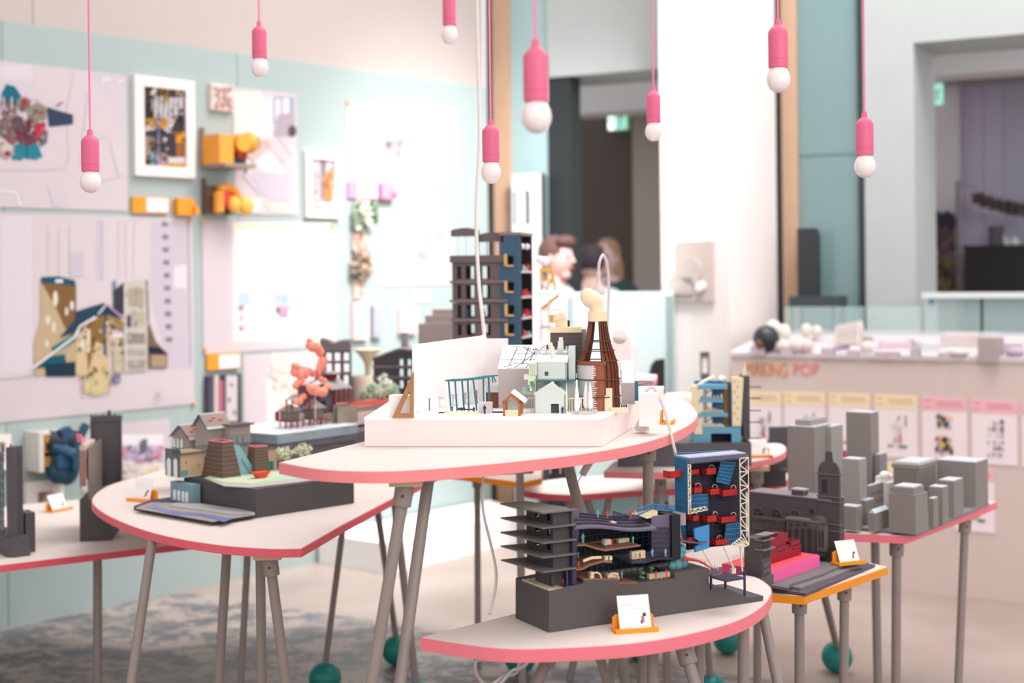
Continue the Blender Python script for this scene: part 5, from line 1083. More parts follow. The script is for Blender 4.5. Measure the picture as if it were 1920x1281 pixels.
# green translucent stair cluster left
GT = mat((206, 218, 196), .5, .03); mb = MB()
for a, b, c, d in ((982, 703, 1004, 712), (990, 712, 1002, 722), (993, 720, 1004, 734), (991, 682, 1006, 704)): pbox(F1, mb, a, b, c, d, yh+.03, .03)
for i in range(4): pbox(F1, mb, 992+i*3.6, 680, 993+i*3.6, 705, yh+.028, .002)
mb.build('green_stair', GT, t)
mb = MB(); p0 = F1.at(992, 716, yh+.03); p1 = F1.at(1004, 714, yh+.03); p3 = F1.at(1003, 745, yh+.03); mb.prismy([p0, p1, p3], yh+.03, yh+.05); mb.build('green_funnel', mat((176, 204, 160), .4), t)
mb = MB(); mb.loft([(F1.at(978, 738, yh+.02)[0], yh+.02, F1.at(978, 738, yh+.02)[1]), (F1.at(1001, 741, yh+.02)[0], yh+.02, F1.at(1001, 741, yh+.02)[1]), (F1.at(996, 730, yh+.06)[0], yh+.06, F1.at(996, 728, yh+.06)[1]), (F1.at(980, 730, yh+.06)[0], yh+.06, F1.at(980, 728, yh+.06)[1])], [(F1.at(978, 736, yh+.02)[0], yh+.02, F1.at(978, 736, yh+.02)[1]), (F1.at(1001, 739, yh+.02)[0], yh+.02, F1.at(1001, 739, yh+.02)[1]), (F1.at(996, 726, yh+.06)[0], yh+.06, F1.at(996, 726, yh+.06)[1]), (F1.at(980, 726, yh+.06)[0], yh+.06, F1.at(980, 726, yh+.06)[1])]); mb.build('green_shed_roof', mat((150, 168, 152)), t)
mb = MB(); pbox(F1, mb, 990, 746, 1003, 749, yh+.05, .02); pbox(F1, mb, 1066, 746, 1105, 748, yh+.05, .02); [pbox(F1, mb, a, 748, a+1.2, 774, yh+.05, .002) for a in (996, 1000, 1067, 1072, 1078, 1090, 1098)]; mb.build('cream_rail', mat((238, 220, 178)), t)
# bottle kiln
yk = g(1125, 772)[1]+.06; cx, _ = F1.at(1121.5, 700, yk); kz = lambda py: F1.at(1125, py, yk)[1]; kr = lambda w_: w_*F1.w(cx, yk).y/FPX
prof = [(41, 772), (40, 740), (39.5, 712), (38, 690), (35, 675), (30, 660), (24, 640), (20, 620), (17.5, 600), (15.5, 586)]
BR = mat((112, 62, 38), .55, .1, 30, name='kiln_plywood')
N = 18
rn = random.Random(3)
for deg in (128, 146, 172, 190, 286, 300, 316, 332, 348, 4, 22, 44):
    a = R_(deg)
    mb = MB(); u = Vector((math.cos(a), math.sin(a), 0)); v = Vector((-u.y, u.x, 0))*.0013
    low = 0
    if 150 < deg < 275: low = 3      # the part in front that stands on the drum
    out = [(kr(w_), kz(p)) for w_, p in prof[low:]]; inn = [(max(kr(w_)-.013, .004), z) for (w_, p), z in zip(prof[low:], [kz(p) for _, p in prof[low:]])]
    L = out+inn[::-1]
    A_ = [Vector((cx, yk, 0))+u*r+v+Vector((0, 0, z)) for r, z in L]; B_ = [Vector((cx, yk, 0))+u*r-v+Vector((0, 0, z)) for r, z in L]
    n_ = len(out)
    for k in range(n_-1):
        mb.loft([A_[k], A_[k+1], A_[2*n_-2-k], A_[2*n_-1-k]], [B_[k], B_[k+1], B_[2*n_-2-k], B_[2*n_-1-k]])
    mb.build('kiln_rib', BR, t)
mb = MB()          # boarded side of the kiln
for k in range(len(prof)-1):
    (w0, p0), (w1, p1) = prof[k], prof[k+1]
    for i in range(10):
        a0 = R_(-70)+R_(150)*i/10; a1 = R_(-70)+R_(150)*(i+1)/10
        f = lambda w_, p, a: (cx+(kr(w_)-.006)*math.cos(a), yk+(kr(w_)-.006)*math.sin(a), kz(p))
        mb.add([f(w0, p0, a0), f(w0, p0, a1), f(w1, p1, a1), f(w1, p1, a0)], [(0, 1, 2, 3)])
mb.build('kiln_lining', mat((126, 72, 44), .6, .12, 25), t, True)
RG = mat((84, 56, 50), .5)
for p, w_ in ((640, 25), (657, 31), (676, 37), (710, 41), (742, 42)):
    mb = MB(); r = kr(w_); mb.tube([(cx+r*math.cos(2*math.pi*i/28), yk+r*math.sin(2*math.pi*i/28), kz(p)) for i in range(29)], .0015, 6); mb.build('kiln_ring', RG, t, True)
mb = MB(); mb.prism([(cx+kr(41)*math.cos(R_(q)), yk+kr(41)*math.sin(R_(q))) for q in range(165, 300, 8)]+[(cx+kr(30)*math.cos(R_(q)), yk+kr(30)*math.sin(R_(q))) for q in range(296, 164, -8)], kz(683), kz(676)); mb.build('drum_rim', mat((140, 82, 58)), t)
mb = MB(); A_ = [(cx+kr(40)*math.cos(R_(q)), yk+kr(40)*math.sin(R_(q))) for q in range(170, 262, 6)]; mb.prism(A_+[(cx+(x-cx)*.93, yk+(y-yk)*.93) for x, y in A_[::-1]], kz(712), kz(683)); mb.build('grey_drum', mat((206, 200, 202), .4), t)
mb = MB(); mb.prism([(cx+(x-cx)*.96, yk+(y-yk)*.96) for x, y in A_]+[(cx+(x-cx)*.88, yk+(y-yk)*.88) for x, y in A_[::-1]], kz(745), kz(712)); mb.build('pale_drum', mat((196, 204, 198), .4), t)
mb = MB(); A2 = [(cx+kr(40)*math.cos(R_(q)), yk+kr(40)*math.sin(R_(q))) for q in range(258, 290, 6)]; mb.prism(A2+[(cx+(x-cx)*.95, yk+(y-yk)*.95) for x, y in A2[::-1]], BZ, kz(677)); mb.build('terracotta_panel', mat((150, 84, 58), .6, .05), t)
mb = MB()
for i in range(22):
    p = 684+i*4; q0 = R_(256); q1 = R_(261+rn.uniform(0, 8)); r = kr(40.6)
    mb.prism([(cx+r*math.cos(q0), yk+r*math.sin(q0)), (cx+r*math.cos(q1), yk+r*math.sin(q1)), (cx+r*.97*math.cos(q1), yk+r*.97*math.sin(q1)), (cx+r*.97*math.cos(q0), yk+r*.97*math.sin(q0))], kz(p+2), kz(p))
mb.build('toothed_edge', mat((226, 220, 220)), t)
CRC = mat((246, 222, 188), .5, .02, name='cream_print')
mb = MB(); pbox(F1, mb, 1124, 742, 1148, 772, yk-kr(36), .012); mb.build('cream_stair', CRC, t); mb = MB(); pbox(F1, mb, 1136, 728, 1148, 742, yk-kr(35), .01); pbox(F1, mb, 1146, 765, 1178, 774, yk-kr(44), .012); mb.each('cream_step', CRC, t)
zc = kz(586); r0 = kr(16)
mb = MB(); mb.lathe([(r0*1.02, kz(603)), (r0*1.12, kz(602)), (r0*1.12, kz(584)), (r0*.95, kz(583))], (cx, yk, 0), 24); mb.build('kiln_collar', CRC, t, True)
def lerp3(a, b, f): return Vector(a)+(Vector(b)-Vector(a))*f
a = Vector((cx, yk, kz(584))); b = Vector((cx-kr(3), yk, kz(568))); c = Vector((cx-kr(27), yk-.004, kz(547)))
mb = MB(); mb.tube([a, a+(b-a)*.5, b, b+(c-b)*.25, b+(c-b)*.6, b+(c-b)*.9, b+(c-b)*1.05], [r0*.84, r0*.84, r0*1.05, r0*1.12, r0*1.02, r0*.75, r0*.3], 18); mb.build('cowl', CRC, t, True)
# dark corrugated block with cream roof and small cowl
yd = yk+.1
x0, x1, z0, z1 = pbox(F1, MB(), 1032, 624, 1092, 700, yd, .1)
mb = MB()
for i in range(16): zz = z0+(z1-z0)*i/16; mb.box(x0, x1, yd+(.0012 if i % 2 else 0), yd+.1, zz, zz+(z1-z0)/16)
mb.build('dark_block', mat((96, 88, 86), .6), t)
mb = MB(); pbox(F1, mb, 1031, 614, 1089, 624, yd-.004, .1); mb.build('cream_roof', CRC, t)
x, z = F1.at(1052, 614, yd+.03); mb = MB(); k = kr(1); mb.tube([(x, yd+.03, z), (x, yd+.03, z+12*k), (x-k*2, yd+.03, z+16*k), (x-k*5, yd+.03, z+26*k), (x-k*7, yd+.03, z+28*k)], [11*k, 11*k, 14*k, 11*k, 5*k], 14); mb.build('small_cowl', CRC, t, True)
b1('corrugated_side', mat((150, 144, 144)), 1090, 618, 1099, 700, yd+.03, .05); b1('black_post', mat((30, 28, 30)), 1064, 601, 1068, 614, yd+.05, .01)
# cypress trees
PT = mat((250, 240, 240), .6)
for px, top, bot, w_ in ((1082, 717, 778, 5), (1077, 716, 768, 3.5), (1099, 716, 772, 6), (1107, 716, 773, 5), (1063, 718, 776, 1.5)):
    x, y = g(px, bot); z1 = F1.at(px, top, y)[1]; s_ = w_*F1.w(x, y).y/FPX; H_ = z1-BZ
    mb = MB(); mb.lathe([(.001, BZ), (.001, BZ+H_*.1), (s_*.8, BZ+H_*.14), (s_, BZ+H_*.3), (s_*.85, BZ+H_*.5), (s_*.5, BZ+H_*.8), (.0005, z1)], (x, y, 0), 10); mb.build('cypress', PT, t)
mb = MB(); [mb.box(g(a, 778)[0], g(b, 778)[0], g(a, c)[1], g(a, c)[1]+.012, BZ, BZ+h) for a, b, c, h in ((1072, 1086, 778, .008), (1085, 1110, 779, .01), (1110, 1120, 777, .012))]; mb.each('kerb', mat((196, 188, 190)), t)
# right hand blocks
yr = g(1180, 762)[1]+.06
x0, x1, z0, z1 = pbox(F1, MB(), 1163, 718, 1190, 762, yr, .1)
mb = MB(); mb.box(x0, x1, yr, yr+.16, BZ, z1); mb.build('grey_block', mat((180, 168, 168)), t)
zz = F1.at(1176, 676, yr+.16)[1]; mb = MB(); mb.loft([(x0, yr, z1), (x1, yr, z1), (x1, yr+.16, z1), (x0, yr+.16, z1)], [(x0+.002, yr+.02, z1+.004), (x1-.001, yr+.02, z1+.004), (x1-.001, yr+.16, zz), (x0+.002, yr+.16, zz)]); mb.build('pitched_block_roof', mat((232, 214, 214)), t)
b1('slim_pole', mat((200, 194, 194)), 1163, 693, 1166, 762, yr-.02, .004)
b1('arched_block', mat((246, 232, 230)), 1148, 632, 1182, 690, yr+.22, .05); x, z = F1.at(1162, 632, yr+.22)
mb = MB(); mb.cyl((x, yr+.22, z), (x, yr+.27, z), kr(15), None, 20); mb.build('arched_top', mat((246, 232, 230)), t)
b1('white_block', mat((250, 240, 238)), 1182, 646, 1196, 740, yr+.24, .05); b1('white_block', mat((250, 240, 238)), 1178, 626, 1185, 650, yr+.26, .02); b1('white_block', WH, 1198, 738, 1236, 800, g(1215, 772)[1]+.1, .05)
b1('teal_edge', mat((60, 110, 130)), 1189, 715, 1197, 752, yr+.02, .004)
mb = MB()
for p_, q_ in (((1190, 722), (1226, 718)), ((1190, 724), (1224, 722)), ((1195, 716), (1222, 716))): a = F1.at(*p_, yr+.03); b = F1.at(*q_, yr+.08); mb.cyl((a[0], yr+.03, a[1]), (b[0], yr+.08, b[1]), .0014, None, 5)
mb.each('teal_rod', TF, t)
mb = MB(); x, y = g(1170, 768)
figs([(x+dx, y, BZ, .016) for dx in (-.006, 0, .006)], PUR, t)
# ================================================================== M2 cutaway theatre model
F2 = Fr(P(1030, 1187, .70), 28.4); DP = F2.flat(965, 1160, 0)[1]
t = thing('cutaway_theatre_model', 'dark cutaway theatre model with tiny figures and a blue lattice tower', 'model', F2)
q0 = lambda px, py, y=0: F2.at(px, py, y)
mb = MB(); pr = [(1029.5, 1187.5), (1029.5, 1108), (1094, 1094), (1094, 1088), (1161, 1088), (1161, 1097), (1196, 1093), (1265, 1085), (1265, 1074), (1329, 1066), (1330, 1106), (1367, 1105), (1403, 1121), (1431, 1117.5), (1431, 1127)]
poly = [q0(*p) for p in pr]; poly[0] = (poly[0][0], 0.001); poly[-1] = (poly[-1][0], .001)
mb.prismy(poly, 0, DP); mb.build('base', mat((84, 77, 76), .6, .04, 20), t)
ZB = lambda px: q0(px, {0: 1}.get(0) and 1100)[1]
zg = q0(1030, 1108)[1]
BK = mat((70, 68, 70), .6, .05); SLAB = mat((112, 106, 102), .55, .04)
# left block with overhanging slabs: local x to the right front, y to the back
xa, xb = q0(1036, 1000, .01)[0], q0(1069, 1000, .01)[0]
yb_ = F2.atx(988, 1040, xa)[0]
lev = [958, 986, 1014, 1041, 1068]; zs = [F2.at(1040, p, -.005)[1] for p in lev]
ytip = F2.atx(952, 1000, -.02)[0]
for i, z in enumerate(zs):
    mb = MB(); ov = .016 if i else .02
    mb.prism([(-.022, -.012), (xb+.004, -.012), (xb+.004, .02), (xa+.01, ytip*.97), (-.04, ytip)], z-.0035, z); mb.build('floor_slab', SLAB, t)
zprev = zs[0]
for i in range(len(zs)-1):
    za, zb2 = zs[i+1], zs[i]-.0035
    hs = [(.022, .04, za+.006, zb2-.004), (.075, .095, za+.005, zb2-.005)] if i < 3 else []
    mb = MB(); mb.box(xa, xb, .008, .012, za, zb2)
    # left wall with windows (plane local x)
    ys = sorted([.012, yb_]+[q for h in hs for q in h[:2] if q < yb_])
    tmp = MB(); tmp.holes(.012, yb_, za, zb2, [h for h in hs if h[1] < yb_], 0, .004)
    mb.add([(xa+v[1], v[0], v[2]) for v in tmp.v], [f[::-1] for f in tmp.f])
    mb.box(xa+.03, xa+.032, .02, yb_, za, zb2).box(xa, xb, yb_-.004, yb_, za, zb2)
    mb.build('storey_wall', BK, t)
    if i in (0, 1):
        mb = MB(); h = hs[0] if i else hs[1]; mb.box(xa+.006, xa+.008, h[0]+.003, h[1]-.004, h[2]+.003, h[3]-.002); mb.build('window_pane', mat((206, 222, 238), .3), t)
mb = MB(); mb.box(xa+.004, xa+.008, .02, yb_*.75, zg, zs[-1]-.003).box(xa+.004, xb*.9, .03, .034, zg, zs[-1]-.003); mb.build('ground_wall', BK, t)
mb = MB(); mb.box(.0, q0(1094, 1100, 0)[0]-.002, .001, DP*.8, zg, zg+.003); mb.build('timber_floor', mat((214, 196, 164), .6, .06), t)
mb = MB(); mb.box(xb-.002, xb+.004, .0, .02, q0(1068, 1072, .0)[1], zs[0]); mb.build('corner_post', mat((88, 84, 82)), t)
# purple shell
PV = mat((104, 94, 116), .55, .08, 40); PVD = mat((54, 48, 70), .55, .05)
zc0 = q0(1083, 990)[1]; x0 = q0(1072, 985)[0]; x1 = q0(1226, 985)[0]
def edge(px): return 993-3*math.sin((px-1072)/154*6.3)
mb = MB(); pts = [(q0(px, edge(px))[0], q0(px, edge(px))[1]) for px in range(1074, 1229, 11)]
for (xa_, za_), (xb2, zb2) in zip(pts[:-1], pts[1:]):
    dz = .02
    mb.loft([(xa_, -.008, za_), (xb2, -.008, zb2), (xb2, .1, zb2+dz), (xa_, .1, za_+dz)], [(xa_, -.008, za_+.005), (xb2, -.008, zb2+.005), (xb2, .1, zb2+dz+.004), (xa_, .1, za_+dz+.004)])
mb.build('canopy', PV, t)
mb = MB(); rn = random.Random(9)
for i in range(60):
    px = 1080+i*2.4; xx, zz = q0(px, edge(px))
    for r in range(4):
        y_ = .004+r*.022; mb.obox((xx+.002*r, y_+.008, zz+.006+(y_+.016)*.185), (.0008, .016, .0012), (.18, 0, 0))
mb.build('canopy_perforation', PVD, t)
mb = MB(); mb.box(q0(1133, 985, .04)[0], q0(1152, 985, .04)[0], .03, .05, q0(1140, 987, .04)[1], q0(1140, 979, .04)[1]); mb.build('rooflight', mat((222, 208, 178)), t)
mb = MB(); pl = [q0(p, r) for p, r in ((1071, 982), (1076, 982), (1084, 998), (1080, 1020), (1078, 1050), (1079, 1093), (1071, 1094))]; mb.prismy(pl, -.006, .1); mb.build('shell_wall', PVD, t)
mb = MB(); mb.box(q0(1079, 1040, .12)[0], q0(1262, 1040, .12)[0], .12, .125, zg, zc0-.004); mb.build('back_wall', mat((22, 24, 30), .5), t)
TLG = mat((40, 92, 104), .5); mb = MB(); zA, zB = q0(1150, 1085, .115)[1], q0(1150, 1000, .115)[1]
for i in range(16): x = q0(1085+i*11, 1040, .115)[0]; mb.box(x, x+.0012, .115, .117, zA, zB)
for i in range(7): z = zA+(zB-zA)*i/6; mb.box(q0(1085, 1040, .115)[0], q0(1255, 1040, .115)[0], .115, .117, z, z+.0012)
mb.build('teal_grid', TLG, t)
def wave(nm, m, pxs, y, dep, th):
    mb = MB(); pp = [q0(a, b, y) for a, b in pxs]
    for a, b in zip(pp[:-1], pp[1:]): mb.prismy([(a[0], a[1]), (b[0], b[1]), (b[0], b[1]-th), (a[0], a[1]-th)], y, y+dep)
    mb.build(nm, m, t)
BF = mat((150, 104, 88), .6, .06)
wave('upper_floor', BF, [(1078, 1022), (1098, 1021), (1120, 1028), (1135, 1031), (1170, 1026), (1201, 1022)], .0, .1, .0035)
wave('middle_floor', BF, [(1078, 1068), (1092, 1066), (1108, 1058), (1130, 1052), (1148, 1053)], .0, .09, .0035)
wave('ground_floor', BF, [(1094, 1086), (1161, 1086), (1161, 1094), (1196, 1092)], .0, .1, .002)
wave('right_floor', PVD, [(1184, 1055), (1210, 1054), (1235, 1047), (1262, 1047)], .0, .1, .003)
CRF = mat((226, 208, 170), .6)
wave('cream_railing', CRF, [(1094, 1050), (1110, 1044), (1128, 1043)], .002, .004, .006)
mb = MB()
for a, b, c, d, y in ((1135, 1043, 1140, 1051, .01), (1143, 1043, 1148, 1051, .01), (1185, 1034, 1210, 1048, .03), (1108, 1073, 1114, 1086, .01), (1140, 1076, 1160, 1087, .02), (1218, 1075, 1258, 1084, .02), (1133, 1012, 1146, 1022, .03), (1160, 1010, 1180, 1022, .05)): pbox(F2, mb, a, b, c, d, y, .012)
mb.each('furniture', CRF, t)
def arcp(cx, cy, r, y, nm, m, w_=.0022):
    mb = MB(); k = F2.w(*F2.at(cx, cy, y)[:1], y).y/FPX; x, z = F2.at(cx, cy, y)
    mb.tube([(x+r*k*math.cos(a), y, z+r*k*math.sin(a)) for a in [math.pi*i/10 for i in range(11)]], w_, 6); return mb.build(nm, m, t)
arcp(1117, 1086, 12, .01, 'cream_arch', CRF); arcp(1150, 1087, 12, .015, 'cream_arch', CRF)
REDF = mat((226, 76, 72), .5); TLF = mat((130, 190, 190), .5)
mbr, mbt = REDF, TLF
def fig(m, px, py, hpx, y): x, z = q0(px, py, y); k = F2.w(x, y).y/FPX; figs([(x, y, z, hpx*k)], m, t)
for px, py, h, y in ((1085, 1067, 15, .008), (1147, 1023, 12, .01), (1200, 1050, 14, .01), (1230, 1088, 17, .005), (1250, 1084, 16, .006), (1056, 1097, 12, .03), (1139, 972, 14, .05), (1183, 971, 18, .05), (1250, 960, 6, .05)): fig(mbr, px, py, h, y)
for px, py, h, y in ((1136, 1024, 14, .008), (1093, 1019, 20, .03), (1187, 1019, 14, .03), (1192, 1050, 13, .008), (1223, 1044, 15, .01), (1248, 1044, 15, .012), (1240, 1086, 14, .008), (1121, 971, 14, .06), (1191, 970, 14, .05), (1166, 1084, 13, .03), (1084, 1046, 12, .05)): fig(mbt, px, py, h, y)
mb = MB()
for px in (1203, 1222): x, z = q0(px, 1075, .03); leaves(mb, (x, .03, z), (.005, .005, .02), 40, .006)
mb.build('green_plants', mat((110, 150, 112), .7), t)
mb = MB()
for a, b, c in ((1063, 1070, 1064), (1075, 1074, 1073)): p = q0(a, 1070, .012); r = q0(c, 1098, .012); mb.cyl((p[0], .012, p[1]), (r[0], .012, r[1]), .0022, None, 6)
mb.each('blue_column', mat((60, 90, 150)), t)
# roof railing and lattice screens
def lattice(nm, m, quad, y, nx, nz, w_=.0011, frame=True):
    mb = MB(); A, B, C, E = [q0(a, b, y) for a, b in quad]
    L = lambda u, v: Vector((A[0]*(1-u)*(1-v)+B[0]*u*(1-v)+C[0]*u*v+E[0]*(1-u)*v, 0, A[1]*(1-u)*(1-v)+B[1]*u*(1-v)+C[1]*u*v+E[1]*(1-u)*v))
    for i in range(nx+1):
        a, b = L(i/nx, 0), L(i/nx, 1); mb.cyl((a.x, y, a.z), (b.x, y, b.z), w_, None, 4)
    for i in range(nz+1):
        a, b = L(0, i/nz), L(1, i/nz); mb.cyl((a.x, y, a.z), (b.x, y, b.z), w_*1.6, None, 4)
    return mb.build(nm, m, t)
BL = mat((52, 120, 164), .5, .06); BLD = mat((40, 86, 124), .5, .06)
lattice('roof_railing', PVD, ((1150, 959), (1178, 968), (1178, 975), (1150, 973)), .06, 10, 1)
lattice('roof_railing', PVD, ((1085, 974), (1215, 966), (1215, 970), (1085, 978)), .09, 34, 1, .0008)
lattice('bridge_railing', BL, ((1196, 956), (1222, 945), (1222, 955), (1196, 966)), .03, 10, 1); lattice('bridge_railing', BL, ((1222, 945), (1265, 949), (1265, 959), (1222, 955)), .03, 16, 1)
mb = MB(); mb.loft([(q0(1196, 966, .03)[0], .03, q0(1196, 966, .03)[1]), (q0(1233, 958, .03)[0], .03, q0(1233, 958, .03)[1]), (q0(1233, 973, .03)[0], .03, q0(1233, 968, .03)[1]), (q0(1213, 973, .03)[0], .03, q0(1213, 973, .03)[1])], [(q0(1196, 966, .03)[0], .06, q0(1196, 966, .03)[1]), (q0(1233, 958, .03)[0], .06, q0(1233, 958, .03)[1]), (q0(1233, 973, .03)[0], .06, q0(1233, 968, .03)[1]), (q0(1213, 973, .03)[0], .06, q0(1213, 973, .03)[1])]); mb.build('cream_bridge', CRF, t)
mb = MB(); pbox(F2, mb, 1072, 955, 1086, 985, .05, .03); mb.build('purple_stub', PV, t)
mb = MB(); pbox(F2, mb, 1222, 966, 1258, 1047, .03, .004); mb.build('purple_screen_wall', PV, t); lattice('purple_screen', PVD, ((1222, 990), (1258, 990), (1254, 1046), (1224, 1046)), .026, 9, 6, .0009)
mb = MB(); pbox(F2, mb, 1260, 966, 1276, 1050, .02, .06); mb.build('black_core', mat((26, 30, 36)), t)
# blue lattice tower
YT = .02; DT = F2.atx(1267, 905, F2.at(1290, 905, .02)[0])[0]-.02
mb = MB(); pbox(F2, mb, 1288, 866, 1398, 1025, YT+DT, .006); mb.build('tower_back', mat((44, 40, 56), .55, .05), t)
lattice('tower_back_screen', PVD, ((1290, 868), (1386, 860), (1386, 1020), (1290, 1030)), YT+DT-.003, 26, 12, .0007)
mb = MB(); A = [q0(1266, 852, YT), q0(1400, 846, YT), q0(1402, 853, YT), q0(1285, 868, YT)]
mb.prismy([q0(1268, 868, YT), q0(1290, 869, YT), q0(1402, 857, YT), q0(1400, 851, YT), q0(1290, 861, YT)][1:], YT-.004, YT+DT+.006); mb.build('tower_roof', mat((92, 92, 118), .5), t)
mb = MB(); za = q0(1290, 861, YT)[1]; mb.box(q0(1291, 860, YT)[0], q0(1398, 850, YT)[0], YT+.0, YT+DT, za+.001, za+.004); mb.build('tower_roof_deck', mat((176, 180, 200), .5), t)
lattice('roof_parapet', BL, ((1267, 850), (1382, 844), (1382, 849), (1267, 857)), YT+DT, 30, 1, .001)
mb = MB(); XS = q0(1290, 905, YT)[0]; lbox(F2, mb, 1267, 858, 1290, 960, XS, .004); mb.build('tower_side', mat((58, 118, 152), .5, .08), t)
mb = MB()
for i in range(7): yy = YT+DT*i/6; mb.box(XS-.002, XS, yy-.0008, yy+.0008, F2.atx(1278, 960, XS)[1], F2.atx(1278, 860, XS)[1])
for i in range(10): zz = F2.atx(1278, 960-i*11, XS)[1]; mb.box(XS-.0025, XS, YT, YT+DT, zz-.001, zz+.001)
mb.build('tower_side_screen', BL, t)
CT = mat((226, 216, 190), .55)
def truss(a0, a1, b0, b1, n, y, r):
    mb = MB(); p = [q0(a0[0]+(a1[0]-a0[0])*i/n, a0[1]+(a1[1]-a0[1])*i/n, y) for i in range(n+1)]; s_ = [q0(b0[0]+(b1[0]-b0[0])*i/n, b0[1]+(b1[1]-b0[1])*i/n, y) for i in range(n+1)]
    c = lambda u, v: mb.cyl((u[0], y, u[1]), (v[0], y, v[1]), r, None, 6)
    c(p[0], p[-1]); c(s_[0], s_[-1])
    for i in range(n): c(p[i], s_[i+1]) if i % 2 else c(s_[i], p[i+1])
    for i in range(0, n+1, 2): c(p[i], s_[i])
    mb.build('cream_truss', CT, t)
truss((1387, 860), (1389, 1008), (1403, 858), (1404, 1022), 12, YT-.004, .0016)
truss((1389, 1008), (1371, 1022), (1404, 1022), (1394, 1026), 4, YT-.004, .0015)
truss((1290, 872), (1291, 964), (1295, 872), (1295, 956), 8, YT-.006, .0012); truss((1291, 964), (1327, 956), (1295, 956), (1322, 950), 6, YT-.006, .0012)
RB = mat((186, 44, 40), .5, .05)
for a, b, c, d in ((1294, 881, 1311, 890), (1324, 878, 1343, 890), (1301, 914, 1317, 925), (1331, 917, 1349, 928), (1355, 918, 1383, 930), (1299, 967, 1311, 977), (1326, 967, 1344, 979), (1352, 969, 1381, 980), (1341, 1012, 1366, 1022), (1290, 1007, 1323, 1019), (1255, 883, 1280, 896)):
    mb = MB(); x0, x1, z0, z1 = pbox(F2, MB(), a, b, c, d, YT+DT-.03, .02)
    yy = YT+DT-.03
    mb.box(x0, x1, yy, yy+.028, z0, z0+.002).box(x0, x1, yy, yy+.002, z0, z1).box(x0, x0+.002, yy, yy+.028, z0, z1).box(x1-.002, x1, yy, yy+.028, z0, z1)
    n_ = max(3, int((c-a)/3))
    for i in range(n_): xx = x0+(x1-x0)*(i+.5)/n_; mb.box(xx-.0004, xx+.0004, yy-.001, yy, z0, z1)
    mb.build('red_balcony', RB, t)
for cx_, cy_ in ((1334, 878), (1309, 912), (1340, 915), (1375, 916), (1341, 966), (1375, 967), (1349, 1010)): arcp(cx_, cy_, 6, YT+DT-.006, 'cream_arch', CT, .0009)
def bluep(quad, y, nx, nz):
    mb = MB(); pp = [q0(a, b, y) for a, b in quad]; mb.prismy(pp, y, y+.004); mb.build('blue_panel', BLD, t); lattice('blue_lattice', BL, quad, y-.001, nx, nz)
bluep(((1352, 866), (1379, 868), (1367, 908), (1343, 903)), YT+.03, 6, 6); bluep(((1297, 928), (1327, 927), (1327, 951), (1297, 953)), YT+.035, 8, 3); bluep(((1362, 983), (1388, 981), (1384, 1020), (1358, 1022)), YT+.03, 7, 4); bluep(((1278, 986), (1297, 984), (1297, 1008), (1280, 1012)), YT+.06, 6, 3)
mb = MB(); pp = [q0(a, b, YT+.01) for a, b in ((1302, 992), (1330, 984), (1330, 1028), (1304, 1036), (1304, 1025), (1316, 1018), (1303, 1010))]; mb.prismy(pp, YT+.01, YT+.016); mb.build('blue_fin', mat((64, 140, 196), .5), t)
wave('purple_deck', PV, [(1276, 1014), (1312, 1018), (1326, 1016)], YT+.0, .06, .003)
fig(mbr, 1304, 914, 10, YT+.045); fig(mbr, 1349, 1012, 10, YT+.045); fig(mbr, 1280, 1014, 7, YT+.02); fig(mbt, 1338, 967, 9, YT+.045); fig(mbt, 1304, 1007, 14, YT+.02); fig(mbt, 1306, 967, 8, YT+.045)
mb = MB(); rn = random.Random(12)
for px in (1312, 1318, 1326, 1346, 1352, 1358, 1364):
    for py in range(880, 1000, 11):
        if rn.random() < .55: x, z = q0(px+rn.uniform(-2, 2), py, YT+.06); mb.ball((x, YT+.06, z), .0012, 6, 4)
mb.build('glass_beads', mat((226, 226, 230), .2), t)
# props, deck and slide at the right
mb = MB()
for a, b in (((1318, 1032), (1337, 1065)), ((1357, 1025), (1376, 1068)), ((1388, 1025), (1392, 1072))): p = q0(*a, .03); r = q0(*b, .03); mb.cyl((p[0], .03, p[1]), (r[0], .03, r[1]), .0024, None, 8)
mb.each('cream_prop', CT, t)
NV = mat((58, 56, 84), .5); mb = MB(); mb.prism([F2.flat(*p, q0(1332, 1070)[1]) for p in ((1331, 1072), (1362, 1080), (1398, 1074), (1365, 1066))], q0(1360, 1075)[1]-.004, q0(1360, 1075)[1]); zt = q0(1360, 1075)[1]
for px, bot in ((1334, 1108), (1361, 1105), (1397, 1118)): x = q0(px, 1075, .004)[0]; mb.box(x-.0022, x+.0022, .004, .009, q0(px, bot, .004)[1], zt)
mb.build('navy_deck', NV, t)
mb = MB(); pbox(F2, mb, 1373, 1066, 1380, 1076, .02, .01); mb.build('cream_kiosk', CRF, t)
mb = MB(); x, z = q0(1277, 1046, .04); rn = random.Random(1)
for dx, dz, r in ((0, .0, .016), (.004, .018, .013), (-.006, .012, .012), (.008, -.012, .015), (-.01, -.016, .016), (-.024, -.018, .012)): mb.ball((x+dx, .045, z+dz), (r, r, r*1.1), 12, 8, .1)
mb.build('teal_grotto', mat((96, 150, 158), .4, .15, 60), t, True)
mb = MB(); mb.tube([(q0(a, b, .02)[0], .02, q0(a, b, .02)[1]) for a, b in ((1283, 1047), (1294, 1049), (1310, 1052), (1322, 1058), (1334, 1066), (1350, 1072))], [.004, .004, .003, .0025, .002, .002], 8); mb.build('red_slide', mat((206, 66, 66)), t, True)
lattice('slide_railing', CRF, ((1286, 1043), (1325, 1050), (1327, 1054), (1288, 1047)), .03, 12, 1, .0006)
[fig(mbr, a, b, 9, .012) for a, b in ((1284, 1054), (1353, 1074), (1322, 1062))]; [fig(mbt, a, b, 9, .014) for a, b in ((1340, 1068), (1346, 1071), (1377, 1066))]

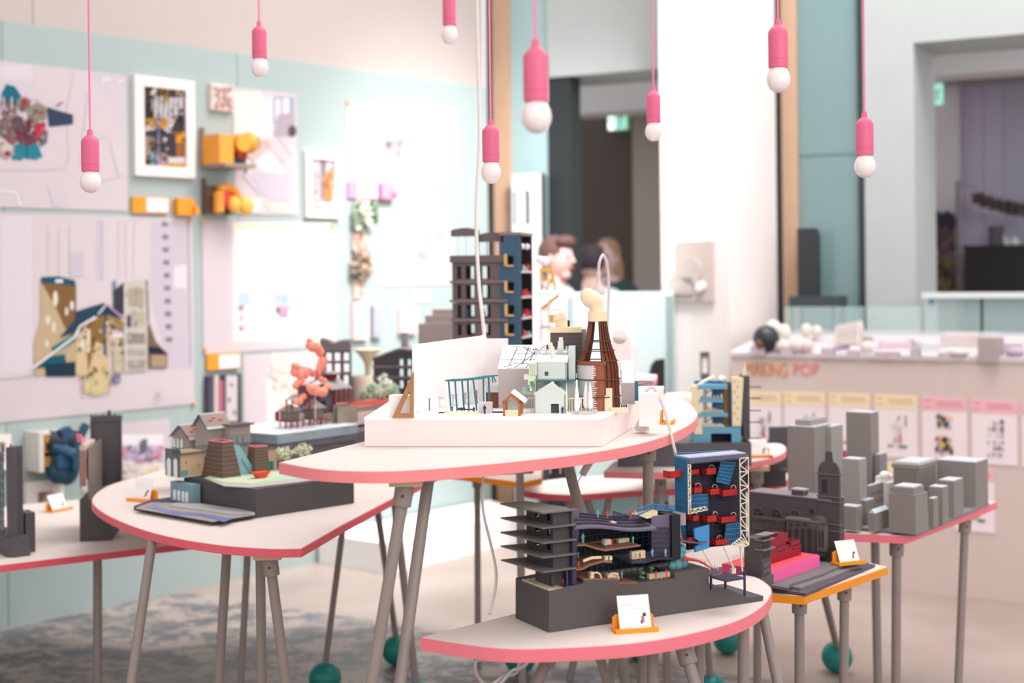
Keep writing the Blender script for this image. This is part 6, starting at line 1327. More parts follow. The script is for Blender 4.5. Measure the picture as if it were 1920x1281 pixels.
# ================================================================== M3 gabled houses
F3 = Fr(P(480, 972, .80), 44); t = thing('gabled_houses_model', 'model of gabled stone houses with two tapering brick towers and a painted river slab', 'model', F3)
bh = F3.at(480, 918, 0)[1]; xr = F3.at(664, 945, 0)[0]
yL = F3.atx(345, 905, 0)[0]
mb = MB(); mb.box(0, xr, 0, yL, .001, bh); mb.build('base', DARK, t)
sz = .014; S = [F3.flat(*p, 0) for p in ((399, 985), (251, 957), (283, 945))]
mb = MB(); mb.prism([S[0], (-.001, 0), (-.001, S[2][1]), S[2], S[1]], .001, sz); mb.build('river_slab', mat((78, 70, 82), .6), t)
def top3(nm, m, pix, z, th=.002):
    mb = MB(); mb.prism([F3.flat(a, b, z) for a, b in pix], z-.0005, z+th); return mb.build(nm, m, t)
top3('bank', mat((156, 148, 142), .6, .08), [(399, 979), (254, 954), (284, 943), (330, 944), (478, 966)], sz)
top3('river', mat((112, 122, 172), .4, .06), [(272, 951), (290, 947), (312, 956), (345, 961), (385, 964), (420, 971), (438, 972), (420, 979), (400, 974), (375, 968), (330, 966), (300, 958)], sz+.002, .001)
top3('shore_step', mat((170, 166, 166), .6), [(330, 944), (318, 950), (380, 958), (430, 966), (478, 966), (478, 960), (378, 946)], sz+.002, .003)
TLT = mat((120, 150, 160), .5, .04)
mb = MB(); bx = cbox(F3, mb, sz, (359.5, 946), 320, 376, 910); mb.build('blue_arcade', TLT, t)
def arch_l(mbw, fr, x, pa, pb, top, bot, off=-.0012):      # arched pane on a left face
    y0 = fr.atx(pa, bot, x)[0]; y1 = fr.atx(pb, bot, x)[0]; z0 = fr.atx((pa+pb)/2, bot, x)[1]; z1 = fr.atx((pa+pb)/2, top, x)[1]; r = abs(y1-y0)/2; c = (y0+y1)/2
    pts = [(c-r, z0), (c+r, z0)]+[(c+r*math.cos(math.pi*i/8), z1-r+r*math.sin(math.pi*i/8)) for i in range(9)]
    mbw.prismx(pts, x+off, x+off+.001); return [(x+off, a, b) for a, b in pts[2:]]+[(x+off, c-r, z0)], (c, r, z0)
def arch_f(mbw, fr, y, pa, pb, top, bot, off=-.0012):
    x0 = fr.at(pa, bot, y)[0]; x1 = fr.at(pb, bot, y)[0]; z0 = fr.at((pa+pb)/2, bot, y)[1]; z1 = fr.at((pa+pb)/2, top, y)[1]; r = abs(x1-x0)/2; c = (x0+x1)/2
    pts = [(c-r, z0), (c+r, z0)]+[(c+r*math.cos(math.pi*i/8), z1-r+r*math.sin(math.pi*i/8)) for i in range(9)]
    mbw.prismy(pts, y+off, y+off+.001); return [(a, y+off, b) for a, b in [(c+r, z0)]+pts[2:]+[(c-r, z0)]]
PANE = mat((240, 236, 238), .3); TRIM = mat((70, 128, 128), .5)
def arcs_l(x, lst, trim=True):
    for pa, pb, tp, bt in lst:
        mb = MB(); pth, _ = arch_l(mb, F3, x, pa, pb, tp, bt); mb.build('arched_window', PANE, t)
        if trim: mb = MB(); mb.tube([(x-.0015, *q[1:]) for q in pth], .0012, 5); mb.build('window_trim', TRIM, t)
def arcs_f(y, lst, trim=True, m=PANE):
    for pa, pb, tp, bt in lst:
        mb = MB(); pth = arch_f(mb, F3, y, pa, pb, tp, bt); mb.build('arched_window', m, t)
        if trim: mb = MB(); mb.tube([(q[0], y-.0015, q[2]) for q in pth], .0012, 5); mb.build('window_trim', TRIM, t)
arcs_l(bx[0], [(325, 330, 918, 937), (333, 338, 919, 939), (341, 346, 921, 941), (348, 353, 922, 942)], False)
# houses on the base, z measured from the base top
STONE = mat((158, 146, 138), .7, .06, 40); WOODP = mat((198, 168, 132), .6, .1, 30); TILE = mat((150, 134, 122), .7, .12, 60); WTRIM = mat((236, 240, 244), .4)
mb = MB(); cb = cbox(F3, mb, bh+.004, (338, 896), 311, 384, 850); mb.build('timber_wing', WOODP, t)
x, xr_, y, yl, z0, z1 = cb
mb = MB(); mb.box(x-.002, x+.001, y-.001, yl, z0, F3.atx(324, 842, x)[1]); mb.build('dark_end_wall', mat((112, 108, 102), .7), t)
arcs_l(x-.002, [(313.5, 322, 858, 894), (326, 334, 859, 896)])
mb = MB(); pbox(F3, mb, 340, 882, 352, 894, y-.001, .002); mb.build('teal_panel', mat((96, 148, 148)), t); mb = MB(); pbox(F3, mb, 340, 892, 378, 894.5, y-.002, .003); mb.build('sill', mat((170, 190, 186)), t)
mb = MB(); [mb.ball((F3.at(a, b, y)[0], y, F3.at(a, b, y)[1]), .003, 8, 6) for a, b in ((349, 867), (372, 873))]; mb.build('wood_knots', mat((120, 80, 60)), t)
RAIL = mat((70, 104, 108), .5); mb = MB(); za, zb = F3.at(360, 850, y-.006)[1], F3.at(360, 839, y-.006)[1]; xa, xb2 = F3.at(336, 845, y-.006)[0], F3.at(390, 845, y-.006)[0]
mb.box(xa, xb2, y-.006, y+.03, za-.003, za)
for i in range(19): q = xa+(xb2-xa)*i/18; mb.box(q-.0007, q+.0007, y-.006, y-.0045, za, zb)
mb.box(xa, xb2, y-.007, y-.004, zb, zb+.002)
for i in range(8): q = y+(yl*.45-y*.45)*i/7; mb.box(xa, xa+.0012, q-.0007, q+.0007, za, zb)
mb.box(xa-.0005, xa+.002, y-.006, y+(yl-y)*.45, zb, zb+.002)
mb.build('balcony_railing', RAIL, t)
def gable(pc, pl, pr, pt_eave, ridge_l, ridge_py, zbase, ypush, nm='gable_house'):
    """house whose gable end is the left face: near corner pc (eave pixel), ridge along x"""
    x, y = F3.flat(pc[0], pc[1], zbase)
    xr = F3.at(pr, pc[1], y)[0]; yl = F3.atx(pl, pc[1], x)[0]; ze = F3.at(pc[0], pt_eave, y)[1]; ym = (y+yl)/2; zr = F3.atx(ridge_l, ridge_py, x)[1]
    zbm = zbase
    mb = MB(); mb.prismx([(y, zbm), (yl, zbm), (yl, ze), (ym, zr), (y, ze)], x, xr); mb.build(nm+'_walls', STONE, t)
    ov = .006
    for s_, (ya, yb2) in enumerate(((y-.01, ym), (yl+.01, ym))):
        zz = ze-.006; n_ = 7
        mb = MB()
        for i in range(n_):
            f0, f1 = i/n_, (i+1)/n_+.03
            pa = (ya+(yb2-ya)*f0, zz+(zr+.004-zz)*f0+.003); pb2 = (ya+(yb2-ya)*f1, zz+(zr+.004-zz)*f1+.0008)
            mb.loft([(x-ov, pa[0], pa[1]-.003), (xr+ov, pa[0], pa[1]-.003), (xr+ov, pb2[0], pb2[1]-.003), (x-ov, pb2[0], pb2[1]-.003)], [(x-ov, pa[0], pa[1]), (xr+ov, pa[0], pa[1]), (xr+ov, pb2[0], pb2[1]), (x-ov, pb2[0], pb2[1])])
        mb.build('tiled_roof', TILE, t)
    mb = MB(); mb.box(x-ov, xr+ov, y-.0135, y-.008, ze-.009, ze-.002).box(x-ov, xr+ov, ym-.003, ym+.003, zr+.004, zr+.007); mb.build('white_trim', WTRIM, t)
    mb = MB()
    for ya, yb2 in ((y-.01, ym), (yl+.01, ym)): mb.prismx([(ya, ze-.009), (yb2, zr+.001), (yb2, zr+.006), (ya, ze-.004)], x-ov-.003, x-ov)
    mb.build('bargeboard', mat((86, 70, 96)), t)
    RF = mat((226, 100, 100)); mb = MB()
    for fx, fy in ((.25, .4), (.45, .6), (.7, .4)):
        xx = x+(xr-x)*fx; yy = y+(ym-y)*fy; mb.ball((xx, yy-.004, ze+(zr-ze)*fy+.006), (.006, .006, .004), 8, 5)
    mb.build('roof_flowers', RF, t)
    return x, xr, y, yl, ze, zr
zb1 = F3.at(360, 851, y)[1]
h1 = gable((355, 852), 324, 394, 820, 338, 800, bh+.04, 0)
arcs_l(h1[0], [(325.5, 330, 820, 842), (332, 336.5, 820, 841), (339, 344, 821, 842)]); arcs_f(h1[2], [(373, 382, 825, 842), (390, 400, 823, 842)])
h2 = gable((388, 856), 366, 430, 800, 370, 779, bh+.04, 0)
mb = MB(); c3 = cbox(F3, mb, bh+.03, (432, 860), 420, 470, 800); mb.build('flat_house_walls', STONE, t)
mb = MB(); mb.box(c3[0]-.006, c3[1]+.01, c3[2]-.01, c3[3]+.006, c3[5], c3[5]+.006); mb.build('flat_roof', mat((96, 84, 84)), t)
arcs_f(c3[2], [(435, 441, 816, 833), (446, 453, 815, 832), (457, 464, 814, 831)], True, mat((150, 150, 152)))
mb = MB(); za, zb = F3.at(455, 838, c3[2]-.02)[1], F3.at(455, 832, c3[2]-.02)[1]; xa, xb2 = F3.at(440, 835, c3[2]-.02)[0], F3.at(478, 832, c3[2]-.02)[0]
mb.box(xa, xb2, c3[2]-.021, c3[2]-.018, zb, zb+.002); [mb.box(xa+(xb2-xa)*i/14-.0006, xa+(xb2-xa)*i/14+.0006, c3[2]-.021, c3[2]-.019, za, zb) for i in range(15)]; mb.build('terrace_railing', mat((60, 100, 100)), t)
# tapering brick towers
def brick_tower(nm, bc, bl, br, tc, tl, tr, zbase):
    x, y = F3.flat(bc[0], bc[1], zbase); xr = F3.at(br[0], br[1], y)[0]; yl = F3.atx(bl[0], bl[1], x)[0]; H_ = F3.at(tc[0], tc[1], y)[1]-zbase
    W_, L_ = xr-x, yl-y; cx_, cy_ = (x+xr)/2, (y+yl)/2; f = (tr[0]-tl[0])/(br[0]-bl[0])
    NC = 16; rn = random.Random(4)
    for (m_, par) in ((mat((118, 98, 84), .75, .15, 80), 0), (mat((100, 82, 70), .75, .15, 80), 1)):
        for i in range(par, NC, 2):
            mb = MB()
            k0 = 1-(1-f)*((i/NC)**.75); hw, hl = W_/2*k0*(1+rn.uniform(-.012, .012)), L_/2*k0*(1+rn.uniform(-.012, .012)); z0 = zbase+H_*i/NC
            mb.box(cx_-hw, cx_+hw, cy_-hl, cy_+hl, z0, z0+H_/NC-.0004)
            mb.build('brick_course', m_, t)
    hw, hl = W_/2*f, L_/2*f; zt = zbase+H_; r = .004; mb = MB()
    mb.box(cx_-hw-.001, cx_+hw+.001, cy_-hl-.001, cy_-hl+r, zt, zt+.003).box(cx_-hw-.001, cx_+hw+.001, cy_+hl-r, cy_+hl+.001, zt, zt+.003).box(cx_-hw-.001, cx_-hw+r, cy_-hl, cy_+hl, zt, zt+.003).box(cx_+hw-r, cx_+hw+.001, cy_-hl, cy_+hl, zt, zt+.003); mb.build('pink_rim', mat((232, 130, 140)), t)
    mb = MB(); mb.box(cx_-hw+r, cx_+hw-r, cy_-hl+r, cy_+hl-r, zt-.001, zt+.0006); mb.build('flue', mat((60, 44, 44)), t)
brick_tower('a', (418, 898), (378, 895), (452, 894), (420, 832), (391, 828), (438, 829), bh+.004)
brick_tower('b', (478, 887), (462, 884), (506, 883), (476, 840), (459, 836), (496, 838), bh+.01)
yq = F3.flat(452, 893, bh+.004)[1]+.012
mb = MB(); mb.prismy([F3.at(a, b, yq) for a, b in ((438, 834), (449, 835), (474, 876), (470, 892), (452, 892))], yq, yq+.004); mb.build('stair_panel', mat((132, 176, 182), .5), t)
mb = MB()
for i in range(9): a = F3.at(452+i*2.0, 862+i*3.3, yq); mb.box(a[0], a[0]+.005, yq-.003, yq+.001, a[1]-.002, a[1])
mb.build('stair_treads', mat((60, 70, 76)), t)
mb = MB(); c4 = cbox(F3, mb, bh+.004, (500, 884), 496, 519, 843); mb.build('small_annex', mat((186, 160, 132), .6, .08), t); mb = MB(); pbox(F3, mb, 501, 865, 513, 882, c4[2]-.001, .002); mb.build('annex_window', mat((40, 110, 112)), t)
mb = MB(); mb.box(c4[0]-.004, c4[1]+.004, c4[2]-.004, c4[3]+.004, c4[5], c4[5]+.003); mb.build('annex_roof', mat((90, 78, 76)), t)
GRN = mat((200, 212, 180), .7, .05)
top3('terrace', mat((190, 182, 176)), [(382, 897), (420, 912), (470, 915), (560, 905), (640, 893), (560, 884), (500, 880), (420, 886)], bh, .002)
top3('green_terrace', GRN, [(385, 897), (420, 906), (470, 908), (520, 898), (528, 886), (500, 882), (420, 886)], bh+.002, .003)
top3('green_lawn', mat((178, 206, 176), .7), [(430, 906), (470, 910), (545, 900), (580, 892), (560, 886), (500, 890)], bh+.001, .002)
x, y = F3.flat(488, 897, bh+.004); k = F3.w(x, y).y/FPX
mb = MB(); mb.loft([(x-7*k*.7, y-5*k, bh+.004), (x+9*k, y-5*k, bh+.004), (x+9*k, y+8*k, bh+.004), (x-7*k*.7, y+8*k, bh+.004)], [(x-16*k, y-9*k, bh+.004+12*k), (x+18*k, y-9*k, bh+.004+12*k), (x+16*k, y+12*k, bh+.004+12*k), (x-14*k, y+12*k, bh+.004+12*k)]); mb.build('red_boat', mat((226, 76, 50), .5), t)
for (px, py, w_, hh) in ((533, 886, 17, 46), (565, 882, 19, 48), (522, 884, 10, 42)):
    x, y = F3.flat(px, py, bh); y += .03; x += .03; k = F3.w(x, y).y/FPX
    mb = MB(); leaves(mb, (x, y, bh+hh*k*.72), (w_*k, w_*k*.6, hh*k*.28), 120, .007); o = mb.build('paper_tree_crown', mat((216, 222, 190), .7, .06), t)
    mb = MB(); mb.cyl((x, y, bh), (x, y, bh+hh*k*.7), .0012, None, 5); mb.build('paper_tree_trunk', mat((206, 200, 180)), t)
# ================================================================== M4 coral tree model
WZ = .19; A4 = P(520, 816, .80+WZ); B4 = P(671, 796, .80+WZ)
F4 = Fr((A4.x, A4.y, .80), math.degrees(math.atan2(B4.y-A4.y, B4.x-A4.x)))
t = thing('coral_tree_model', 'model of a dark pagoda with coral foam trees and stilt huts on a pale lake', 'model', F4)
XR = F4.at(772, 800, .1)[0]; xw = F4.at(671, 796, 0)[0]; yl4 = F4.flat(470, 806, WZ)[1]+.12
mb = MB(); mb.box(0, XR, .012, yl4+.12, .001, WZ-.03); mb.build('base', mat((92, 84, 88), .6, .04), t)
rag = lambda s_: [(xw*i/14, random.Random(s_*50+i).uniform(-.003, .003)) for i in range(15)]
mb = MB(); mb.prism(rag(1)+[(xw, yl4), (-.02, yl4), (-.012, yl4*.4)], WZ-.032, WZ); mb.build('lake_slab', mat((136, 152, 160), .6, .12, 60, bump=.4), t)
mb = MB(); mb.prism([(x, y+.004) for x, y in rag(2)]+[(xw, yl4), (-.02, yl4)], WZ-.055, WZ-.031); mb.build('lake_bed', mat((96, 90, 104), .7, .1, 60), t)
mb = MB(); mb.prism([(x, y-.001) for x, y in rag(3)]+[(xw, yl4), (-.02, yl4)], WZ-.001, WZ+.002); mb.build('lake_surface', mat((222, 226, 232), .4, .03), t)
W4 = lambda px, py: F4.flat(px, py, WZ)
SH = mat((120, 108, 100), .7, .1, 50); SHR = mat((150, 140, 134), .7, .08, 50); RED = mat((150, 40, 42), .5, .06); CORAL = mat((248, 150, 130), .5, .05, 40)
def hut(cx, bot, plat, bodyt, apex, hw):
    x, y = W4(cx, bot); k = F4.w(x, y).y/FPX; zp = F4.at(cx, plat, y)[1]; ze = F4.at(cx, bodyt, y)[1]; za = F4.at(cx, apex, y)[1]; w_ = hw*k
    mb = MB(); mb.box(x-w_*1.15, x+w_*1.25, y-.012, y+w_*1.9, zp-.003, zp); mb.build('hut_deck', RED, t)
    for i in range(3):
        for j in range(3): mb = MB(); mb.box(x-w_*1.05+i*w_*1.1-.0016, x-w_*1.05+i*w_*1.1+.0016, y-.01+j*w_*.85, y-.007+j*w_*.85, WZ, zp-.003); mb.build('stilt', RED, t)
    mb = MB(); mb.box(x-w_*.9, x+w_*.9, y, y+w_*1.6, zp, ze); mb.build('hut_walls', SH, t)
    mb = MB(); a = [(x-w_*1.15, y-.008), (x+w_*1.2, y-.008), (x+w_*1.2, y+w_*1.8), (x-w_*1.15, y+w_*1.8)]
    ap = (x-w_*.05, y+w_*.8, za); mb.add([(p[0], p[1], ze+.001) for p in a]+[(p[0], p[1], ze-.002) for p in a]+[ap], [(0, 1, 8), (1, 2, 8), (2, 3, 8), (3, 0, 8), (7, 6, 5, 4), (4, 5, 1, 0), (5, 6, 2, 1), (6, 7, 3, 2), (7, 4, 0, 3)]); mb.build('hut_roof', SHR, t)
hut(552, 803, 789, 770, 758, 15); hut(597, 798, 785, 765, 747, 15)
x, y = W4(530, 795); mb = MB(); mb.box(x-.006, x+.012, y+.03, y+.034, WZ+.01, WZ+.045); [mb.box(x-.008, x+.014, y+.029, y+.035, WZ+.01+i*.012, WZ+.013+i*.012) for i in range(3)]; mb.build('red_ladder', RED, t)
x0, y = W4(634, 796); x1 = F4.at(671, 790, y)[0]; mb = MB(); mb.box(x0, x1, y, y+.006, WZ, F4.at(650, 762, y)[1]); mb.build('plaster_wall', mat((150, 138, 126), .8, .2, 30, bump=.5), t)
mb = MB(); mb.box(x0-.002, x1-.02, y+.02, y+.025, WZ, F4.at(650, 757, y+.02)[1]); mb.build('plaster_wall', mat((128, 118, 110), .8, .2, 30), t)
yt = y+.05; H4 = lambda px, py, yy=None: F4.at(px, py, yt if yy is None else yy)
mb = MB(); pbox(F4, mb, 600, 724, 629, 775, yt, .12); mb.build('pagoda_hall', mat((96, 92, 98), .65, .08), t)
mb = MB(); pbox(F4, mb, 601, 752, 611, 763, yt-.002, .004); mb.build('dark_opening', mat((24, 22, 26)), t)
def quadslab(nm, m, pts, th):
    v = [(H4(a, b, yy)[0], yy, H4(a, b, yy)[1]) for a, b, yy in pts]; mb = MB(); mb.loft([(x, y, z-th) for x, y, z in v], v); mb.build(nm, m, t)
quadslab('big_roof', mat((150, 144, 146), .6, .08, 60), [(596, 712, yt), (621, 730, yt-.03), (661, 727, yt+.03), (634, 709, yt+.09)], .004)
quadslab('left_roof', mat((112, 64, 58), .6, .08), [(596, 711, yt), (557, 730, yt-.03), (566, 728, yt+.08), (598, 709, yt+.1)], .003)
mb = MB()
for i in range(9): a = (558+i*4.4, 730-i*2.1); p = H4(*a, yt-.028+i*.002); r = H4(a[0]+2, a[1]-9+i*.4, yt-.02); mb.cyl((p[0], yt-.028, p[1]), (r[0], yt-.02, r[1]), .0016, None, 5)
mb.build('red_rafters', RED, t)
quadslab('upper_roof', mat((140, 132, 134), .6, .06), [(607, 696, yt+.02), (612, 700, yt), (639, 701, yt+.02), (632, 696, yt+.09)], .004)
for i in range(6): mb = MB(); pbox(F4, mb, 611+i*3.6, 701, 612.2+i*3.6, 711, yt+.02, .004); mb.build('red_column', RED, t)
mb = MB(); pbox(F4, mb, 610, 702, 632, 712, yt+.035, .05); mb.build('lantern_wall', mat((96, 60, 56)), t)
for a, tp, bt in ((628, 730, 770), (636, 729, 752), (645, 728, 755), (654, 727, 752), (562, 727, 756), (573, 722, 762), (580, 740, 772), (590, 745, 772), (627, 733, 780)): mb = MB(); pbox(F4, mb, a, tp, a+1.6, bt, yt-.01, .004); mb.build('red_column', RED, t)
mb = MB(); pbox(F4, mb, 611, 772, 634, 774, yt-.012, .01); pbox(F4, mb, 627, 735, 656, 736.2, yt-.01, .003); mb.build('red_beam', RED, t)
quadslab('lean_to_roof', mat((176, 164, 152)), [(536, 749, yt-.02), (552, 750, yt-.03), (565, 741, yt+.02), (550, 738, yt+.04)], .003)
for a in (537, 548): mb = MB(); pbox(F4, mb, a, 749, a+1.6, 772, yt-.025, .004); mb.build('red_column', RED, t)
def cloud(lst, yy):
    mb = MB(); k = F4.w(0, yy).y/FPX; rn = random.Random(int(lst[0][0]))
    for cx, cy, rx, ry, tilt in lst:
        x, z = H4(cx, cy, yy)
        for i in range(6):
            f = (i-2.5)/3.2; dx, dz = f*rx*k, -f*tilt*k
            mb.ball((x+dx, yy+rn.uniform(-.008, .008), z+dz+rn.uniform(-.3, .3)*ry*k), (rx*k*.5, rx*k*.44, ry*k*.85), 12, 8, .06)
    return mb.build('coral_foam', CORAL, t, True)
cloud([(590, 652, 20, 11, 10), (584, 644, 13, 5, 8)], yt-.02); cloud([(601, 688, 9, 18, -6), (606, 680, 6, 10, -4)], yt-.03); cloud([(562, 700, 16, 14, 4), (556, 688, 10, 6, 3), (560, 717, 14, 8, -5)], yt-.01); cloud([(588, 700, 12, 8, 3)], yt); cloud([(594, 731, 24, 10, 5), (612, 727, 10, 7, -3)], yt-.06); cloud([(562, 750, 11, 7, -6)], yt-.04); cloud([(604, 712, 8, 5, 2)], yt-.05)
mb = MB(); p = H4(590, 668, yt-.02); mb.cyl((p[0], yt-.02, WZ), (p[0], yt-.02, p[1]), .0018, None, 6); p = H4(560, 700, yt); mb.cyl((p[0], yt, WZ), (p[0], yt, p[1]), .0018, None, 6); mb.build('tree_wires', mat((236, 226, 224)), t)
cl2 = [(rx, 760) for rx in range(630, 640, 12)]
yg = yt+.01; x0 = F4.at(660, 775, yg)[0]; zgr = F4.at(700, 771, yg)[1]
mb = MB(); mb.box(x0, XR, yg, yl4+.14, WZ-.02, zgr); mb.build('hill_ground', mat((222, 200, 190), .7), t)
mb = MB(); pbox(F4, mb, 640, 760, 770, 770, yg+.01, .006); mb.build('terrace_wall', mat((150, 122, 112), .7, .08), t); mb = MB(); pbox(F4, mb, 628, 751, 770, 760, yg+.014, .004); mb.build('coral_fence', mat((240, 130, 116)), t)
mb = MB()
for i in range(26): pbox(F4, mb, 630+i*5.4, 748, 631.4+i*5.4, 760, yg+.012, .002)
mb.build('fence_posts', mat((222, 80, 64)), t)
for px, py, rx, rz_, c_ in ((683, 742, 14, 8, (150, 160, 136)), (704, 735, 14, 16, (196, 206, 182)), (722, 722, 13, 22, (218, 224, 206)), (738, 733, 10, 16, (206, 220, 196)), (696, 727, 8, 10, (188, 206, 176))):
    x, z = F4.at(px, py, yg+.06); k = F4.w(x, yg).y/FPX; mb = MB(); leaves(mb, (x, yg+.06, z), (rx*k, rx*k, rz_*k), 130, .011); mb.build('tree_crown', mat(c_, .8, .1), t); mb = MB(); mb.cyl((x, yg+.06, zgr), (x, yg+.06, z), .002, None, 6); mb.build('tree_trunk', mat((236, 232, 224)), t)

# ================================================================== M5 grey city
F5 = Fr(P(1717, 1003, .70), 52); t = thing('city_block_model', 'grey city block model with one small white building', 'model', F5)
CG = mat((138, 130, 126), .65, .04, 30); CG2 = mat((152, 146, 143), .65, .03, 30); CT_ = mat((196, 196, 198), .6, .02)
sz = .01; mb = MB(); mb.prism([F5.flat(*p, 0) for p in ((1719, 1006), (1855, 948), (1780, 925), (1640, 915), (1500, 940), (1576, 992))], .001, sz); mb.build('base_slab', mat((132, 126, 126), .65, .04), t)
def bld(nm, pc, pl, pr, pt, m=CG, cap=True, z0=sz):
    mb = MB(); c = cbox(F5, mb, z0, pc, pl, pr, pt); mb.build(nm, m, t)
    if cap: mb = MB(); e = .0015; mb.box(c[0]+e, c[1]-e, c[2]+e, c[3]-e, c[5], c[5]+.003); mb.build('roof_cap', CT_, t)
    return c
def tier(c, h, ins, nm='upper_tier', m=CG):
    mb = MB(); mb.box(c[0]+ins, c[1]-ins, c[2]+ins, c[3]-ins, c[5], c[5]+h); mb.build(nm, m, t); return (c[0]+ins, c[1]-ins, c[2]+ins, c[3]-ins, c[5], c[5]+h)
c = bld('corner_building', (1717, 1003), 1667, 1740, 942, cap=False); c = tier((c[0]-.003, c[1]+.003, c[2]-.003, c[3]+.003, 0, c[5]), .022, .003, 'cornice'); c = tier(c, .02, .008); c = tier(c, .004, .004, 'roof_cap', CT_)
bld('stepped_building', (1751, 990), 1741, 1760, 936); bld('stepped_building_tall', (1768, 984), 1742, 1779, 915); bld('slab_building', (1789, 972), 1760, 1807, 903)
bld('large_office', (1830, 952), 1757, 1853, 868); c = bld('colonnade_building', (1723, 960), 1676, 1756, 880, cap=False)
mb = MB(); n_ = 14
for i in range(n_): yy = c[2]+(c[3]-c[2])*(i+.5)/n_; mb.box(c[0]-.004, c[0], yy-.0022, yy+.0022, c[4], c[5]-.012)
for i in range(8): xx = c[0]+(c[1]-c[0])*(i+.5)/8; mb.box(xx-.002, xx+.002, c[2]-.004, c[2], c[4], c[5]-.012)
mb.build('colonnade', CG, t); c = tier((c[0]-.006, c[1], c[2]-.006, c[3]+.004, 0, c[5]), .014, .0, 'cornice'); tier(c, .008, .006, 'roof_cap', CT_)
c = bld('low_podium', (1606, 996), 1576, 1618, 952); bld('slender_slab', (1612, 985), 1580, 1626, 863, CG2)
c = bld('gabled_house', (1641, 998), 1628, 1667, 963, cap=False); ym = (c[2]+c[3])/2
mb = MB(); mb.prismx([(c[2], c[5]), (c[3], c[5]), (ym, c[5]+.012)], c[0], c[1]); mb.build('gabled_roof', mat((196, 206, 212)), t)
bld('small_block', (1625, 985), 1614, 1640, 940)
c = bld('windowed_block', (1632, 958), 1625, 1657, 912); mb = MB()
for r in range(2):
    for i in range(6): xx = c[0]+(c[1]-c[0])*(i+.6)/6.6; zz = c[4]+(c[5]-c[4])*(.25+.35*r); mb.box(xx, xx+.004, c[2]-.0006, c[2]+.001, zz, zz+.012)
mb.build('window_slots', mat((70, 66, 66)), t)
mb = MB(); x, y = F5.flat(1662, 945, sz); k = F5.w(x, y).y/FPX
WM = mat((246, 240, 236), .6, .02)
mb.box(x-16*k, x+26*k, y-12*k, y+16*k, sz, sz+42*k).box(x-12*k, x+20*k, y-6*k, y+16*k, sz+42*k, sz+52*k).ball((x-2*k, y+2*k, sz+52*k), (13*k, 10*k, 10*k), 12, 6).ball((x+12*k, y+2*k, sz+48*k), (10*k, 10*k, 9*k), 12, 6); mb.build('white_theatre', WM, t)
mb = MB(); [mb.box(x-8*k+i*7*k, x-5*k+i*7*k, y-12.4*k, y-11.5*k, sz+14*k+r*12*k, sz+19*k+r*12*k) for i in range(5) for r in range(2)]; mb.build('theatre_windows', mat((120, 112, 112)), t)
c = bld('twin_tower', (1527, 962), 1478, 1560, 802); bld('twin_tower_wing', (1560, 955), 1545, 1582, 801, CG2); mb = MB(); mb.box(c[0]+.02, c[1]+.01, c[2]+.02, c[3]-.02, c[5]+.003, c[5]+.022); mb.build('tower_plant_room', CG2, t)
mb = MB(); mb.box(c[0]-.0006, c[0]+.0006, c[2]+.0, c[2]+.0006, sz, c[5]); mb.build('tower_joint', mat((100, 94, 94)), t)
bld('tall_slab_tower', (1634, 930), 1588, 1649, 775, CG); bld('back_block', (1650, 930), 1640, 1664, 853, mat((130, 130, 134)))
mb = MB(); x, y = F5.flat(1585, 925, sz); mb.box(x, x+.01, y, y+.02, sz, sz+.16); mb.build('pink_fin', mat((226, 60, 110)), t)

# ================================================================== M6 station
F6 = Fr(P(1510, 1120, .64), 49); t = thing('station_model', 'dark station hall model with a clock tower and glossy red locomotive', 'model', F6)
SD = mat((82, 74, 76), .6, .06, 30); SD2 = mat((94, 88, 86), .6, .05, 30)
a6 = [F6.flat(*p, 0) for p in ((1511, 1119), (1641, 1064), (1590, 1045), (1440, 1090), (1446, 1110))]
mb = MB(); mb.prism([(a6[0][0], a6[0][1]), a6[1], (a6[1][0], a6[1][1]+.3), (a6[4][0], a6[4][1]+.3), a6[4]], .001, .009); mb.build('contour_base', mat((86, 78, 90), .6), t)
for i, (pts, zz) in enumerate((([(1501, 1108), (1503, 1107), (1562, 1086), (1583, 1077), (1597, 1069), (1630, 1060)], .009), ([(1478, 1108), (1481, 1101), (1543, 1081), (1560, 1073), (1581, 1064)], .017))):
    e = [F6.flat(a, b, zz) for a, b in pts]; back = [(e[-1][0], e[-1][1]+.25), (e[0][0], e[0][1]+.25)]; mb = MB(); mb.prism(e+back, zz, zz+.008); mb.build('contour_step', mat((120, 114, 116) if i == 0 else (112, 106, 110), .6, .04), t)
ZP = .025
mb = MB(); x, y = F6.flat(1444, 1099, .017); xr = F6.at(1537, 1068, y)[0]; zt = F6.at(1490, 1057, y)[1]; mb.box(x, xr, y, y+.16, .012, zt); mb.build('pink_platform', mat((240, 96, 160), .6, .03), t)
mb = MB(); mb.box(x-.001, xr+.001, y+.004, y+.16, zt, zt+.002); mb.build('red_track_bed', mat((236, 80, 96), .6), t)
RM = mat((150, 18, 42), .22, .1, 40, spec=.6, metal=.5, name='red_mirror_acrylic'); yl = y+.045
tb = lambda a, b, c, d, nm='loco_body', dep=.05, yy=None: (lambda m: (pbox(F6, m, a, b, c, d, yl if yy is None else yy, dep), m.build(nm, RM, t)))(MB())
tb(1441, 1028, 1456, 1062, 'cab'); tb(1456, 1024, 1480, 1054, 'boiler_housing'); tb(1480, 1022, 1502, 1046, 'tender'); tb(1444, 1012, 1456, 1029, 'cab_roof', .045); tb(1455, 1002, 1477, 1024, 'tall_stack', .04, yl+.008); tb(1482, 1014, 1499, 1024, 'tender_top', .04)
mb = MB(); rn = random.Random(8)
for i in range(26): a = 1442+i*2.4; b = 1062-i*.72; h = rn.uniform(3, 8); pbox(F6, mb, a, b-2, a+1.6, b+h-2, yl-.002, .004)
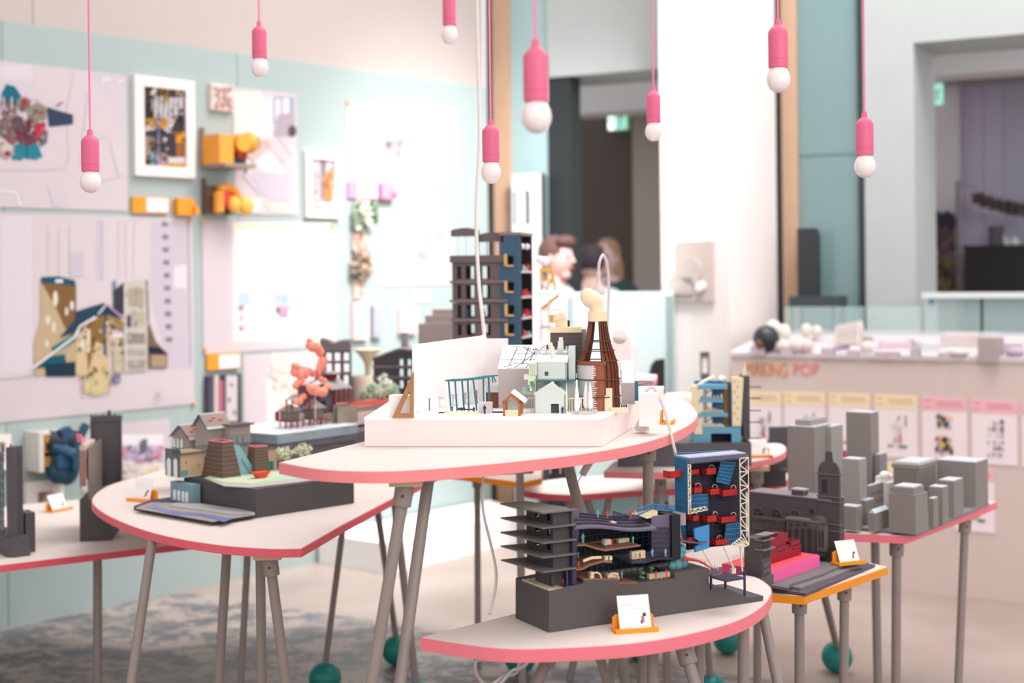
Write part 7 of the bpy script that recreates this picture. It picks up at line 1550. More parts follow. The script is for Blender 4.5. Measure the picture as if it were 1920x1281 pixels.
mb.build('jagged_wheels', mat((120, 14, 36), .3, .1, 40, metal=.3), t)
mb = MB()
for a, b in ((1447, 1010), (1452, 1012), (1458, 1000), (1464, 1003), (1470, 1001), (1475, 1000), (1485, 1012), (1491, 1013), (1497, 1012)): pbox(F6, mb, a, b, a+2.4, b+6, yl+.01, .03)
mb.build('jagged_crown', RM, t)
mb = MB(); [pbox(F6, mb, a, b, a+2, b+2.5, yl-.001, .002) for a, b in ((1460, 1034), (1465, 1032), (1470, 1030), (1488, 1028))]; mb.build('bolt_holes', mat((60, 8, 20)), t)
# near building with the shutters
mb = MB(); c = cbox(F6, mb, ZP, (1428, 1100), 1396, 1446, 1012); mb.build('near_building', SD, t)
mb = MB()
zl = [F6.at(1436, p, c[2])[1] for p in (996, 1013, 1031)]
for i, p in enumerate((1003, 1012, 1030)): z = F6.at(1436, p, c[2])[1]; mb.box(c[0]-.004, c[1]+.006, c[2]-.012, c[2]+.02, z, z+.003)
mb.box(c[0]-.004, c[1]+.002, c[2]-.003, c[2], c[4], c[4]+.004); mb.each('balcony_slab', mat((128, 122, 120)), t)
mb = MB()
for a, b in ((1006, 1010), (1016, 1027), (1035, 1046)):
    za, zb = F6.at(1436, b, c[2])[1], F6.at(1436, a, c[2])[1]; mb.box(c[0]+.006, c[1]-.004, c[2]-.001, c[2]+.001, za, zb)
mb.each('window_strip', mat((34, 32, 38), .3), t)
mb = MB()
for p in (1062, 1074): z = F6.at(1436, p, c[2])[1]; mb.box(c[0]+.006, c[1]-.006, c[2]-.003, c[2], z, z+.012)
mb.each('lower_frame', SD2, t)
mb = MB(); mb.box(c[0]-.006, c[1]+.004, c[2]-.006, c[3]+.004, .017, F6.at(1436, 1080, c[2])[1]); mb.build('near_plinth', SD2, t)
# hall: its long wall is a left-hand face
xh, yh6 = F6.flat(1560, 1040, .017+.02)
mb = MB(); yfar = F6.atx(1404, 960, xh)[0]; ztop = F6.atx(1480, 931, xh)[1]; mb.box(xh, xh+.08, yh6, yfar, .02, ztop); mb.build('station_hall', SD, t)
mb = MB(); mb.box(xh-.003, xh+.083, yh6, yfar, ztop, ztop+.004); mb.build('hall_parapet', mat((130, 124, 128)), t)
mb = MB(); lbox(F6, mb, 1484, 920, 1506, 934, xh+.01, .03); mb.build('roof_vent', SD, t); mb = MB(); lbox(F6, mb, 1483, 917, 1507, 920, xh+.008, .034); mb.build('roof_vent_cap', mat((170, 166, 170)), t)
WK = mat((46, 42, 46), .4)
for cx, cy in ((1422, 961), (1456, 963), (1491, 966)):
    yy, zz = F6.atx(cx, cy, xh); r = abs(F6.atx(cx+8.5, cy, xh)[0]-yy); k = F6.w(xh, yy).y/FPX; rz_ = 9*k
    mb = MB(); pts = [(yy-r, zz-12*k), (yy+r, zz-12*k)]+[(yy+r*math.cos(math.pi*i/8), zz+rz_*math.sin(math.pi*i/8)) for i in range(9)]; mb.prismx(pts, xh-.001, xh+.001); mb.build('arched_window', WK, t)
    mb = MB(); mb.tube([(xh-.002, a, b) for a, b in pts[2:]], .0018, 6); mb.box(xh-.002, xh, yy-.001, yy+.001, zz-12*k, zz+rz_).box(xh-.002, xh, yy-r, yy+r, zz-.001, zz+.001); mb.build('window_mullions', SD2, t)
yy, zz = F6.atx(1522, 959, xh); mb = MB(); mb.cyl((xh-.001, yy, zz), (xh+.001, yy, zz), .008, None, 14); mb.build('round_window', WK, t)
mb = MB(); lbox(F6, mb, 1474, 978, 1546, 1040, xh-.035, .034); mb.build('front_range', SD, t); mb = MB(); lbox(F6, mb, 1472, 974, 1540, 978, xh-.038, .037); mb.build('front_range_roof', mat((116, 108, 104)), t)
mb = MB()
for a in (1478, 1490, 1502, 1514): lbox(F6, mb, a, 992, a+6, 1036, xh-.0362, .002)
for a in (1480, 1494, 1506): lbox(F6, mb, a, 982, a+5, 987, xh-.0362, .002)
mb.each('tall_window', mat((52, 48, 52)), t)
mb = MB(); yy = F6.atx(1530, 980, xh-.035)[0]; zz = F6.atx(1530, 980, xh-.036)[1]; mb.cyl((xh-.036, yy, zz-.004), (xh-.002, yy, zz-.004), .022, None, 16); mb.build('barrel_gable', SD2, t)
mb = MB(); lbox(F6, mb, 1532, 988, 1546, 1034, xh-.05, .02); mb.build('end_pavilion', SD2, t); mb = MB(); [lbox(F6, mb, a, 996, a+2.6, 1026, xh-.0508, .002) for a in (1535, 1541)]; mb.each('pavilion_slot', mat((44, 40, 44)), t)
mb = MB(); lbox(F6, mb, 1410, 972, 1472, 976, xh-.03, .03); lbox(F6, mb, 1410, 976, 1472, 995, xh-.02, .02); mb.build('colonnade_range', SD, t)
mb = MB(); [lbox(F6, mb, 1434+i*4.4, 977, 1436+i*4.4, 990, xh-.028, .003) for i in range(9)]; mb.build('colonnade_posts', SD2, t)
# clock tower at the near end of the hall
tw = MB(); xt, yt6 = xh-.002, yh6-.028
x0 = xt; x1 = F6.at(1577, 980, yt6)[0]; y1 = F6.atx(1534, 940, x0)[0]; zA = F6.at(1562, 917, yt6)[1]
tw.box(x0, x1, yt6, y1, .02, zA); tw.build('clock_tower', SD, t)
mb = MB()
for p in (895, 938, 947, 990, 1003): z = F6.at(1562, p, yt6)[1]; mb.box(x0-.004, x1+.004, yt6-.004, y1+.004, z, z+.004)
mb.each('tower_cornice', mat((104, 96, 98)), t)
zB = F6.at(1562, 895, yt6)[1]; mb = MB(); mb.box(x0, x1, yt6, y1, zA, zB); mb.build('belfry', SD, t)
yy, zz = F6.atx(1546, 912, x0); mb = MB(); r = .009; mb.prismx([(yy-r, zz-.02), (yy+r, zz-.02)]+[(yy+r*math.cos(math.pi*i/8), zz+.012+r*math.sin(math.pi*i/8)) for i in range(9)], x0-.0012, x0+.001); mb.build('belfry_arch', mat((40, 48, 56)), t)
zD = F6.at(1555, 874, yt6)[1]; cx_, cy_ = (x0+x1)/2, (yt6+y1)/2; hw, hl = (x1-x0)/2, (y1-yt6)/2
mb = MB()
prev = None
for i in range(7):
    a = math.pi/2*i/6; k = .38+.62*math.cos(a); z = zB+.004+(zD-zB)*math.sin(a); cur = [(cx_-hw*k, cy_-hl*k, z), (cx_+hw*k, cy_-hl*k, z), (cx_+hw*k, cy_+hl*k, z), (cx_-hw*k, cy_+hl*k, z)]
    if prev: mb.loft(prev, cur)
    prev = cur
mb.build('tower_dome', SD, t)
zE = F6.at(1552, 853, yt6)[1]; mb = MB(); A_ = [(cx_-hw*.4, cy_-hl*.4), (cx_+hw*.4, cy_-hl*.4), (cx_+hw*.4, cy_+hl*.4), (cx_-hw*.4, cy_+hl*.4)]
mb.loft([(a, b, zD) for a, b in A_], [(cx_+(a-cx_)*.75, cy_+(b-cy_)*.75, zD+(zE-zD)*.75) for a, b in A_]); mb.loft([(cx_+(a-cx_)*.9, cy_+(b-cy_)*.9, zD+(zE-zD)*.75) for a, b in A_], [(cx_+(a-cx_)*.6, cy_+(b-cy_)*.6, zE) for a, b in A_]); mb.build('tower_lantern', SD, t)
mb = MB(); mb.box(x0-.008, x1+.004, yt6-.012, y1, .017, F6.at(1555, 1040, yt6)[1]); mb.build('tower_plinth', SD2, t)
# ================================================================== M7 tall tower
F7 = Fr((D(845, 600, 5.42).x, 5.42, .80), -12); t = thing('tall_tower_model', 'tall grey and blue cutaway tower block model rising behind the white model', 'model', F7)
G7 = mat((104, 90, 90), .6, .05, 20); BL7 = mat((56, 88, 112), .6, .05, 25); Y7 = mat((222, 180, 110), .6)
A7 = lambda px, py, y=0: F7.at(px, py, y)
xl, xe = A7(848, 550)[0], A7(937, 550)[0]; zs7 = [A7(890, p)[1] for p in (529, 565, 601)]+[A7(890, 640)[1]]; ztp = A7(890, 484)[1]
x_r = A7(953, 550)[0]
rows = [(492, 529, 499, 523), (531, 565, 535, 560), (568, 601, 572, 596), (604, 646, 608, 629)]
mb = MB(); mb.box(-.03, A7(978, 600)[0], -.02, .3, .001, .05); mb.build('base', DARK, t)
for a, b, c, d in rows:
    mb = MB(); z1, z0 = A7(890, a)[1], A7(890, b)[1]; hz1, hz0 = A7(890, c)[1], A7(890, d)[1]
    if b == 646: z0 = .05
    hs = [(A7(p, 550)[0], A7(q, 550)[0], hz0, hz1) for p, q in ((857, 865), (873, 889), (904, 919))]
    mb.holes(xl, xe, z0, z1, hs, 0, .012); mb.holes(xl, xe, z0, z1, hs, .22, .23).box(xl, xl+.01, .012, .22, z0, z1); mb.build('storey_wall', G7, t)
for p in (529, 565, 601): mb = MB(); z = A7(890, p)[1]; mb.box(A7(845, 550)[0], x_r, -.012, .24, z-.004, z+.006); mb.build('floor_slab', mat((122, 108, 108), .6, .04), t)
mb = MB(); mb.box(A7(845, 550)[0], A7(949, 550)[0], -.012, .24, A7(890, 492)[1], A7(890, 479)[1]); mb.build('parapet', G7, t)
mb = MB()
for p in (490, 528, 564, 600): z = A7(845, p)[1]; mb.box(A7(838, 550)[0], xl, .03, .05, z, z+.002)
mb.build('left_fins', G7, t)
def arcf(a, c, mid, top, bot, y): # arched fascia
    n_ = 8; pts = [(A7(a+(c-a)*i/n_, 450, y)[0], A7(890, top-(mid)*math.sin(math.pi*i/n_), y)[1]) for i in range(n_+1)]; zb = A7(890, bot, y)[1]
    mb = MB(); mb.prismy([(pts[-1][0], zb), (pts[0][0], zb)][::-1]+pts[::-1], y, y+.02); mb.build('arched_fascia', G7, t)
arcf(845, 897, 4, 431, 443, 0); arcf(898, 946, 4, 440, 454, .02)
mb = MB()
for a, b, c in ((891, 440, 897), (936, 452, 938)): pbox(F7, mb, a, b, c, 480, 0, .014)
mb.each('crown_post', G7, t); mb = MB(); [pbox(F7, mb, a, 443, a+1, 480, .002, .002) for a in (858, 873)]; [pbox(F7, mb, a, 454, a+1.2, 480, .02, .003) for a in (912, 916)]; mb.build('crown_mullions', mat((200, 200, 200)), t)
hs = [(A7(951, 480, -.002)[0], A7(963, 480, -.002)[0], A7(957, b, -.002)[1], A7(957, a, -.002)[1]) for a, b in ((478, 497), (529, 546), (572, 590), (608, 626))]
bx0, bx1 = A7(937, 550, -.002)[0], A7(976, 550, -.002)[0]; zt7 = A7(960, 441, -.002)[1]
mb = MB(); mb.holes(bx0, bx1, .05, A7(960, 480)[1], hs, -.002, .01); mb.box(A7(944, 460, -.002)[0], bx1, -.002, .01, A7(960, 480)[1], zt7).box(A7(936, 460, -.002)[0], A7(944, 460, -.002)[0], -.002, .01, A7(960, 478)[1], A7(960, 454)[1]); mb.build('blue_wall', BL7, t)
mb = MB()
for i in range(40): z = .06+(zt7-.06)*i/40; mb.box(A7(965, 460, -.002)[0], bx1, -.003, -.002, z, z+.001)
mb.build('cladding_lines', mat((48, 78, 102)), t)
for h in hs: mb = MB(); mb.box(h[0]-.008, h[0], -.02, .01, h[2]-.006, h[3]+.004).box(h[0]-.008, h[1], -.02, .01, h[2]-.006, h[2]); mb.build('yellow_reveal', Y7, t)
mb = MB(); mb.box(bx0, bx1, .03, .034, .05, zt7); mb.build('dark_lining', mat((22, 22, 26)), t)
mb = MB(); mb.box(A7(936, 460)[0], bx1+.004, -.006, .24, zt7, zt7+.012); mb.build('tower_cap', mat((136, 118, 112)), t)
# open right hand side
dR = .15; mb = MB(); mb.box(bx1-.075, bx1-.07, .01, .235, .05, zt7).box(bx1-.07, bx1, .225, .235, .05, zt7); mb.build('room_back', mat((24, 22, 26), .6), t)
for p in (508, 556, 596, 632): mb = MB(); z = A7(980, p, 0)[1]; mb.box(bx1-.07, bx1+.004, .01, .24, z-.008, z); mb.build('room_floor', mat((206, 190, 190)), t)
mb = MB(); rn = random.Random(6); mt = MB()
for p in (508, 556, 596, 632):
    z = A7(980, p, 0)[1]
    for i in range(4): yy = .03+i*.05; m_ = mt if rn.random() < .5 else mb; m_.box(bx1-.02-rn.uniform(0, .02), bx1-.004, yy, yy+.02, z, z+rn.uniform(.006, .03))
mb.each('furniture', mat((196, 50, 60)), t); mt.each('furniture', mat((150, 186, 190)), t)
mb = MB(); [mb.ball((bx1-.004, .05+i*.1, A7(985, 462, .05)[1]), .012, 10, 6) for i in range(2)]; mb.each('globe_lamp', mat((240, 236, 236)), t)
mb = MB(); fgx = [(877, 596, .03), (907, 600, .03)]; figs([(A7(a, b, y)[0], y, A7(a, b, y)[1], .04) for a, b, y in fgx], mat((60, 130, 150)), t)
# cream scaffold next to it
F7b = Fr((D(1012, 600, 5.32).x, 5.32, .80), -10); t = thing('scaffold_model', 'cream and ochre scaffold tower model beside the tall blue-grey tower', 'model', F7b); B7 = lambda px, py, y=0: F7b.at(px, py, y)
CR7 = mat((226, 208, 180), .6, .04)
for a in (1012, 1027, 1046):
    for yy in (0, .07): mb = MB(); pbox(F7b, mb, a, 510 if a < 1040 else 552, a+3, 640, yy, .006); x0, x1, z0, z1 = pbox(F7b, MB(), a, 600, a+3, 640, yy, .006); mb.box(x0, x1, yy, yy+.006, .001, z0+.002); mb.build('post', CR7, t)
for p, c in ((548, 1050), (580, 1050), (612, 1050)): mb = MB(); pbox(F7b, mb, 1010, p, c, p+5, -.004, .085); mb.build('deck', mat((216, 196, 186) if p > 600 else (236, 230, 226)), t)
mb = MB()
for a, b in (((1013, 505), (1026, 545)), ((1034, 498), (1041, 545)), ((1014, 545), (1034, 500)), ((1026, 545), (1036, 520)), ((1014, 580), (1046, 555))): p = B7(*a, .02); q = B7(*b, .02); mb.cyl((p[0], .02, p[1]), (q[0], .02, q[1]), .006, None, 8)
pbox(F7b, mb, 1013, 502, 1036, 510, .01, .02); pbox(F7b, mb, 1028, 590, 1046, 606, .02, .03); mb.build('ochre_brace', mat((222, 178, 100), .6, .06), t)
mb = MB(); [mb.ball((B7(a, b, .02)[0], .02, B7(a, b, .02)[1]), r*.002, 10, 7) for a, b, r in ((1014, 488, 8), (1022, 490, 9), (1008, 486, 5), (1024, 535, 9))]; mb.build('white_puffs', mat((244, 236, 240)), t, True)

# ================================================================== M8 blue and cream tower
F8 = Fr((D(1299, 831, 5.12).x, 5.12, .85), -4); t = thing('blue_cream_tower_model', 'model of a pale blue open tower between cream piers beside a dark slab', 'model', F8); A8 = lambda px, py, y=0: F8.at(px, py, y)
LB = mat((104, 164, 190), .6, .04); LBD = mat((62, 110, 146), .6, .05); CR8 = mat((236, 220, 184), .6, .04)
mb = MB(); bx0 = A8(1158, 850)[0]; bx1 = A8(1408, 850)[0]; zb8 = A8(1300, 830)[1]; mb.box(bx0, bx1, -.02, .3, .001, zb8); mb.build('base', mat((92, 86, 92), .5, .04), t)
nx0, nx1 = A8(1333, 820)[0], A8(1372, 820)[0]; zn = A8(1350, 813)[1]; x0, x1 = A8(1299, 820)[0], A8(1389, 820)[0]; zt = A8(1340, 801)[1]
mb = MB(); mb.holes(x0, x1, zb8, zt, [(nx0, nx1, zb8, zn)], 0, .12); mb.build('blue_podium', LB, t); mb = MB(); mb.box(nx0, nx1, .08, .1, zb8, zn); mb.build('podium_recess', mat((24, 60, 76)), t)
mb = MB(); mb.prismy([A8(1302, 814), A8(1317, 814), A8(1312, 722), A8(1297, 724)], -.006, .03); mb.build('cream_pier', CR8, t)
mb = MB(); mb.prismy([A8(1373, 799), A8(1389, 799), A8(1394, 709), A8(1372, 707)], -.006, .03); mb.build('cream_pier', CR8, t)
mb = MB(); [mb.cyl((A8(1377+(i % 2)*6, 715+i*10, -.006)[0], -.008, A8(1377, 715+i*10)[1]), (A8(1377+(i % 2)*6, 715+i*10)[0], -.004, A8(1377, 715+i*10)[1]), .003, None, 8) for i in range(8)]; mb.build('pier_holes', mat((170, 140, 100)), t)
for a, b, c, d in ((1309, 722, 1364, 730), (1312, 748, 1356, 755), (1307, 775, 1365, 782)): mb = MB(); pbox(F8, mb, a, b, c, d, -.012, .1); mb.build('blue_floor', LB, t)
mb = MB(); pbox(F8, mb, 1336, 715, 1356, 802, .04, .05); mb.build('blue_core', LBD, t); mb = MB(); pbox(F8, mb, 1357, 716, 1371, 801, .05, .03); mb.build('ochre_wall', mat((190, 138, 56), .6, .08), t); mb = MB(); pbox(F8, mb, 1368, 717, 1373, 801, .02, .05); mb.build('blue_fin', LBD, t)
mb = MB(); pbox(F8, mb, 1302, 714, 1340, 720, .06, .01); mb.build('blue_lintel', LBD, t)
mb = MB(); pbox(F8, mb, 1394, 706, 1406, 824, .0, .14); mb.build('dark_slab', mat((74, 72, 76), .6), t)
mb = MB(); [mb.cyl((A8(1405, p, .02)[0], .02, A8(1405, p, .02)[1]), (A8(1427, p, .02)[0], .02, A8(1427, p, .02)[1]), .002, None, 6) for p in (726, 747, 770, 792, 822)]; mb.each('dark_pin', mat((50, 48, 52)), t)
mb = MB(); mb.tube([(A8(a, b, .02)[0], .02, A8(a, b, .02)[1]) for a, b in ((1310, 722), (1320, 715), (1330, 710), (1340, 707))], .006, 8); mb.cyl((A8(1353, 708, .02)[0], .02, A8(1353, 708, .02)[1]), (A8(1360, 716, .02)[0], .06, A8(1360, 716, .02)[1]), .01, .012, 12); mb.build('cream_ducts', mat((244, 236, 220)), t, True)
mb = MB()
for p, q in (((1315, 745), (1334, 731)), ((1318, 757), (1334, 770)), ((1318, 800), (1335, 783))): a = A8(*p, .02); b = A8(*q, .02); mb.cyl((a[0], .02, a[1]), (b[0], .02, b[1]), .004, None, 6)
mb.each('cream_brace', mat((206, 190, 160)), t)
mb = MB(); rn = random.Random(2)
for y0_, n_ in ((801, 12), (774, 8), (747, 6)):
    for i in range(n_): a = 1318+i*40/n_; x, z = A8(a, y0_, .01); h = rn.uniform(.006, .016); mb.box(x, x+.006, .01, .02, z, z+h)
mb.build('small_furniture', mat((226, 212, 180)), t)
mb = MB(); mb.prismy([A8(1391, 706, .05), A8(1400, 706, .05), A8(1398, 678, .05)], .05, .06); mb.build('cream_spire', mat((236, 218, 190)), t)
# dark upright panel behind the twin tower, dark box on the low oval table
o = MB(); F8b = Fr((D(1443, 850, 5.85).x, 5.85, .72), 0); x0, x1, z0, z1 = pbox(F8b, MB(), 1443, 801, 1481, 905, 0, .02); o.box(x0, x1, 0, .02, .02, z1); t = thing('dark_screen', 'dark upright screen board between the teardrop table and the grey towers', 'board', F8b); o.build('board', mat((74, 74, 80), .6), t)
mb = MB(); mb.box(-.005, .09, -.03, .05, .001, .02); mb.build('foot', DARK, t)
F8c = Fr((D(1405, 890, 5.45).x, 5.45, .72), 0); t = thing('low_dark_box', 'low dark box on the oval table under the rounded table end', 'box', F8c); mb = MB(); pbox(F8c, mb, 1395, 884, 1474, 898, 0, .15); z = min(v[2] for v in mb.v); mb.v = [(a, b, c if c > z+1e-4 else .001) for a, b, c in mb.v]; mb.build('box_body', DARK, t); q = max(v[2] for v in mb.v); x0 = min(v[0] for v in mb.v); x1 = max(v[0] for v in mb.v); mb = MB(); mb.box(x0-.003, x1+.003, -.003, .153, q, q+.004); mb.build('box_lid', DARK, t)
F8d = Fr((D(905, 880, 5.32).x, 5.32, .80), 2); t = thing('dark_model_box', 'long dark model base on the orange-edged background table', 'box', F8d); mb = MB(); x1 = F8d.at(1000, 880)[0]; mb.box(0, x1, 0, .06, .001, .05); mb.build('box_body', DARK, t); mb = MB(); mb.box(-.002, x1+.002, -.002, .062, .05, .054); mb.build('box_lid', mat((70, 66, 68)), t)

# ================================================================== M9, M10 dark models on the far left table
a9 = P(176, 986, .60); F9 = Fr(a9, 8); t = thing('dark_tower_model', 'tall dark grey tower model with finials and a coloured interior on its left side', 'model', F9)
D9 = mat((82, 77, 78), .6, .05, 20); zb9 = F9.at(176, 912)[1]; xr9 = F9.at(232, 950)[0]; zt9 = F9.at(176, 791)[1]; dl = F9.atx(149, 945, 0)[0]
mb = MB(); mb.box(0, xr9, 0, dl, .001, zb9); mb.build('plinth', D9, t)
f = lambda px, py, y=.0: F9.at(px, py, y)
mb = MB(); mb.box(f(170, 850)[0], f(228, 850)[0], .004, .02, zb9, zt9).box(f(170, 850)[0], f(228, 850)[0], 0, .03, zt9, f(200, 780)[1]).box(f(170, 850)[0], f(173, 850)[0], -.003, .004, zb9, zt9).box(f(225, 850)[0], f(228, 850)[0], -.003, .004, zb9, zt9); mb.build('tower_front', D9, t)
mb = MB(); x, z = f(199.5, 910); mb.prismx([(-.012, zb9), (.004, zb9), (.004, f(199, 870)[1])], x-.001, x+.001); mb.box(f(171, 905)[0], f(173, 905)[0], -.012, .004, zb9, f(172, 880)[1]).box(f(226, 905)[0], f(228, 905)[0], -.012, .004, zb9, f(227, 880)[1]); mb.each('buttress', D9, t)
zc = f(200, 780)[1]
for px, tp, w_ in ((170, 777, 1.6), (193, 776, 1.6), (204, 768, 3.2), (215, 776, 1.6)):
    x = f(px, 780)[0]; k = F9.w(x, 0).y/FPX*w_; h = (780-tp)*F9.w(x, 0).y/FPX; mb = MB(); mb.box(x-k, x+k, .004, .004+2*k, zc, zc+h*.6).loft([(x-k, .004, zc+h*.6), (x+k, .004, zc+h*.6), (x+k, .004+2*k, zc+h*.6), (x-k, .004+2*k, zc+h*.6)], [(x-.0004, .004+k, zc+h), (x+.0004, .004+k, zc+h), (x+.0004, .005+k, zc+h), (x-.0004, .005+k, zc+h)]); mb.build('finial', D9, t)
CR9 = mat((206, 184, 170), .6, .05); yL9 = F9.atx(148, 900, 0)[0]
for a, b, c, d, m_, nm in ((150, 830, 168, 856, CR9, 'cream_room'), (150, 864, 163, 884, mat((196, 120, 104)), 'pink_room'), (152, 855, 170, 862, mat((60, 140, 120)), 'green_balcony'), (164, 874, 169, 910, mat((206, 60, 80)), 'red_stair'), (149, 845, 151, 912, mat((150, 110, 106)), 'end_frame'), (151, 885, 168, 893, mat((190, 200, 160)), 'green_floor')):
    mb = MB(); lbox(F9, mb, a, b, c, d, .006, .02); mb.build(nm, m_, t)
mb = MB(); p = F9.atx(146, 813, .01); q = F9.atx(156, 829, .01); r = F9.atx(148, 829, .01); mb.prismx([p, q, r], .004, .02); mb.build('pink_gable', mat((236, 130, 150)), t)
mb = MB(); mb.box(.03, .034, .02, dl, zb9, F9.atx(160, 800, .03)[1]*.8); mb.build('inner_wall', mat((120, 104, 100)), t)
a10 = P(27, 1046, .60); F10 = Fr(a10, 35); t = thing('dark_facade_model', 'dark grey facade model with a lattice of glass, cut off by the left edge', 'model', F10)
x, y = 0, 0; zp = F10.at(27, 1010)[1]; z1 = F10.at(20, 838)[1]
xr = F10.at(57, 1030)[0]; yl_ = F10.atx(-40, 1046, 0)[0]
mb = MB(); mb.prism([(0, 0), (xr, 0), (xr, .2), (-.02, yl_), (-.02, .02)], .001, zp); mb.build('plinth', D9, t)
mb = MB(); xa = F10.at(33, 930, .02)[0]; xb = F10.at(48, 930, .02)[0]; mb.box(-.01, xa, .02, .05, zp, F10.at(20, 840, .02)[1]).box(xa, xb, .05, .08, zp, F10.at(40, 837, .05)[1]); mb.build('corner_pier', D9, t)
mb = MB(); lbox(F10, mb, -40, 842, 5, 1000, -.004, .004); mb.build('glass_backing', mat((40, 42, 50), .3), t)
mb = MB()
for i in range(5): lbox(F10, mb, -18+i*5, 845, -17+i*5, 1000, -.008, .003)
for i in range(9): lbox(F10, mb, -40, 860+i*17, 6, 861.5+i*17, -.008, .003)
mb.build('lattice', mat((150, 160, 160), .4), t)
mb = MB(); lbox(F10, mb, -40, 852, 5, 858, -.012, .004); mb.build('frieze', mat((80, 84, 140)), t)
mb = MB()
for px, tp in ((6, 834), (20, 831)): x, z = F10.at(px, 842, .03); mb.cyl((x, .03, z-.01), (x, .03, z+.008), .004, .004, 8).cyl((x, .03, z+.008), (x, .03, z+.02), .004, .0004, 8)
mb.each('finial', D9, t)
mb = MB(); pbox(F10, mb, 48, 962, 66, 994, .06, .08); z0 = min(v[2] for v in mb.v); mb.v = [(a, b, c if c > z0+1e-4 else zp*0+.001) for a, b, c in mb.v]; mb.build('side_block', D9, t)

# ================================================================== background pieces on the far tables
F11 = Fr((D(601, 700, 5.98).x, 5.98, .80), 4); t = thing('dark_warehouse_model', 'dark three-storey building model with a scooped roof behind the coral tree', 'model', F11); DK = mat((84, 80, 84), .6, .05); A = lambda px, py, y=0: F11.at(px, py, y)
hs = [(A(p, 700)[0], A(p+10, 700)[0], A(628, q+17)[1], A(628, q)[1]) for p in (612, 628, 645) for q in (662, 682)]+[(A(p, 700)[0], A(p+8, 700)[0], A(628, 722)[1], A(628, 704)[1]) for p in (628, 645)]
mb = MB(); mb.holes(A(602, 700)[0], A(657, 700)[0], .001, A(628, 655)[1], hs, 0, .02); mb.build('front_wall', DK, t)
mb = MB(); mb.prismy([A(600, 657), A(657, 657), A(656, 638), A(640, 639), (A(625, 645)[0], A(625, 644)[1]), A(612, 637), A(600, 635)], -.006, .14); mb.build('scooped_parapet', mat((104, 98, 100), .6), t)
for q in (658, 679, 700): mb = MB(); z = A(628, q)[1]; mb.box(A(600, 700)[0], A(658, 700)[0], -.008, 0, z, z+.006); mb.build('string_course', mat((110, 102, 104)), t)
mb = MB(); mb.box(A(602, 700)[0], A(603.5, 700)[0], .02, .14, .001, A(628, 655)[1]).box(A(655.5, 700)[0], A(657, 700)[0], .02, .14, .001, A(628, 655)[1]).box(A(602, 700)[0], A(657, 700)[0], -.001, .14, .0, .012); mb.build('side_walls', DK, t)
F12 = Fr((D(702, 700, 5.86).x, 5.86, .80), -10); t = thing('dark_gabled_model', 'dark gabled warehouse model with a chimney behind the white backdrop', 'model', F12); A = lambda px, py, y=0: F12.at(px, py, y)
hs = [(A(p, 700)[0], A(p+8, 700)[0], A(740, q+14)[1], A(740, q)[1]) for p in (748, 763) for q in (673, 692, 714)]
mb = MB(); mb.holes(A(700, 700)[0], A(800, 700)[0], .001, A(740, 674)[1], hs, 0, .02).prismy([A(700, 690)[:1]+(A(740, 674)[1],), A(800, 690)[:1]+(A(740, 674)[1],), A(800, 662), A(748, 657), A(702, 672)], 0, .02); mb.build('gable_front', mat((70, 64, 70), .6, .05), t)
for q in (688, 708): mb = MB(); z = A(740, q)[1]; mb.box(A(699, 700)[0], A(800, 700)[0], -.008, 0, z-.004, z+.006); mb.build('string_course', mat((112, 100, 106)), t)
mb = MB(); P1, P2, P3 = A(699, 674), A(748, 656), A(802, 662)
for a, b in ((P1, P2), (P2, P3)): mb.loft([(a[0], -.01, a[1]), (b[0], -.01, b[1]), (b[0], .2, b[1]), (a[0], .2, a[1])], [(a[0], -.01, a[1]+.008), (b[0], -.01, b[1]+.008), (b[0], .2, b[1]+.008), (a[0], .2, a[1]+.008)])
mb.build('gable_roof', mat((130, 122, 126)), t); mb = MB(); pbox(F12, mb, 752, 624, 763, 660, .06, .03); mb.build('chimney', mat((150, 142, 142)), t)
F13 = Fr((D(785, 700, 6.12).x, 6.12, .80), -4); t = thing('stepped_block_model', 'plain taupe stepped block model left of the tall tower', 'model', F13)
for a, b, c, y in ((784, 607, 862, 0), (797, 592, 862, .02), (811, 580, 862, .04)): mb = MB(); x0, x1, z0, z1 = pbox(F13, MB(), a, b, c, 640, y, .2); mb.box(x0, x1, y, .14, .001, z1); mb.build('block_step', mat((166, 152, 148), .7, .03), t)
q = D(690, 700, 6.15); t = thing('trumpet_model', 'cream trumpet-shaped funnel model on a speckled beige drum', 'model', loc=(q.x, q.y, .80)); k = 6.15/FPX
zt = D(690, 655, 6.15).z-.80; zm = D(690, 700, 6.15).z-.80
mb = MB(); mb.lathe([(6*k, zm-.02), (6*k, zm+.03), (9*k, zt-.05), (20*k, zt-.015), (26*k, zt-.003), (26*k, zt)], n=24); mb.build('trumpet', mat((222, 206, 172), .5, .03), t, True)
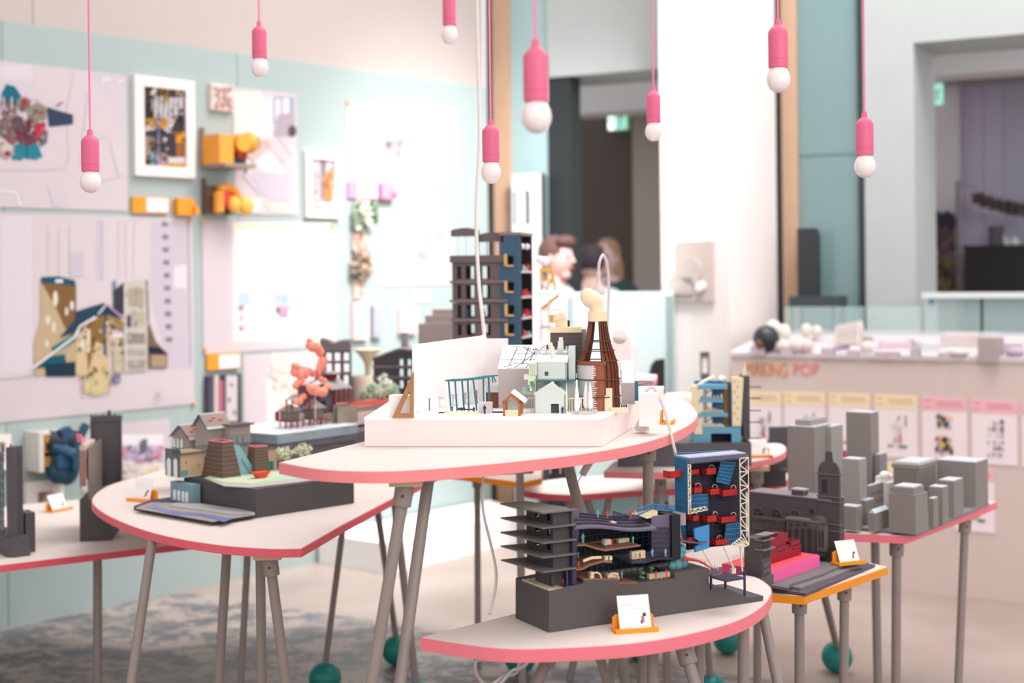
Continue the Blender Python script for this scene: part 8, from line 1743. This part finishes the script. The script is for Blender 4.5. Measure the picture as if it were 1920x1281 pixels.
mb = MB(); mb.lathe([(24*k, 0), (24*k, zm-.02), (22*k, zm-.01)], (-10*k, 0, 0), 20); mb.build('drum', mat((228, 208, 192), .6, .1, 30), t, True)
# right background: round stool, small dark frame, dark chair
q = D(1272, 790, 6.12); t = thing('round_stool', 'cream round stool with a grey drum behind the high table', 'stool', loc=(q.x, q.y, 0)); k = 6.0/FPX; z = D(1272, 762, 6.0).z
mb = MB(); mb.lathe([(28*k, z), (30*k, z+.012), (28*k, z+.035), (24*k, z+.042)], n=24); mb.build('seat', mat((238, 222, 198), .5), t, True); mb = MB(); mb.lathe([(20*k, 0), (20*k, z-.0), (19*k, z)], n=20); mb.build('drum', mat((206, 200, 202), .5), t, True)
q = D(1322, 712, 6.6); t = thing('framed_stand', 'small dark framed panel stand in front of the white pillar', 'stand', loc=(q.x, q.y, 0)); k = 6.6/FPX; z0 = q.z; z1 = D(1322, 660, 6.6).z
mb = MB(); mb.holes(-8.5*k, 8.5*k, z0, z1, [(-6*k, 6*k, z0+12*k, z1-10*k)], -.008, .008); mb.build('frame', mat((92, 86, 88)), t); mb = MB(); mb.box(-6*k, 6*k, -.002, .004, z0+12*k, z1-10*k); mb.build('white_panel', mat((240, 234, 234)), t); mb = MB(); mb.cyl((0, 0, 0.01), (0, 0, z0), .01); mb.cyl((0, 0, 0), (0, 0, .015), .12, None, 20); mb.build('stand_pole', mat((120, 114, 114)), t)
q = D(1232, 730, 6.9); t = thing('dark_chair', 'rounded black chair back between the kiln model and the white pillar', 'chair', loc=(q.x, q.y, 0)); k = 6.9/FPX
zt = D(1232, 673, 6.9).z; mb = MB(); mb.prismy([(-16*k, .5), (14*k, .5), (14*k, zt), (-2*k, zt-.005), (-10*k, zt-.03), (-15*k, zt-.08)], -.03, .03); mb.build('backrest', mat((34, 32, 36), .6), t); mb = MB(); mb.box(-.05, .08, -.4, .03, .44, .5); mb.build('seat', mat((40, 38, 42), .6), t)
for sx in (-.04, .07):
    for sy in (-.38, .0): mb = MB(); mb.cyl((sx, sy, 0), (sx, sy, .45), .012); mb.build('leg', mat((120, 116, 116), .4), t)
